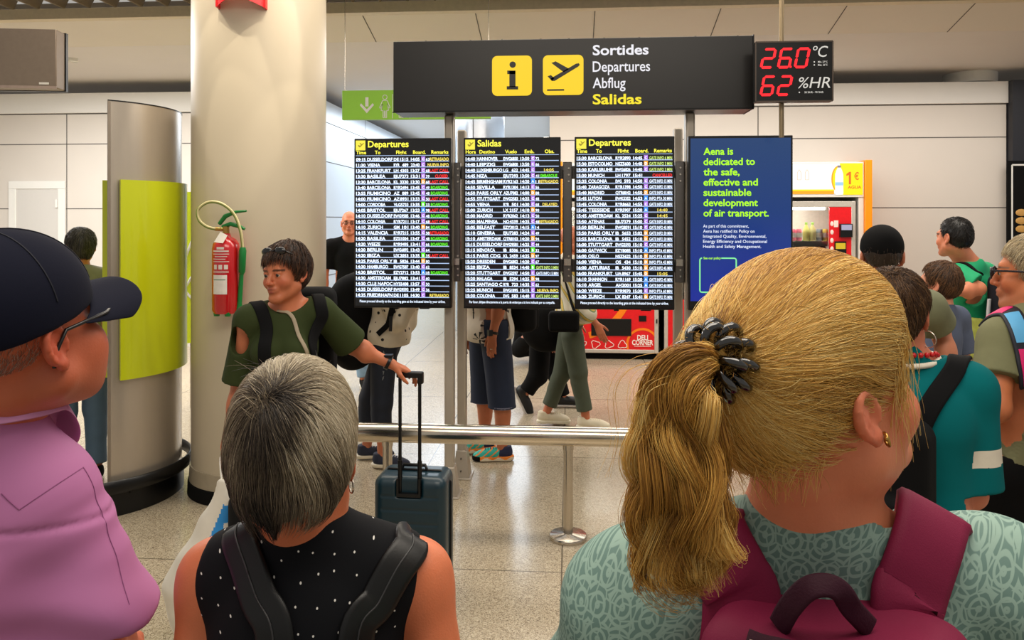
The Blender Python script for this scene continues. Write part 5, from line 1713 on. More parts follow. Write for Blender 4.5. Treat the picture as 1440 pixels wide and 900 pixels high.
q = MB(); q.tube([(-.06, 0, .555), (-.05, 0, .58), (.05, 0, .58), (.06, 0, .555)], .008, 8); q.build('carry_handle', M_black, t)
for x in (-.12, .12):
    for y in (-.075, .075):
        q = MB(); q.cyl((x - .012, y, .025), (x + .012, y, .025), .025, n=16); q.box2((x - .018, y - .018, .03), (x + .018, y + .018, .05)); q.build('wheel', M_black, t)
# ---- white carrier bag and black cabin bag in her right hand
bx_, by_ = at(302, 3.0)
t = thing('carrier_bag', 'white plastic carrier bag with blue print beside the column base', 'bag', (bx_, by_, 0), YAW)
wp = gw.Rw @ gw.J['wrR'] + gw.loc
hb = np.array(Euler((0, 0, -YAW)).to_matrix()) @ (wp - np.array((bx_, by_, 0)))
s = SDF(); s.cone((.03, -.0, hb[2] - .09), (-.02, 0, .26), .02, .165, .04, squash=((0, 1, 0), .45)); s.cone((-.02, 0, .26), (-.02, 0, .15), .165, .145, .04, squash=((0, 1, 0), .5))
s.func(lambda p: F32(.008) * wav(p, 8, (20, 14, 30), 6))
M_bag = mat('carrier_white', (226, 220, 206), .4, var=.03, spec=.4)
M_bagblue = mat('carrier_blue', (40, 140, 214), .4, var=.04)
def bagmat(c):
    x, y, z = c[:, 0], c[:, 1], c[:, 2]
    blue = (y < 0) & (x > -.025 + .37 * (z - .42)) & (z < .61) & (z > .2) 
    spots = (np.sin(x * 90) * np.sin(z * 70) > .62)
    return (blue & ~spots).astype(int)
sdf_object('bag_body', s, .006, [M_bag, M_bagblue], t, matfn=bagmat)
q = MB(); q.tube(spline([(.03, 0, hb[2] - .10), hb + vec(-.03, .015, -.06), hb + vec(.0, .0, -.02), hb + vec(.03, -.01, -.06), (.04, 0, hb[2] - .11)], 20), .008, 8, flat=(.5, 1.6)); q.build('bag_handle', M_bag, t)
bx_, by_ = at(368, 3.0)
t = thing('cabin_bag', 'black cabin bag with a silver zip beside the white carrier bag', 'bag', (bx_, by_, 0), YAW + R(4))
s = SDF(); s.box((0, 0, .34), (.115, .09, .32), .05); s.box((0, -.09, .22), (.09, .03, .15), .03, .02)
sdf_object('bag_body', s, .008, mat('bag_black', (7, 7, 8), .75, spec=.25, var=.08, bump=.2, bscale=300), t)
q = MB(); q.tube([(-.085, -.092, .50), (.06, -.092, .515)], .012, 8, flat=(.35, 1.0), up=(0, -1, 0)); zo = q.build('zip', mat('zip_silver', (200, 195, 185), .3, .9), t)
q = MB(); q.tube([(-.05, -.1, .478), (.05, -.1, .486)], .006, 6); q.build('zip_pull', mat('pull_red', (120, 30, 34), .4), zo)
q = MB(); q.tube([(-.06, 0, .65), (-.05, 0, .70), (.05, 0, .70), (.06, 0, .65)], .012, 8); q.build('bag_handle', M_black, t)
for x in (-.08, .08):
    q = MB(); q.cyl((x - .012, 0, .025), (x + .012, 0, .025), .025, n=14); q.build('wheel', M_black, t)
# ---- bald man in black, walking out of the corridor
M_blacktee = mat('black_tee', (8, 8, 9), .9, var=.1, spec=.2)
M_jeans = mat('blue_jeans', (96, 130, 164), .75, var=.08)
M_darkjeans = mat('dark_jeans', (16, 24, 40), .75, var=.12, scale=14, bump=.2, bscale=500)
p = Person('bald man with glasses in a black t-shirt, partly behind the leftmost departure screen', at(491, 7.8), facing(491, 7.8, -12), 1.80, .95, name='person')
p.head_yaw = R(-14)
for n_, u in (('R', 512), ('L', 528)): p.J['kn' + n_] = p.px(u - 6, 480, 7.8); p.J['an' + n_] = p.px(u, 535, 7.8); p.J['an' + n_][2] = .09
p.body(h=.006, base=(212, 130, 96), ruddy=.4)
p.eyes()
p.shirt(M_blacktee, hem=.97, sleeve=.75, sleeve_off=.02, flare=.012, neck_r=.075)
p.trousers(mat('light_jeans', (130, 160, 190), .75, var=.06), h=.01); p.shoes(M_blackmat, M_label, h=.01)
q = MB()
for sx in (-1, 1): q.torus(p.hp(sx * .032, .106, .003), .021, .0026, axis=p.hp(0, 1, 0) - p.hp(0, 0, 0), oval=.7, n=18, k=5); q.tube([p.hp(sx * .055, .1, .008), p.hp(sx * .08, .0, .006)], .0022, 5)
q.tube([p.hp(-.011, .108, .006), p.hp(.011, .108, .006)], .0022, 5); q.build('glasses', M_black, p.root)
q = MB(); q.sphere(p.J['chest'] + vec(-.07, .13, .03), (.016, .004, .011), n=10); q.build('shirt_badge', M_label, p.root)

# ---- woman with white dotted blouse and a big black backpack, head behind the first screen
d_ = 5.35
p = Person('woman in a white dotted blouse and dark jeans facing right, head behind the leftmost screen', at(545, d_), facing(545, d_, -78), 1.66, .92, True)
p.J['elL'] = p.px(572, 452, d_ + .08); p.J['wrL'] = p.px(585, 400, d_ + .05); p.J['elR'] = p.px(560, 452, d_ - .16); p.J['wrR'] = p.px(588, 405, d_ - .12)
for n_, u, dd in (('L', 541, .10), ('R', 519, -.10)):
    pass
p.J['knR'] = p.px(537, 565, d_ - .08); p.J['anR'] = p.px(538, 650, d_ - .08); p.J['knL'] = p.px(520, 560, d_ + .12); p.J['anL'] = p.px(516, 640, d_ + .12)
p.J['anR'][2] = .09; p.J['anL'][2] = .09
p.body(h=.006, base=(190, 116, 84))
def xz2d(nt, v):
    tc = nt.nodes.new('ShaderNodeTexCoord'); sp = nt.nodes.new('ShaderNodeSeparateXYZ'); cb = nt.nodes.new('ShaderNodeCombineXYZ')
    nt.links.new(tc.outputs['Object'], sp.inputs[0]); nt.links.new(sp.outputs['X'], cb.inputs['X']); ma = nt.nodes.new('ShaderNodeMath'); ma.operation = 'MULTIPLY_ADD'; nt.links.new(sp.outputs['Y'], ma.inputs[0]); ma.inputs[1].default_value = -.3; nt.links.new(sp.outputs['Z'], ma.inputs[2]); nt.links.new(ma.outputs[0], cb.inputs['Y'])
    v.voronoi_dimensions = '2D'; nt.links.new(cb.outputs[0], v.inputs['Vector'])
def dots_mat(name, basec, dotc, scale, size, rough=.7, zig=0, bump=.1, flat2=False):
    m = mat(name, basec, rough, var=.04, bump=bump, bscale=90, spec=.25)
    nt = m.node_tree; L = nt.links; b_ = nt.nodes['Principled BSDF']
    old = b_.inputs['Base Color'].links[0].from_socket
    tc = nt.nodes.new('ShaderNodeTexCoord'); v = nt.nodes.new('ShaderNodeTexVoronoi'); v.inputs['Scale'].default_value = scale; v.inputs['Randomness'].default_value = .55
    (xz2d(nt, v) if flat2 else L.new(tc.outputs['Object'], v.inputs['Vector']))
    lt = nt.nodes.new('ShaderNodeMath'); lt.operation = 'LESS_THAN'; lt.inputs[1].default_value = size; L.new(v.outputs['Distance'], lt.inputs[0])
    mx = nt.nodes.new('ShaderNodeMix'); mx.data_type = 'RGBA'; L.new(lt.outputs[0], mx.inputs['Factor']); L.new(old, mx.inputs[6]); mx.inputs[7].default_value = lin(dotc)
    L.new(mx.outputs[2], b_.inputs['Base Color'])
    return m
p.shirt(dots_mat('dotted_blouse', (226, 214, 192), (30, 28, 30), 16, .17), hem=.84, sleeve=1.6, sleeve_off=.03, flare=.0, off=.022, loose=.012, wr=.009, name='blouse')
p.trousers(M_darkjeans, upto=1.55, flare=.012)
q = MB()
for k in range(5):
    pts = [p.px(533 + 2 * math.sin(k * 2 + j * 2.1) + 2 * j, 515 + k * 9 + 3 * math.cos(j * 1.9 + k), d_ - .5) for j in range(5)]
    pr, N_ = p.tr.project(pts, .0035); q.tube(np.asarray(pr, float), .0025, 5)
q.build('jeans_print', mat('print_grey', (120, 122, 124), .7), p.root)
p.shoes(mat('navy_mesh', (30, 36, 56), .75, var=.1), mat('cream_sole', (222, 212, 190), .6), h=.005, laces=mat('lace_white', (200, 200, 205), .7))
bp_ = thing('backpack', 'very large black backpack worn by the woman in the white dotted blouse', 'backpack', (p.loc[0], p.loc[1], 0), p.rz)
s = SDF(); s.ell((.0, -.26, 1.02), (.19, .17, .30), .02); s.ell((.0, -.24, .86), (.18, .17, .20), .05); s.ell((0, -.17, 1.2), (.16, .13, .15), .05)
s.func(lambda P: F32(.008) * wav(P, 4, (14, 20, 9), 5)); sdf_object('pack', s, .011, M_blackmat, bp_)
strap('strap', p.cl, [p.px(553, 400, d_ - .2), p.px(552, 432, d_ - .25), p.px(541, 452, d_ - .25), p.px(530, 470, d_ - .2)], .02, .005, M_dkstrap, bp_)
q = MB(); q.tube([p.px(550, 445, d_ - .27), p.px(549, 466, d_ - .28)], .011, 8, flat=(1.0, .35)); q.build('strap_buckle', M_black, bp_)

# ---- man in the palm-print shirt and denim shorts
d_ = 5.5
p = Person('man in a palm-print shirt, denim shorts and turquoise running shoes behind the middle screen', at(688, d_), facing(688, d_, 62), 1.76, 1.02)
p.J['elL'] = p.px(703, 425, d_ - .22); p.J['wrL'] = p.px(693, 470, d_ - .22)
p.hands['L'] = dict(fwd=p.Rw.T @ vec(-.1, 0, -1), normal=p.Rw.T @ vec(.3, 1, 0), thumb=p.Rw.T @ vec(-1, .2, 0), curl=.4)
p.J['anL'] = p.px(706, 630, d_ - .06); p.J['knL'] = p.px(706, 570, d_ - .06); p.J['anR'] = p.px(682, 622, d_ + .16); p.J['knR'] = p.px(681, 562, d_ + .16)
p.J['anL'][2] = .09; p.J['anR'][2] = .09
p.J['toeL'] = np.array((.5, 1, 0)); p.J['toeR'] = np.array((.2, 1, 0))
p.body(h=.006, base=(186, 112, 78))
def palmmat(V):
    r_ = np.random.default_rng(5); out = np.zeros(len(V))
    for k in range(26):
        z = r_.uniform(.82, 1.45); a = r_.uniform(-PI, PI)
        x0, y0 = .2 * math.cos(a), .15 * math.sin(a)
        e = np.array((-math.sin(a), math.cos(a), 0))
        rel = V - np.array((x0, y0, z)); sx_ = rel @ e; sz = rel[:, 2]; near = np.abs(rel @ np.array((math.cos(a), math.sin(a), 0))) < .12
        rad = np.hypot(sx_, sz); th = np.arctan2(sz, sx_)
        leaf = (rad < .055) & (np.abs(np.sin(th * 3.5 + k)) > .8) & (th > -.6) & (th < 3.7)
        trunk = (np.abs(sx_ - .1 * (sz + .04)) < .006) & (sz < 0) & (sz > -.09)
        out[(leaf | trunk) & near] = 1
    return out
p.shirt([mat('palm_shirt', (216, 206, 190), .75, var=.04), mat('palm_print', (26, 26, 30), .75)], h=.005, hem=.85, sleeve=.8, sleeve_off=.03, flare=.02, off=.024, loose=.02, belly=.03, wr=.006)
sh = p.root.children[-1]; me = sh.data
cc = np.zeros(len(me.polygons) * 3, F32); me.polygons.foreach_get('center', cc); me.polygons.foreach_set('material_index', palmmat(cc.reshape(-1, 3)).astype(np.int32)); me.update()
p.trousers(mat('shorts_denim', (24, 36, 60), .8, var=.14, scale=9, bump=.15, bscale=400), upto=1.04, flare=.018, off=.022, name='denim_shorts')
q = MB()
for n_ in 'LR':
    e, w = p.J['kn' + n_], p.J['an' + n_]
    for t_, rr in ((.03, .094), (.005, .095)):
        c = e + (w - e) * t_; q.torus(c, rr * .98, .006, axis=w - e, n=24, k=6)
q.build('hem_band', mat('hem_grey', (110, 110, 130), .8), p.root)
def upf(c): return np.where(c[:, 1] < .02, 1, np.where(np.abs(np.sin(c[:, 1] * 60 + c[:, 2] * 80)) > .93, 2, 0))
def sof(c): return np.where(c[:, 1] > .155, 1, np.where(c[:, 2] > .020 + .008 * np.sin(c[:, 1] * 70), 2, 0))
p.shoes([mat('turquoise_mesh', (36, 176, 158), .6, var=.12), mat('shoe_navy', (22, 30, 66), .7), mat('shoe_orange', (236, 130, 30), .6)], [mat('shoe_cream', (226, 214, 190), .6), M_blackmat, mat('shoe_orange', (236, 130, 30))], h=.005, sole_t=.036, laces=mat('lace_navy', (24, 30, 70), .7), upfn=upf, solefn=sof)
q = MB(); a = p.J['wrL']; e = p.J['elL']; q.tube([a + (e - a) * .02, a + (e - a) * .1], .036, 16); c = a + (e - a) * .06 + p.Rw.T @ vec(-.02, -.03, 0); q.box(c, (.03, .03, .04)); q.build('watch', M_black, p.root)
q = MB(); q.torus(a + p.Rw.T @ vec(-.01, -.01, -.10), .011, .002, axis=(0, 0, 1), n=12, k=5); q.build('ring', M_steel, p.root)
bp_ = thing('backpack', 'black backpack worn by the man in the palm-print shirt', 'backpack', (p.loc[0], p.loc[1], 0), p.rz)
s = SDF(); s.box((0, -.245, 1.13), (.15, .085, .24), .06); s.box((0, -.33, 1.03), (.11, .03, .12), .02, .02); sdf_object('pack', s, .01, M_blackmat, bp_)
strap('strap', p.cl, [p.J['shL'] + vec(.04, -.1, .05), p.J['shL'] + vec(.05, .02, .06), p.J['shL'] + vec(.06, .12, -.1), p.J['shL'] + vec(.05, .1, -.3)], .022, .006, M_dkstrap, bp_)

# ---- woman in olive trousers striding right
d_ = 6.3
M_olive = mat('olive_trousers', (74, 82, 66), .8, var=.06)
p = Person('woman in olive trousers and white sneakers striding right past the third screen', at(803, d_), facing(803, d_, -88), 1.66, .9, True)
p.J['hipR'] = p.px(805, 470, d_ - .08); p.J['hipL'] = p.px(800, 470, d_ + .08)
p.J['knR'] = p.px(813, 522, d_ - .1); p.J['anR'] = p.px(824, 580, d_ - .1)
p.J['knL'] = p.px(791, 523, d_ + .08); p.J['anL'] = p.px(768, 578, d_ + .08)
p.J['anR'][2] = .10; p.J['anL'][2] = .10
p.J['shR'] = p.px(804, 372, d_ - .17); p.J['elR'] = p.px(818, 432, d_ - .2); p.J['wrR'] = p.px(839, 456, d_ - .22)
p.hands['R'] = dict(fwd=p.Rw.T @ vec(.45, 0, -1), normal=p.Rw.T @ vec(-.3, 1, 0), thumb=p.Rw.T @ vec(.9, -.1, .4), curl=.25)
p.body(h=.006, base=(200, 120, 86))
def stripes(name, cols, scale):
    m = mat(name, cols[0], .75, var=.04); nt = m.node_tree; L = nt.links; b_ = nt.nodes['Principled BSDF']
    tc = nt.nodes.new('ShaderNodeTexCoord'); w_ = nt.nodes.new('ShaderNodeTexWave'); w_.bands_direction = 'DIAGONAL'; w_.inputs['Scale'].default_value = scale; w_.inputs['Distortion'].default_value = 1.5
    L.new(tc.outputs['Object'], w_.inputs['Vector']); r_ = nt.nodes.new('ShaderNodeValToRGB'); r_.color_ramp.interpolation = 'CONSTANT'
    r_.color_ramp.elements[0].color = lin(cols[0]); r_.color_ramp.elements[1].position = .5; r_.color_ramp.elements[1].color = lin(cols[1])
    for i, c in enumerate(cols[2:]): e_ = r_.color_ramp.elements.new(.68 + .16 * i); e_.color = lin(c)
    L.new(w_.outputs['Fac'], r_.inputs[0]); L.new(r_.outputs[0], b_.inputs['Base Color']); return m
p.shirt(stripes('striped_top', [(220, 212, 190), (226, 220, 204), (120, 150, 100), (214, 180, 90)], 5), hem=.86, sleeve=1.35, sleeve_off=.03, flare=.02, off=.016, loose=.015, wr=.006, name='top')
p.trousers(M_olive, upto=1.82, flare=.014)
p.shoes(mat('white_sneaker', (226, 216, 190), .55), mat('white_sole', (232, 226, 206), .55), h=.005, size=1.02, laces=mat('lace_cream', (206, 196, 150), .7))
t = thing('handbag', 'black crossbody bag worn by the woman in olive trousers', 'bag', (p.loc[0], p.loc[1], 0), p.rz)
s = SDF(); c = p.px(793, 452, d_ - .3); s.box(c, (.06, .12, .08), .03); sdf_object('bag_body', s, .008, M_blackmat, t)
strap('strap', p.cl, [c + vec(.0, .06, .05), p.px(800, 425, d_ - .25), p.px(795, 395, d_ - .2), p.px(790, 360, d_ - .1)], .014, .004, M_dkstrap, t)

# ---- walker dressed all in black behind her
d_ = 6.9
p = Person('walker dressed all in black striding right, mostly behind the middle screen', at(765, d_), facing(765, d_, -85), 1.75, 1.0)
p.J['knR'] = p.px(757, 528, d_ - .1); p.J['anR'] = p.px(739, 552, d_ - .1); p.J['pitchR'] = R(-62)
p.J['knL'] = p.px(781, 520, d_ + .1); p.J['anL'] = p.px(791, 572, d_ + .1); p.J['anL'][2] = .09
p.J['elR'] = p.px(752, 432, d_ - .22); p.J['wrR'] = p.px(768, 470, d_ - .3)
p.body(h=.007, base=(190, 116, 84))
p.shirt(M_blacktee, hem=.86, sleeve=1.7, sleeve_off=.02, off=.02, name='jacket', wr=.008)
p.trousers(mat('black_trousers', (7, 7, 8), .9, var=.1, spec=.2), flare=.02)
p.shoes(mat('black_shoe', (13, 13, 15), .5), mat('pale_sole', (206, 200, 196), .6), size=1.08, sole_t=.02)
bp_ = thing('shoulder_bag', 'bulky black bag carried by the walker in black beside the olive trousers', 'bag', (p.loc[0], p.loc[1], 0), p.rz)
s = SDF(); c = p.px(768, 462, d_ - .34); s.ell(c, (.11, .22, .20), .02); s.func(lambda P: F32(.008) * wav(P, 9, (16, 12, 20), 5)); sdf_object('bag_body', s, .01, M_blackmat, bp_)
q = MB(); q.tube(spline([c + vec(0, -.14, .12), c + vec(.02, -.08, .4), c + vec(.02, .04, .45), c + vec(0, .12, .12)], 16), .014, 8, flat=(.3, 1)); q.build('strap', M_dkstrap, bp_)

# ---- far figure sitting on the floor by the wall
d_ = 9.2
p = Person('person in black sitting low by the wall, glimpsed between palm-print shirt and black walker', at(738, d_), facing(738, d_, -40), 1.7, .95)
dz = vec(0, 0, -.72)
for k in ('pelvis', 'belly', 'chest', 'neck', 'head', 'shR', 'shL', 'hipR', 'hipL'): p.J[k] = p.J[k] + dz + (vec(0, .12, 0) if k in ('chest', 'neck', 'head', 'shR', 'shL') else 0)
p.J['head'] += vec(0, .05, 0)
p.J['knR'] = vec(.14, .40, .50); p.J['knL'] = vec(-.14, .40, .50); p.J['anR'] = vec(.13, .45, .09); p.J['anL'] = vec(-.13, .45, .09)
p.J['elR'] = vec(.24, .25, .55); p.J['wrR'] = vec(.1, .44, .52); p.J['elL'] = vec(-.24, .25, .55); p.J['wrL'] = vec(-.1, .44, .52)
p.body(h=.009, base=(206, 140, 112))
p.shirt(M_blacktee, h=.01, hem=.14, sleeve=.7, neck_c=(0, .14, .80)); p.trousers(M_blacktee, h=.01, waist=.34); p.shoes(M_blackmat, M_label, h=.01)
p.cap_hair([(30, 22, 18), (50, 38, 30)], (2, 1), n=300, r=.002)

# ---- man in grey behind the capped man
d_ = 5.0
M_grey = mat('grey_shirt', (112, 112, 96), .8, var=.05, bump=.1, bscale=60)
p = Person('grey-haired man in a grey shirt and blue jeans standing between navy cap and metal totem', at(113, d_), away(113, d_, -12), 1.64, .98)
p.body(h=.007, base=(170, 104, 76))
p.shirt(M_grey, hem=.78, sleeve=.9, sleeve_off=.02, flare=.015, off=.018, loose=.02)
p.trousers(mat('washed_jeans', (84, 108, 130), .75, var=.06, scale=10), h=.009); p.shoes(M_blackmat, M_label, h=.01)
p.cap_hair([(48, 44, 38), (70, 66, 58), (96, 90, 80)], (3, 3, 2), n=2200, length=.05, r=.0012, vol=.016, low=-.07, base=(46, 42, 36))
q = MB(); q.tube([p.hp(.078, .0, .006), p.hp(.082, .09, .004)], .003, 6); q.tube([p.hp(-.078, .0, .006), p.hp(-.082, .09, .004)], .003, 6); q.build('glasses', M_black, p.root)

# ---- man in the black cap
d_ = 3.3
M_khaki = mat('khaki_tee', (120, 122, 92), .8, var=.05, bump=.1, bscale=60)
p = Person('man in a black cap and khaki t-shirt seen from behind above the blonde hair', at(1240, d_), away(1240, d_, -8), 1.665, .98, wide=.98)
p.J['elR'] = p.px(1322, 468, d_ + .04); p.J['wrR'] = p.px(1350, 556, d_ - .1)
p.body(h=.006, base=(204, 132, 100))
p.shirt(M_khaki, hem=.86, sleeve=.62, sleeve_off=.024, flare=.016, off=.014)
p.trousers(M_darkjeans, h=.01); p.shoes(M_blackmat, M_label, h=.01)
p.cap_hair([(60, 46, 36), (90, 70, 54)], (2, 1), n=500, length=.02, vol=.006, low=-.045)
def cap(p, m, brim=.075, vol=.012, hq=.006, low=.022, back=-.0):
    M = p.Mk; k = np.linalg.norm(M[:3, 0]); s = SDF()
    s.ell((0, -.014, .042), (.076 + vol, .098 + vol, .086 + vol), .02)
    s._add('i', lambda q_: (F32(low) - .10 * (.05 - q_[..., 1]) - q_[..., 2]).astype(F32), None, 0, .006)
    V, Q = s.mesh(hq / k); o = mesh_object('cap', V @ M[:3, :3].T + M[:3, 3], Q, m, p.root)
    return o
cp = cap(p, mat('black_cap', (6, 6, 7), .9, spec=.2, var=.08, bump=.15, bscale=300))
def brim(p, o, m, L_=.075, w=.075, z=.028, y0=.075, drop=.02, cur=.018, th=.003):
    rows_, n = [], 15
    q = MB(); ring_t, ring_b = [], []
    grid = []
    for j in range(9):
        v = j / 8
        row = []
        for i in range(n):
            a = -1 + 2 * i / (n - 1)
            x = a * w * (1 - .10 * v * v)
            yb = y0 - .072 * (1 - math.sqrt(max(0, 1 - (a * .98) ** 2))) * 1.1 - .004
            yt = y0 + L_ * math.sqrt(max(0, 1 - (a * .97) ** 4))
            row.append((x, yb + (yt - yb) * v, z - cur * a * a * (1 + .6 * v) - drop * v))
        grid.append(row)
    G = np.array(grid); V = G.reshape(-1, 3) @ p.Mk[:3, :3].T + p.Mk[:3, 3]
    F = [(j * n + i, j * n + i + 1, (j + 1) * n + i + 1, (j + 1) * n + i) for j in range(8) for i in range(n - 1)]
    q.add(V, F); b_ = q.build('brim', m, o)
    so = b_.modifiers.new('solid', 'SOLIDIFY'); so.thickness = th; so.offset = 0
    sd = b_.modifiers.new('sub', 'SUBSURF'); sd.levels = 1; sd.render_levels = 2
    return b_
brim(p, cp, MATS['black_cap'])

# ---- boy
d_ = 4.15
p = Person('boy with short brown hair in a blue-grey shirt beside the green t-shirt', at(1322, d_), away(1322, d_, -62), 1.455, .9)
p.head_yaw = R(6); p.hq = 1.06
p.body(h=.006, base=(222, 150, 116), ruddy=.3)
p.shirt(mat('bluegrey_shirt', (88, 98, 122), .8, var=.05), hem=.62, sleeve=.8, sleeve_off=.02); p.trousers(M_darkjeans, h=.01); p.shoes(M_blackmat, M_label, h=.01)
p.cap_hair([(92, 62, 38), (116, 80, 50), (140, 98, 62)], (3, 3, 1), n=2200, length=.045, r=.0011, vol=.014, low=-.055, base=(70, 48, 30))

# ---- man in the green t-shirt with the navy backpack
d_ = 4.75
p = Person('man in a bright green t-shirt and grey shorts walking left past the panel wall', at(1362, d_), away(1362, d_, -66), 1.70, .95)
p.head_yaw = R(-14)
p.J['head'] = p.px(1341, 334, d_ - .02)
p.J['elL'] = p.px(1376, 406, d_ - .2); p.J['wrL'] = p.px(1330, 412, d_ - .25)
p.hands['L'] = dict(fwd=p.Rw.T @ vec(-1, .1, .05), normal=p.Rw.T @ vec(0, .8, -.6), thumb=p.Rw.T @ vec(0, .3, .9), curl=.5)
p.body(h=.006, base=(222, 140, 104), ruddy=.3)
p.shirt(mat('green_tee', (24, 170, 112), .75, var=.05), hem=.92, sleeve=.8, sleeve_off=.026, flare=.016, off=.016, loose=.02)
p.trousers(mat('grey_shorts', (168, 162, 148), .8, var=.04), upto=1.1, flare=.016, name='shorts'); p.shoes(M_blackmat, M_label, h=.01)
p.cap_hair([(22, 18, 16), (40, 34, 30), (66, 58, 52)], (4, 2, 1), n=1800, length=.02, r=.001, vol=.008, low=-.06, base=(24, 20, 18))
bp_ = thing('backpack', 'navy and black backpack with a pale blue bottle worn over the green t-shirt', 'backpack', (p.loc[0], p.loc[1], 0), p.rz)
s = SDF(); s.box((0, -.25, 1.14), (.15, .10, .25), .06); s.box((0, -.35, 1.05), (.12, .04, .15), .03, .02); s.box((-.15, -.22, 1.0), (.03, .07, .12), .02, .02)
sdf_object('pack', s, .009, mat('backpack_navy', (10, 14, 28), .8, var=.08), bp_)
strap('strap', p.cl, [p.J['shL'] + vec(.05, -.13, .03), p.J['shL'] + vec(.06, .0, .06), p.J['shL'] + vec(.06, .12, -.02), p.J['shL'] + vec(.0, .12, -.16), p.J['shL'] + vec(-.03, .0, -.28)], .024, .007, M_dkstrap, bp_)
s = SDF(); s.box((-.02, -.26, 1.37), (.09, .07, .045), .03); sdf_object('top_pocket', s, .008, mat('pocket_blue', (96, 156, 220), .5), bp_)
q = MB(); q.tube([(-.165, -.17, .98), (-.17, -.19, 1.24)], .014, 10, flat=(.5, 1)); q.build('side_strip', mat('strip_white', (220, 220, 226), .5), bp_)
q = MB(); q.tube(spline([(-.15, -.2, .92), (-.17, -.16, .78), (-.16, -.14, .64)], 10), .016, 8, flat=(.4, 1)); q.build('hanging_strap', M_dkstrap, bp_)
s = SDF(); s.box((-.155, -.1, 1.0), (.02, .05, .12), .015); sdf_object('side_pocket', s, .007, mat('pocket_lime', (190, 200, 90), .6, var=.2, scale=30), bp_)
# =================================================================== PEOPLE IN THE QUEUE, seen from behind
def comb(hull, roots, flow, length, K, off0, off1, noise=.12, it=3):
    """grow strands over a hull surface; flow(points, step) gives the direction"""
    cur = roots.copy(); n = len(roots)
    off = NR.uniform(off0, off1, n).astype(F32)
    g = hull.grad(cur); pts = [cur - g * .004]
    L = np.broadcast_to(length, (n,))[:, None]
    wob = NR.normal(size=(n, 3)) * noise
    for j in range(K):
        f = flow(cur, j / K) + wob
        nn = hull.grad(cur)
        f = unit_rows(f - nn * (f * nn).sum(1, keepdims=True))
        cur = cur + f * L / K
        o_ = off * math.sin(PI * min(1, (j + 1.5) / K) * .6)
        for _ in range(it):
            cur = cur - (hull.eval(cur.astype(F32)) - o_)[:, None] * hull.grad(cur)
        pts.append(cur.copy())
    return np.stack(pts, 1)
def to_world(p, P):
    return P @ p.Mk[:3, :3].T + p.Mk[:3, 3]

# ------------------------------------------------------------------ grey-haired woman in the dotted top
d_ = 1.06
gx_, gy_ = at(440, d_)
p = Person('woman with short grey-brown hair in a sleeveless dark top with white dots', (gx_, gy_), away(440, d_, 3), 1.53, .98, True)
p.head_yaw = away(415, d_, 9) - p.rz; p.hq = 1.02
p.J['head'] = p.px(414, 640, d_ - .01)
p.J['neck'] = p.px(432, 745, d_ + .0)
for n_, u in (('L', 300), ('R', 588)):
    p.J['sh' + n_] = p.px(u, 806, d_ + .02)
p.J['elL'] = p.px(272, 1010, d_ - .02); p.J['elR'] = p.px(628, 1010, d_ - .02)
p.J['wrL'] = p.J['elL'] + vec(.02, .16, -.16); p.J['wrR'] = p.J['elR'] + vec(-.02, .16, -.16)
SKIN_TAN = (206, 116, 78)
p.body(h=.0035, base=SKIN_TAN, ruddy=.4, headkw=dict(ear=.85))
grey = p
M_dots = dots_mat('navy_dotted', (5, 6, 12), (225, 222, 215), 40, .05, rough=.85, bump=.03, flat2=True)
def tank(s):
    for n_, sx in (('L', -1), ('R', 1)):
        a = p.J['sh' + n_]
        s.cone(a + vec(sx * .070, 0, .06), a + vec(sx * .058, 0, -.16), .062, .066, .012, 's')
p.shirt(M_dots, h=.0045, hem=.80, sleeve=0, off=.009, neck_r=.092, neck_c=(-.010, .032, 1.392 / p.q), wr=.003, extra=tank, arms='', name='top')
p.trousers(M_darkjeans, h=.01); p.shoes(M_blackmat, M_label, h=.01)
# hair
hull = SDF()
hull.ell((0, -.012, .042), (.082, .105, .096), .02)
hull.ell((.002, -.050, .008), (.078, .062, .072), .02)
hull.ell((0, -.070, -.040), (.054, .036, .040), .025)
hull.ell((-.012, -.078, -.072), (.018, .016, .022), .02)
def cutface(P):
    x, y, z = P[..., 0], P[..., 1], P[..., 2]
    zl = np.where(y > .02, F32(.055), F32(-.13)) 
    t = np.clip((y + .030) / .05, 0, 1)
    zl = -.058 * (1 - t) + .050 * t
    zl = zl + np.where(y < .0, np.maximum(np.abs(x + .01) - .02, 0) * .9, 0)
    return (zl - z).astype(F32)
hull2 = hull.copy(); hull2._add('i', cutface, None, 0, .01)
hull2.func(lambda P: F32(.0025) * wav(P, 15, (70, 110, 40), 6))
V, Q = hull2.mesh(.004)
def greycol(V):
    w_ = (.5 + .5 * wav(V.astype(F32), 21, (60, 90, 130), 6))[:, None]
    return np.array(lin((44, 36, 30))[:3]) * (1 - w_) + np.array(lin((86, 76, 66))[:3]) * w_
hr = mesh_object('hair', to_world(p, V), Q, M_hair, p.root, greycol(V))
N = 20000
whorl = np.array((-.022, -.088, .088)); c0 = np.array((0, -.02, .03))
okr = V[(V[:, 2] > -.040)]
roots = okr[NR.choice(len(okr), N)] + NR.normal(size=(N, 3)) * .002
nw = 1600; roots[:nw] = whorl + NR.normal(size=(nw, 3)) * .010
def flow(P, t):
    a = unit_rows(P - whorl); rad = unit_rows(P - c0)
    f = a + np.array((0, 0, -.55)) + .55 * np.stack([wav(P.astype(F32), 31, (30, 50, 40), 4), wav(P.astype(F32), 32, (30, 50, 40), 4), .4 * wav(P.astype(F32), 33, (30, 50, 40), 4)], 1)
    back = (P[:, 1] < -.02)[:, None]
    f = f + np.where(back & (P[:, 2:3] < -.03), 1, 0) * np.array((-.5, -.1, -.9)) * np.stack([np.sign(P[:, 0] + .01)] * 1 + [np.ones(len(P))] * 2, 1)
    return f
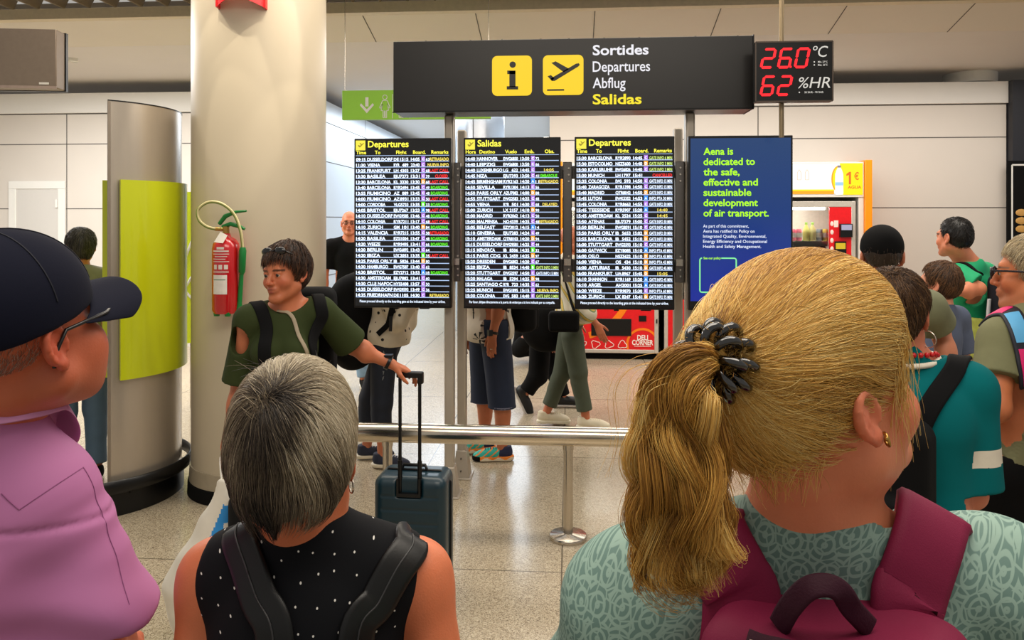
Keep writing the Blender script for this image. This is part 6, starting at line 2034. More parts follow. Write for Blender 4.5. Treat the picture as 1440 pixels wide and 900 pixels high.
dist = np.linalg.norm(roots - whorl, axis=1)
P_ = comb(hull, roots, flow, np.where(roots[:, 2] < .0, NR.uniform(.02, .05, N), NR.uniform(.030, .085, N)), 9, .0, .008, .10)
# darker towards the nape, paler on the top and right: sunlight put into the colour, over white streaks
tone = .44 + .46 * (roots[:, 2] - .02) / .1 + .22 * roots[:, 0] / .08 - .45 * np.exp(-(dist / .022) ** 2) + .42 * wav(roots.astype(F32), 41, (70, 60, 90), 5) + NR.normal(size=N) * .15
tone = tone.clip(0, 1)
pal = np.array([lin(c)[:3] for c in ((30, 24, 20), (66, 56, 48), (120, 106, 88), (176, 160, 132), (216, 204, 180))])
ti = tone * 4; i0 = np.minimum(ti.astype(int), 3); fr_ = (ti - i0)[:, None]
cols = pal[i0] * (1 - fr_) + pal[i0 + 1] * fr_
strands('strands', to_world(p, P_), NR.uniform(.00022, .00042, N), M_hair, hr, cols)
nt_ = 500
r1 = np.stack([NR.normal(-.014, .007, nt_), np.full(nt_, -.1), NR.uniform(-.055, -.03, nt_)], 1); r1, _ = hull.project(r1); r1 = np.asarray(r1, float)
tl_ = np.linspace(0, 1, 8)[None, :, None]
tp_ = r1[:, None] + tl_ * (np.array((-.012, -.080, -.085)) - r1)[:, None] * NR.uniform(.6, 1.05, (nt_, 1, 1)) + NR.normal(size=(nt_, 1, 3)) * .0015
strands('nape_hair', to_world(p, tp_), .0004, M_hair, hr, strandcols(nt_, [(26, 22, 19), (50, 42, 36)], (3, 1)))
# flyaways on top
n = 46
r0 = np.stack([NR.uniform(-.06, .05, n), NR.uniform(-.05, .04, n), np.full(n, .13)], 1); r0, _ = hull.project(r0); r0 = np.asarray(r0, float)
t_ = np.linspace(0, 1, 12)[None, :, None]
dirs = np.stack([NR.normal(-.3, .8, n), NR.normal(0, .4, n), NR.uniform(.35, .9, n)], 1)[:, None]
fl = r0[:, None] + 0 + dirs * t_ * NR.uniform(.012, .034, (n, 1, 1)) + np.array((-.3, -.2, -1.0)) * t_ ** 2 * NR.uniform(.0, .03, (n, 1, 1))
strands('flyaway_hair', to_world(p, fl), .00028, M_hair, hr, strandcols(n, [(40, 32, 26), (120, 104, 86)], (2, 1)), taper=.5)
q = MB(); ec = p.hp(.080, -.012, -.042); q.torus(ec, .010, .0013, axis=p.Mk[:3, :3] @ vec(1, .4, 0), n=24, k=6); q.build('hoop_earring', M_steel, p.root)
# backpack with black leather straps
M_leather = mat('black_leather', (9, 9, 10), .42, spec=.4, var=.06, bump=.04, bscale=300)
bp_ = thing('backpack', 'black leather backpack with two straps over the dotted top of the grey-haired woman', 'backpack', (p.loc[0], p.loc[1], 0), p.rz)
for pts in ([(338, 757), (350, 790), (366, 840), (388, 893)], [(576, 772), (556, 800), (530, 845), (500, 890)]):
    hp_ = [p.cl.hit(p, u, v) for u, v in pts]
    so, SP, SN = strap('strap', p.cl, [hp_[0] + vec(0, .055, -.04), hp_[0] + vec(0, .025, .002)] + hp_ + [hp_[-1] + vec(.0, -.01, -.12)], .025, .005, M_leather, bp_, off=.005, proj=False)
    q = MB(); q.tube(SP + SN * .0055, .0012, 6); q.build('strap_seam', mat('seam_grey', (50, 50, 52), .5), so)
s = SDF(); s.box((-.01, -.20, .98), (.13, .06, .16), .04); sdf_object('pack', s, .008, M_leather, bp_)

# ------------------------------------------------------------------ man in the navy cap and pink shirt
d_ = 1.0
x_, y_ = at(-60, d_ + .02)
p = Person('man in a navy baseball cap and pink shirt looking up to the right', (x_, y_), away(-42, d_, 16), 1.715, .96)
p.head_yaw = away(28, d_, 48) - p.rz; p.head_pitch = R(13); p.hq = 1.0; p.neck_r = .92
p.J['head'] = p.px(24, 472, d_)
p.J['neck'] = p.px(-22, 575, d_ + .02)
p.J['shR'] = p.px(46, 700, d_ + .03); p.J['elR'] = p.px(128, 905, d_ + .06); p.J['wrR'] = p.J['elR'] + vec(.02, .2, -.12)
p.J['shL'] = p.px(-200, 704, d_ - .02)
p.J['elL'] = p.J['shL'] + vec(-.06, -.02, -.29); p.J['wrL'] = p.J['elL'] + vec(0, .1, -.22)
p.body(h=.0035, base=(190, 100, 68), ruddy=.55, headkw=dict(full=1.05, jaw=1.0, jowl=.72, nose=.93, ear=.95), stubble=(150, 110, 90), brow=(120, 100, 84))
M_pink = mat('pink_shirt', (188, 116, 168), .75, var=.035, scale=7, bump=.35, bscale=9)
def pinkextra(s):
    # yoke seam, armhole seam and broad folds
    sh = p.J['shR'].astype(F32); el = p.J['elR'].astype(F32); ne = p.J['neck'].astype(F32)
    def f(P):
        z = P[..., 2]; x = P[..., 0]
        yoke = F32(-.0035) * np.exp(-(((z - (ne[2] - .125) + .12 * np.abs(x)) / .004) ** 2)) * (P[..., 1] < .0)
        ax = (P - sh) @ ((el - sh) / np.linalg.norm(el - sh)).astype(F32)
        fold = F32(.007) * np.sin(ax * 46 + 9 * x + 5 * np.sin(z * 21)) * np.clip(ax / .12, 0, 1) + F32(.008) * np.sin(x * 38 + z * 14 + 2.0 * np.sin(z * 17)) * np.clip((ne[2] - .10 - z) / .1, 0, 1)
        return -(yoke + fold * .9).astype(F32)
    s.func(f)
p.shirt(M_pink, h=.0042, hem=.82, sleeve=.86, sleeve_off=.026, flare=.022, off=.018, neck_r=.064, neck_c=(p.J['neck'] + vec(0, .012, .0)) / p.q, wr=.004, extra=pinkextra, loose=.02)
p.trousers(M_darkjeans, h=.01); p.shoes(M_blackmat, M_label, h=.01)
# collar: a folded band round the neck, higher at the back
q = MB(); nk = p.J['neck'] + vec(0, .016, .0); ring0, ring1, ring2, ring3 = [], [], [], []
angs = np.linspace(R(-238), R(58), 60)
ups = [.040 - .095 * (max(0, math.sin(a) + .35) / 1.35) for a in angs]
rs = np.array([.076 + .012 * max(0, math.sin(a)) for a in angs])
for a, up, r_ in zip(angs, ups, rs):
    c_, s_ = math.cos(a), math.sin(a)
    ring0.append(nk + vec(r_ * c_, r_ * s_, up - .05)); ring1.append(nk + vec(r_ * c_, r_ * s_, up)); ring2.append(nk + vec((r_ + .006) * c_, (r_ + .006) * s_, up - .002)); ring3.append(nk + vec((r_ + .030) * c_, (r_ + .030) * s_, up - .046 - .020 * max(0, s_)))
q.loft([ring0, ring1, ring2, ring3], 0, False, False); co = q.build('collar', mat('pink_collar', (204, 140, 186), .75, var=.02, bump=.15, bscale=40), p.root)
co.modifiers.new('solid', 'SOLIDIFY').thickness = .003; sb = co.modifiers.new('sub', 'SUBSURF'); sb.levels = 1; sb.render_levels = 2
M_seamp = mat('pink_seam', (150, 84, 132), .8)
for pts in ([(2, 694), (14, 706), (27, 717)], [(27, 717), (52, 700), (85, 678), (117, 657)], [(117, 657), (135, 700), (152, 750), (168, 800), (182, 850)]):
    hp_ = np.array([p.cl.hit(p, u, v) for u, v in pts]); P_ = spline(hp_, 24); P_, _n = p.cl.project(P_, .0004)
    q = MB(); q.tube(np.asarray(P_, float), .0006, 6); q.build('seam', M_seamp, p.root)
M_cap = mat('navy_cap', (9, 12, 30), .9, spec=.2, var=.04, scale=20, bump=.05, bscale=300)
cp = cap(p, M_cap, vol=.017, hq=.004, low=.026)
M = p.Mk; q = MB(); q.sphere(p.hp(0, -.014, .147), (.008, .008, .005), n=12); q.build('cap_button', M_cap, cp)
for ph in (0, 60, 120):
    q = MB(); a = R(ph); pts = [p.hp(.0936 * math.sin(t) * math.cos(a), -.014 + .1155 * math.sin(t) * math.sin(a), .042 + .1035 * math.cos(t)) for t in np.linspace(-1.45, 1.45, 30)]
    q.tube(pts, .0011, 5); q.build('cap_seam', mat('cap_seam', (12, 15, 30), .8), cp)
br = brim(p, cp, M_cap, L_=.088, w=.086, z=.036, y0=.090, drop=.010, cur=.026, th=.004)
q = MB()
# glasses
M_frame = mat('glasses_frame', (16, 15, 16), .3)
for sx in (-1, 1):
    q.torus(p.hp(sx * .034, .112, .000), .023, .0022, axis=M[:3, :3] @ vec(sx * .1, 1, .05), n=24, k=6, oval=.8)
    q.tube([p.hp(sx * .058, .108, .008), p.hp(sx * .080, .07, .010), p.hp(sx * .084, -.002, .012), p.hp(sx * .082, -.022, -.012), p.hp(sx * .080, -.026, -.03)], .0026, 8)
q.tube([p.hp(-.012, .116, .004), p.hp(.012, .116, .004)], .002, 6); go = q.build('glasses', M_frame, p.root)
M_lens = bpy.data.materials.new('lens_glass'); nt, b_ = nodes_of(M_lens); b_.inputs['Transmission Weight'].default_value = 1; b_.inputs['Roughness'].default_value = .02; b_.inputs['IOR'].default_value = 1.1
q = MB()
for sx in (-1, 1): q.sphere((sx * .034, .112, .0), (.02, .003, .017), n=14, M=p.Mk)
q.build('lens', M_lens, go)
# short grey hair under the cap
n = 2600
hl = SDF(); hl.ell((0, -.018, .035), (.0745, .0945, .0845), .02)
rt = np.stack([NR.uniform(-.08, .08, n * 3), NR.uniform(-.11, .012, n * 3), NR.uniform(-.045, .03, n * 3)], 1); rt, _ = hl.project(rt); rt = np.asarray(rt, float)
rt = rt[(rt[:, 1] < .008) & (rt[:, 2] > -.038 - .2 * np.minimum(rt[:, 1] + .02, 0)) | ((np.abs(rt[:, 0]) > .05) & (rt[:, 1] > -.005) & (rt[:, 1] < .02) & (rt[:, 2] > -.02))][:n]
fp = comb(hl, rt, lambda P, t: np.tile((0, -.35, -1.0), (len(P), 1)), .012, 3, .0005, .0015, .3)
strands('hair', to_world(p, fp), .00022, M_hair, p.root, strandcols(len(fp), [(150, 130, 116), (96, 76, 62), (190, 176, 160)], (2, 2, 1)))

# ------------------------------------------------------------------ blonde woman with the ponytail and burgundy backpack
d_ = .72
x_, y_ = at(1135, d_)
p = Person('woman with a long blonde ponytail in a mint patterned t-shirt looking right', (x_, y_), away(1135, d_, 12), 1.665, 1.06, True)
p.head_yaw = away(1138, .70, 42) - p.rz; p.head_pitch = R(19); p.head_roll = R(0); p.hq = 1.0
p.J['head'] = p.px(1136, 562, .70)
p.J['neck'] = p.px(1140, 738, d_ + .0)
p.J['shL'] = p.px(905, 848, d_ + .02); p.J['shR'] = p.px(1392, 834, d_ + .02)
for n_, sx in (('L', -1), ('R', 1)):
    p.J['el' + n_] = p.J['sh' + n_] + vec(sx * .075, .0, -.27); p.J['wr' + n_] = p.J['el' + n_] + vec(-sx * .02, .16, -.17)
blonde = p
SKIN_FAIR = (222, 136, 98)
p.body(h=.003, base=SKIN_FAIR, ruddy=.45, headkw=dict(full=.93, jaw=.92, chinup=.014, ear=.78, earz=.010))
def lace(name, c0_, c1_):
    m = mat(name, c0_, .8, var=.03, bump=.1, bscale=60); nt = m.node_tree; L = nt.links; N = nt.nodes.new; b_ = nt.nodes['Principled BSDF']
    tc = N('ShaderNodeTexCoord'); v1_ = N('ShaderNodeTexVoronoi'); v1_.inputs['Scale'].default_value = 46; v1_.inputs['Randomness'].default_value = .35
    v2_ = N('ShaderNodeTexVoronoi'); v2_.feature = 'DISTANCE_TO_EDGE'; v2_.inputs['Scale'].default_value = 110; v2_.inputs['Randomness'].default_value = .8
    xz2d(nt, v1_); xz2d(nt, v2_)
    mu = N('ShaderNodeMath'); mu.operation = 'MULTIPLY'; mu.inputs[1].default_value = 24; L.new(v1_.outputs['Distance'], mu.inputs[0])
    sn = N('ShaderNodeMath'); sn.operation = 'SINE'; L.new(mu.outputs[0], sn.inputs[0])
    r1 = N('ShaderNodeMapRange'); r1.inputs['From Min'].default_value = .1; r1.inputs['From Max'].default_value = .5; L.new(sn.outputs[0], r1.inputs['Value'])
    r2 = N('ShaderNodeMapRange'); r2.inputs['From Min'].default_value = .09; r2.inputs['From Max'].default_value = .05; L.new(v2_.outputs['Distance'], r2.inputs['Value'])
    mxm = N('ShaderNodeMath'); mxm.operation = 'MAXIMUM'; L.new(r1.outputs[0], mxm.inputs[0]); L.new(r2.outputs[0], mxm.inputs[1])
    mx = N('ShaderNodeMix'); mx.data_type = 'RGBA'; L.new(mxm.outputs[0], mx.inputs['Factor']); mx.inputs[6].default_value = lin(c0_); mx.inputs[7].default_value = lin(c1_)
    L.new(mx.outputs[2], b_.inputs['Base Color']); return m
M_mint = lace('mint_lace_print', (96, 126, 118), (136, 164, 152))
def mintfold(s):
    def f(P):
        x, y, z = P[..., 0], P[..., 1], P[..., 2]
        fl_ = F32(.0045) * np.sin(42 * (x * .8 + z * .55) + 3 * np.sin(9 * z)) * np.clip((np.abs(x) - .10) / .07, 0, 1) * np.clip((1.40 - z) / .06, 0, 1)
        return fl_.astype(F32)
    s.func(f)
nz = p.px(1140, 752, d_ - .05)
p.shirt(M_mint, h=.004, hem=.80, sleeve=.85, sleeve_off=.022, flare=.03, off=.011, neck_r=.084, neck_c=np.array((-.002, .040, nz[2] + .0)) / p.q, wr=.003, extra=mintfold)
p.trousers(M_darkjeans, h=.01); p.shoes(M_blackmat, M_label, h=.01)
# neckline band
an_ = np.linspace(0, 2 * PI, 60)
nb_ = np.stack([.006 + .102 * np.cos(an_), .045 + .102 * np.sin(an_), np.full(60, nz[2])], 1)
for _ in range(8):
    g_ = p.cl.eval(nb_.astype(F32)); nb_[:, 2] += np.where(g_ > .001, -.004, .003) * (np.abs(g_) > .001)
# hair hull: skull with combed volume; the face and neck left free
hull = SDF()
hull.ell((0, -.010, .042), (.076, .097, .094), .02)
hull.ell((0, -.054, .036), (.068, .056, .074), .02)
hull.ell((0, .032, .066), (.070, .064, .056), .03)
ANC = (p.Mk[:3, :3].T @ (p.px(1010, 508, .622) - p.Mk[:3, 3])) / np.linalg.norm(p.Mk[:3, 0]) ** 2; C0 = np.array((0, -.015, .035))
def cutface(P):
    x, y, z = P[..., 0], P[..., 1], P[..., 2]
    t = np.clip((y + .070) / .05, 0, 1); t2 = np.clip((y - .030) / .04, 0, 1)
    zl = .004 * (1 - t) + .022 * t + .045 * t2
    return (zl - z).astype(F32)
h2 = hull.copy(); h2._add('i', cutface, None, 0, .012)
h2.func(lambda P: F32(.0022) * wav(P, 55, (60, 30, 80), 6))
V, Q = h2.mesh(.004)
def blondcol(V):
    w_ = (.5 + .5 * wav(V.astype(F32), 61, (50, 80, 120), 6))[:, None]
    return np.array(lin((150, 106, 44))[:3]) * (1 - w_) + np.array(lin((206, 158, 76))[:3]) * w_
hr = mesh_object('hair', to_world(p, V), Q, M_hair, p.root, blondcol(V))
BL = [(126, 82, 28), (176, 124, 46), (214, 162, 72), (234, 190, 100), (246, 216, 140)]
def blondtone(rt, n, base=.5):
    tone = (base + .62 * wav(rt.astype(F32), 71, (50, 80, 40), 5) + NR.normal(size=n) * .2).clip(0, 1) * 4
    pal = np.array([lin(c)[:3] for c in BL]); i0 = np.minimum(tone.astype(int), 3); f_ = (tone - i0)[:, None]
    return pal[i0] * (1 - f_) + pal[i0 + 1] * f_
N = 30000
roots = V[NR.choice(len(V), N)]
d0 = unit_rows(roots - C0); dA = unit(ANC - C0)
# bend each path a little so the hair sweeps instead of running dead straight
K = 14
t_ = np.linspace(0, 1, K)
om = np.arccos((d0 @ dA).clip(-1, 1))[:, None]
dirs = np.stack([(np.sin((1 - t) * om) * d0 + np.sin(t * om) * dA) / (np.sin(om) + 1e-6) for t in t_ * .97], 1)
side = unit_rows(np.cross(d0, dA))
sag = (np.sin(PI * t_)[None, :, None]) * np.array((0, 0, -1.0)) * (.10 + .10 * NR.uniform(size=(N, 1, 1)))
w1 = wav(roots.astype(F32), 81, (40, 55, 30), 4)[:, None, None]; w2 = wav(roots.astype(F32), 82, (70, 90, 60), 4)[:, None, None]
wv = (w1 * .24 * np.sin(PI * t_)[None, :, None] + w2 * .06 * np.sin(2 * PI * t_)[None, :, None]) * side[:, None]
dirs = unit_rows(dirs + sag + wv * np.sin(PI * t_)[None, :, None] + side[:, None] * NR.normal(size=(N, 1, 1)) * .022 * np.sin(PI * t_)[None, :, None])
P_ = (C0 + dirs * .11).reshape(-1, 3).astype(F32)
offs = np.repeat(NR.uniform(.0, .006, N), K).astype(F32)
for _ in range(7):
    P_ = P_ - (hull.eval(P_) - offs)[:, None] * hull.grad(P_) * F32(.95)
P_ = P_.reshape(N, K, 3).astype(float)
tt = np.clip((t_ - .8) / .2, 0, 1)[None, :, None]
P_ = P_ * (1 - tt) + (ANC + (NR.normal(size=(N, 1, 3)) * .010)) * tt
strands('strands', to_world(p, P_), NR.uniform(.00016, .00032, N), M_hair, hr, blondtone(roots, N, .60), taper=.6)
# loose wisps over temple, ear, nape and crown
def wisps(n, lo_, hi_, vdir, L0, L1, spread, curve, name='loose_hair', r_=.00026, base=.65):
    rt = NR.uniform(lo_, hi_, (n, 3)); rt, nn = hull.project(rt); rt = np.asarray(rt, float); nn = np.asarray(nn, float)
    t = np.linspace(0, 1, 14)[None, :, None]; L_ = NR.uniform(L0, L1, (n, 1, 1))
    v = unit_rows(np.array(vdir) + NR.normal(size=(n, 3)) * spread)[:, None]
    v = v - nn[:, None] * (v * nn[:, None]).sum(2, keepdims=True) * .8
    P = rt[:, None] + nn[:, None] * .006 + v * t * L_ + np.array(curve) * L_ * t ** 2 + NR.normal(size=(n, 1, 3)) * .25 * L_ * np.sin(t * 5) * .12
    strands(name, to_world(p, P), r_, M_hair, hr, blondtone(rt, n, base), taper=.5)
wisps(120, (.05, .03, .0), (.09, .07, .06), (0, -.12, -1), .03, .095, .12, (.0, .04, -.2))
wisps(170, (-.06, -.12, -.02), (.07, -.05, .0), (0, -.25, -1), .012, .04, .3, (0, -.1, -.3))
wisps(90, (-.09, -.12, .10), (.08, .08, .16), (-.3, -.6, .1), .02, .06, .45, (0, -.2, -.5))
wisps(80, (-.09, -.12, -.04), (-.04, -.06, .1), (-.6, -.3, -.2), .03, .07, .4, (0, 0, -.5))
# ponytail
def tail(name, n, pts, widths, seed, clump, r_, base, wig=.006):
    G = spline(pts, 40); T = np.gradient(G, axis=0); T = unit_rows(T)
    tv = np.linspace(0, 1, 40)
    W_ = np.interp(tv, np.linspace(0, 1, len(widths)), [w[0] for w in widths]); D_ = np.interp(tv, np.linspace(0, 1, len(widths)), [w[1] for w in widths])
    ux = unit_rows(np.cross(T, np.tile((0, 1.0, 0), (40, 1)))); uy = np.cross(T, ux)
    a = NR.uniform(0, 2 * PI, n); rr = np.sqrt(NR.uniform(0, 1, n))
    px_, py_ = rr * np.cos(a), rr * np.sin(a)
    ci = NR.integers(0, clump, n); ph = np.random.default_rng(seed).uniform(0, 6.28, (clump, 4)); cl = np.random.default_rng(seed + 1).normal(size=(clump, 2)) * .42
    px_ = px_ * .36 + cl[ci, 0] * .78; py_ = py_ * .36 + cl[ci, 1] * .78
    P = G[None] + (px_[:, None] * W_[None])[..., None] * ux[None] + (py_[:, None] * D_[None])[..., None] * uy[None]
    s1 = np.sin(tv[None] * 13 + ph[ci, 0:1]) * (tv[None] ** .8); s2 = np.sin(tv[None] * 17 + ph[ci, 1:2]) * (tv[None] ** .8)
    P = P + wig * (s1[..., None] * ux[None] + s2[..., None] * uy[None]) * 2.0 + NR.normal(size=(n, 1, 3)) * .0015
    cut = NR.uniform(.62, 1.0, n)
    idx = (np.linspace(0, 1, 30)[None] * cut[:, None] * 39); i0 = np.minimum(idx.astype(int), 38); f_ = (idx - i0)[..., None]
    ar = np.arange(n)[:, None]
    P = P[ar, i0] * (1 - f_) + P[ar, i0 + 1] * f_
    tone = (base + .30 * np.sin(ci * 2.4 + 1) + NR.normal(size=n) * .14).clip(0, 1) * 4
    pal = np.array([lin(c)[:3] for c in BL]); j0 = np.minimum(tone.astype(int), 3); ff = (tone - j0)[:, None]
    strands(name, P, r_, M_hair, hr, pal[j0] * (1 - ff) + pal[j0 + 1] * ff, taper=.45)
A_ = p.hp(*ANC)
dt = .585
tp = [A_, p.px(985, 510, .60), p.px(958, 540, dt), p.px(952, 600, dt), p.px(954, 670, dt - .005), p.px(956, 730, dt - .005), p.px(966, 785, dt), p.px(985, 812, dt + .005)]
tail('ponytail', 7500, tp, [(.008, .008), (.012, .012), (.024, .020), (.028, .024), (.032, .026), (.036, .026), (.034, .022), (.022, .016)], 3, 34, .00026, .5, .0075)
tail('ponytail_end', 1100, [p.px(960, 690, dt - .01), p.px(985, 720, dt - .01), p.px(1008, 750, dt - .01), p.px(1000, 785, dt - .005), p.px(960, 800, dt), p.px(930, 790, dt)], [(.012, .01), (.014, .012), (.012, .01), (.012, .01), (.012, .008), (.006, .005)], 8, 8, .00026, .6, .003)
tail('ponytail_lock', 260, [p.px(905, 650, dt), p.px(885, 700, dt), p.px(888, 750, dt), p.px(898, 800, dt), p.px(906, 835, dt)], [(.008, .006), (.009, .006), (.008, .005), (.006, .004), (.002, .002)], 12, 4, .0004, .45, .003)
tail('ponytail_lock', 220, [p.px(1000, 560, .60), p.px(1012, 620, .60), p.px(1014, 680, .60), p.px(1022, 720, .60), p.px(1012, 770, .59)], [(.008, .006), (.009, .006), (.008, .005), (.006, .004), (.002, .002)], 14, 4, .0004, .45, .003)
tail('loose_hair', 36, [A_ + vec(0, 0, .01), p.px(960, 515, .60), p.px(900, 545, dt), p.px(890, 620, dt), p.px(884, 690, dt)], [(.01, .01), (.014, .02), (.02, .02), (.024, .02), (.02, .02)], 21, 20, .00022, .6, .0025)
# coil hair tie
M_tie = mat('hair_tie_black', (8, 8, 9), .1, spec=.8, coat=.6)
q = MB(); axis = unit(tp[1] - A_); bx_, by_, bz_ = basis(axis)
cA = A_ + axis * .002
for k_, (Rr, rr, tw, of) in enumerate(((.0225, .0095, 11, 0.0), (.020, .0090, 9, .013))):
    tt = np.linspace(0, 2 * PI, 260)
    pts = [cA + axis * (of + rr * math.sin(tw * a)) + (Rr + rr * math.cos(tw * a)) * (math.cos(a) * bx_ + math.sin(a) * by_) for a in tt]
    q.tube(pts, .0038, 8)
q.build('hair_tie', M_tie, p.root)
q = MB(); ec = p.hp(.0785, -.004, -.014); q.torus(ec + p.Mk[:3, :3] @ vec(.003, .0, -.002), .0055, .0013, axis=p.Mk[:3, :3] @ vec(.5, .8, 0), n=18, k=6); q.sphere(ec + p.Mk[:3, :3] @ vec(.006, -.003, .001), .0022, n=10); q.build('earring', M_brass, p.root)
# burgundy backpack
M_burg = mat('burgundy_fabric', (122, 16, 58), .7, spec=.3, var=.06, scale=16, bump=.15, bscale=700)
M_burgd = mat('burgundy_dark', (52, 8, 30), .7, spec=.3, var=.06, bump=.2, bscale=500)
bp_ = thing('backpack', 'burgundy backpack with grab handle on the back of the blonde woman', 'backpack', (p.loc[0], p.loc[1], 0), p.rz)
db = .60
def S_(s, lst):
    return [p.px(u, v, d_ + e) for u, v, e in lst]
for pts in ([(1303, 736), (1296, 760), (1284, 795), (1272, 832), (1267, 858)], [(1000, 742), (1010, 770), (1030, 810), (1042, 845)]):
    hp_ = [p.cl.hit(p, u, v) for u, v in pts]
    strap('strap', p.cl, [hp_[0] + vec(0, .05, -.05), hp_[0] + vec(0, .022, -.004)] + hp_ + [hp_[-1] + vec(0, -.02, -.07)], .033, .007, M_burg, bp_, off=.008, proj=False)
c1 = p.px(1165, 930, db + .045)
s = SDF()
wl_, wr_ = p.px(985, 905, db), p.px(1345, 905, db)
hw = np.linalg.norm(wr_ - wl_) / 2; top = p.px(1165, 874, db + .02)[2]
cx_ = (wl_[0] + wr_[0]) / 2; cy_ = (wl_[1] + wr_[1]) / 2
s.box((cx_, cy_ + .03, top - .21), (hw, .075, .21), .035)
s.box((cx_, cy_ - .035, top - .25), (hw * .86, .045, .19), .03, .03)
s.func(lambda P: F32(.0035) * wav(P, 14, (24, 40, 30), 6))
sdf_object('pack', s, .005, M_burg, bp_)
pk = s
def onpack(pts, off=.002):
    P, N_ = pk.project(np.array(pts), off); return np.asarray(P, float), np.asarray(N_, float)
Pz, Nz = onpack(spline([p.px(1012, 872, db - .05), p.px(1060, 878, db - .06), p.px(1180, 886, db - .06), p.px(1320, 884, db - .05)], 30), .002)
q = MB(); q.tube(Pz, 1.0, 10, flat=(.003, .016), up=Nz); zf = q.build('zip_flap', M_burgd, bp_)
q = MB(); q.tube(Pz + Nz * .004 + vec(0, 0, -.008), .0018, 6); q.build('zip', mat('zip_dark', (30, 16, 24), .4), zf)
hp_ = [p.px(1096, 880, db + .01), p.px(1112, 852, db - .0), p.px(1136, 828, db - .005), p.px(1162, 823, db - .005), p.px(1182, 832, db - .005), p.px(1198, 856, db), p.px(1222, 882, db + .01)]
q = MB(); q.tube(spline(hp_, 40), 1.0, 12, flat=(.0035, .009), up=np.array((.0, -.75, .6))); q.build('grab_handle', M_burgd, bp_)
q = MB(); zp = p.px(1022, 862, db - .05); zp, zn = onpack([zp], .006); zp = zp[0]
q.tube(spline([zp, zp + vec(-.004, -.004, -.012), zp + vec(0, -.006, -.022)], 10), .0022, 6)
q.torus(zp + vec(.008, -.008, -.022), .0125, .0038, axis=(0, -1, .2), n=26, k=8, arc=(R(-130), R(150))); q.build('zip_pull', mat('pull_grey', (52, 50, 56), .5), bp_)
q = MB(); q.box(zp + vec(.004, -.001, .002), (.006, .004, .008)); q.build('zip_slider', M_steel, bp_)
# ------------------------------------------------------------------ woman in the teal polo shirt
d_ = 2.1
x_, y_ = at(1288, d_)
p = Person('woman in a teal shirt with white sleeve bands and a red bead necklace', (x_, y_), away(1288, d_, 14), 1.575, .98, True)
p.head_yaw = away(1270, d_, 6) - p.rz; p.head_pitch = R(4)
p.J['head'] = p.px(1258, 440, d_)
p.J['neck'] = p.px(1274, 500, d_ + .0)
p.J['shR'] = p.px(1360, 545, d_ - .02); p.J['elR'] = p.px(1366, 695, d_ - .02); p.J['wrR'] = p.J['elR'] + vec(-.04, .2, -.02)
p.body(h=.005, base=(214, 130, 98))
M_tealp = mat('teal_polo', (0, 100, 104), .9, spec=.15, var=.04, scale=10, bump=.1, bscale=80)
M_band = mat('sleeve_band_white', (222, 214, 196), .75)
p.shirt([M_tealp, M_band], h=.005, hem=.86, sleeve=.92, sleeve_off=.024, flare=.018, off=.014, neck_r=.075, neck_c=(0, .01, 1.50), wr=.004)
sh = p.root.children[-1]; me = sh.data
cc = np.zeros(len(me.polygons) * 3, F32); me.polygons.foreach_get('center', cc); cc = cc.reshape(-1, 3)
a, e = p.J['shR'], p.J['elR']; dx = unit(e - a); al = (cc - a) @ dx; Ln = np.linalg.norm(e - a)
rad = np.linalg.norm(cc - a - al[:, None] * dx, axis=1)
me.polygons.foreach_set('material_index', ((al > Ln * .52) & (al < Ln * .67) & (rad < .09)).astype(np.int32)); me.update()
p.trousers(mat('black_trousers', (12, 12, 14), .85), h=.01); p.shoes(M_blackmat, M_label, h=.01)
p.cap_hair([(60, 40, 26), (92, 64, 40), (130, 96, 62)], (3, 3, 1), n=6000, length=.06, vol=.012, low=-.06, side_low=-.02, r=.0007, base=(58, 38, 26), droop=.9)
q = MB(); ec = p.hp(.080, -.004, -.052); q.torus(ec + p.Mk[:3, :3] @ vec(.004, 0, -.016), .022, .0014, axis=p.Mk[:3, :3] @ vec(.5, 1, 0), n=32, k=6); q.build('hoop_earring', M_steel, p.root)
q = MB(); q.torus(p.hp(.02, -.085, .03), .024, .012, axis=p.Mk[:3, :3] @ vec(.2, 1, -.3), n=24, k=8); q.build('hair_scrunchie', mat('scrunchie_red', (190, 16, 24), .6, var=.2, scale=60), p.root)
q = MB()
for k in range(26):
    a = R(-90 + 360 * k / 26); c = p.J['neck'] + vec(.072 * math.cos(a), .015 + .08 * math.sin(a), .012 - .05 * max(0, math.sin(a)))
    q.sphere(c, .0075, n=8)
q.build('bead_necklace', mat('bead_red', (200, 20, 26), .25), p.root)
q = MB(); q.torus(p.J['neck'] + vec(0, .012, -.008), .076, .008, axis=(0, -.15, 1), n=40, k=8); q.build('collar', M_band, p.root)
bp_ = thing('backpack', 'black backpack on the back of the woman in teal, strap over her right shoulder', 'backpack', (p.loc[0], p.loc[1], 0), p.rz)
hp_ = [p.cl.hit(p, u, v) for u, v in ((1342, 519), (1332, 535), (1316, 558), (1302, 582), (1290, 610))]
strap('strap', p.cl, over_shoulder(p.cl, hp_[0]) + hp_, .026, .006, M_dkstrap, bp_, off=.005)
s = SDF(); s.box((-.035, -.205, .98), (.125, .075, .22), .05); s.box((-.035, -.28, .90), (.10, .03, .12), .02, .02); sdf_object('pack', s, .007, M_blackmat, bp_)

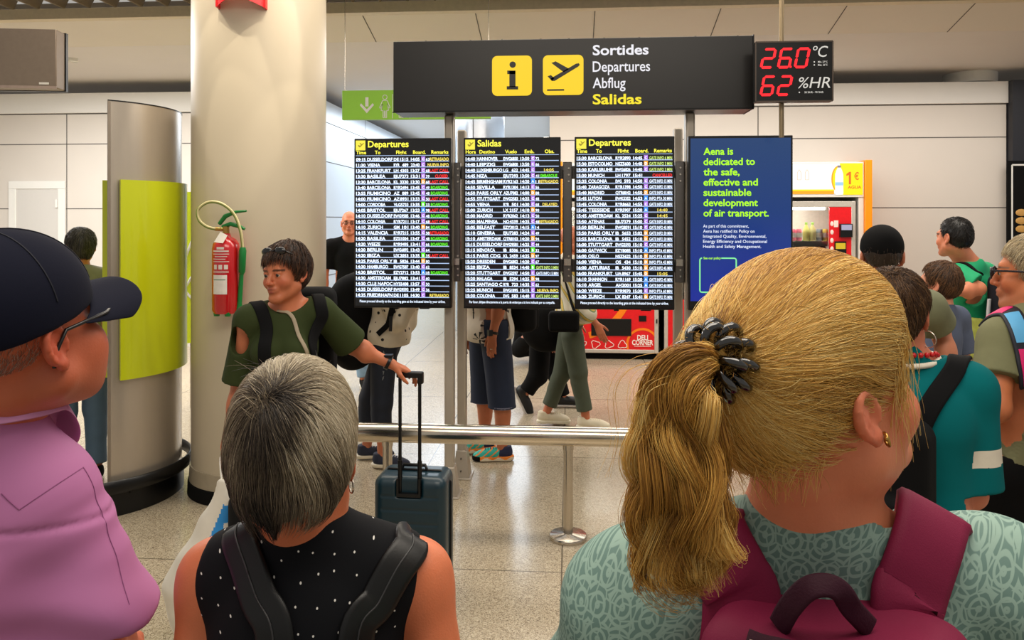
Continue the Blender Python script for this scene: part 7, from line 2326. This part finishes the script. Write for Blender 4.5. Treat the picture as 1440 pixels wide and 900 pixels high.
# ------------------------------------------------------------------ white-haired man at the right edge
d_ = 2.45
x_, y_ = at(1448, d_)
p = Person('man with short white hair and dark glasses in an olive t-shirt at the right edge', (x_, y_), away(1448, d_, -52), 1.70, 1.0)
p.head_yaw = away(1450, d_, -84) - p.rz; p.head_pitch = R(-2)
p.J['head'] = p.px(1452, 385, d_)
p.J['shL'] = p.px(1408, 476, d_ - .04); p.J['elL'] = p.px(1400, 574, d_ - .12); p.J['wrL'] = p.px(1376, 560, d_ + .1)
p.body(h=.0045, base=(196, 116, 74), ruddy=.4, brow=(120, 104, 90), stubble=(150, 120, 100))
p.eyes()
p.shirt(mat('olive_tee', (112, 112, 78), .8, var=.05, bump=.1, bscale=60), h=.005, hem=.88, sleeve=.58, sleeve_off=.014, flare=.016, off=.012, wr=.005, neck_r=.072)
p.trousers(mat('black_trousers', (12, 12, 14), .85), h=.009); p.shoes(M_blackmat, M_label, h=.01)
p.cap_hair([(214, 196, 160), (190, 168, 128), (150, 130, 104), (232, 220, 190)], (3, 3, 2, 2), n=5000, length=.04, vol=.014, low=-.06, side_low=-.012, r=.0006, base=(170, 150, 118), front=.062)
q = MB()
for sx in (-1, 1):
    q.torus(p.hp(sx * .033, .110, .004), .022, .003, axis=p.Mk[:3, :3] @ vec(sx * .15, 1, 0), oval=.78, n=22, k=6); q.tube([p.hp(sx * .056, .105, .012), p.hp(sx * .080, .06, .012), p.hp(sx * .082, -.01, .010)], .0036, 6)
q.tube([p.hp(-.012, .114, .008), p.hp(.012, .114, .008)], .0026, 6); go = q.build('glasses', mat('glasses_tortoise', (34, 28, 34), .25, var=.3, scale=90), p.root)
q = MB()
for sx in (-1, 1): q.sphere((sx * .033, .110, .004), (.019, .003, .015), n=12, M=p.Mk)
q.build('lens', mat('lens_dark', (26, 28, 40), .08, spec=.8), go)
def patches():
    m = bpy.data.materials.new('patchwork_print'); nt, b_ = nodes_of(m); L = nt.links; N = nt.nodes.new
    tc = N('ShaderNodeTexCoord'); nz_ = N('ShaderNodeTexNoise'); nz_.inputs['Scale'].default_value = 12; L.new(tc.outputs['Object'], nz_.inputs['Vector'])
    ad = N('ShaderNodeVectorMath'); ad.operation = 'MULTIPLY_ADD'; L.new(nz_.outputs['Color'], ad.inputs[0]); ad.inputs[1].default_value = (.06, .06, .06); L.new(tc.outputs['Object'], ad.inputs[2])
    v = N('ShaderNodeTexVoronoi'); v.inputs['Scale'].default_value = 20; L.new(ad.outputs[0], v.inputs['Vector'])
    e_ = N('ShaderNodeTexVoronoi'); e_.feature = 'DISTANCE_TO_EDGE'; e_.inputs['Scale'].default_value = 20; L.new(ad.outputs[0], e_.inputs['Vector'])
    sp = N('ShaderNodeSeparateColor'); L.new(v.outputs['Color'], sp.inputs[0]); r_ = N('ShaderNodeValToRGB'); r_.color_ramp.interpolation = 'CONSTANT'
    cs = [(232, 226, 220), (196, 178, 220), (214, 30, 90), (228, 222, 216), (150, 196, 224), (120, 100, 170), (232, 226, 220), (30, 80, 120)]
    r_.color_ramp.elements[0].color = lin(cs[0]); r_.color_ramp.elements[1].position = .14; r_.color_ramp.elements[1].color = lin(cs[1])
    for i, c in enumerate(cs[2:]): q_ = r_.color_ramp.elements.new(.27 + .12 * i); q_.color = lin(c)
    L.new(sp.outputs[0], r_.inputs[0]); lt = N('ShaderNodeMath'); lt.operation = 'LESS_THAN'; lt.inputs[1].default_value = .07; L.new(e_.outputs['Distance'], lt.inputs[0])
    mx = N('ShaderNodeMix'); mx.data_type = 'RGBA'; L.new(lt.outputs[0], mx.inputs['Factor']); L.new(r_.outputs[0], mx.inputs[6]); mx.inputs[7].default_value = lin((16, 16, 30))
    L.new(mx.outputs[2], b_.inputs['Base Color']); b_.inputs['Roughness'].default_value = .6; return m
M_patch = patches()
bp_ = thing('backpack', 'colourful patchwork backpack with pink straps on the man in the olive t-shirt', 'backpack', (p.loc[0], p.loc[1], 0), p.rz)
s = SDF(); s.box((.0, -.225, 1.09), (.15, .085, .22), .06); s.box((.0, -.31, 1.01), (.12, .035, .12), .03, .02); pk = sdf_object('pack', s, .006, M_patch, bp_)
q = MB(); q.tube([(-.152, -.15, .88), (-.152, -.20, .87), (-.12, -.30, .88), (.12, -.30, .88), (.152, -.2, .87)], .009, 8); q.build('piping', mat('piping_pink', (214, 24, 90), .5), bp_)
hp_ = [p.cl.hit(p, u, v) for u, v in ((1420, 440), (1428, 455), (1434, 475), (1438, 497), (1440, 520))]
so, SP, SN = strap('strap', p.cl, over_shoulder(p.cl, hp_[0]) + hp_ + [hp_[-1] + vec(.01, -.03, -.06)], .031, .006, mat('strap_navy', (18, 20, 34), .6), bp_, off=.005)
for i0, i1, c in ((4, 15, (222, 28, 110)), (16, 27, (90, 170, 220)), (28, 39, (222, 28, 110))):
    q = MB(); q.tube(SP[i0:i1] + SN[i0:i1] * .004, 1.0, 10, flat=(.004, .022), up=SN[i0:i1]); q.build('strap_panel', mat('strap_panel_%d_%d_%d' % c, c, .55), so)
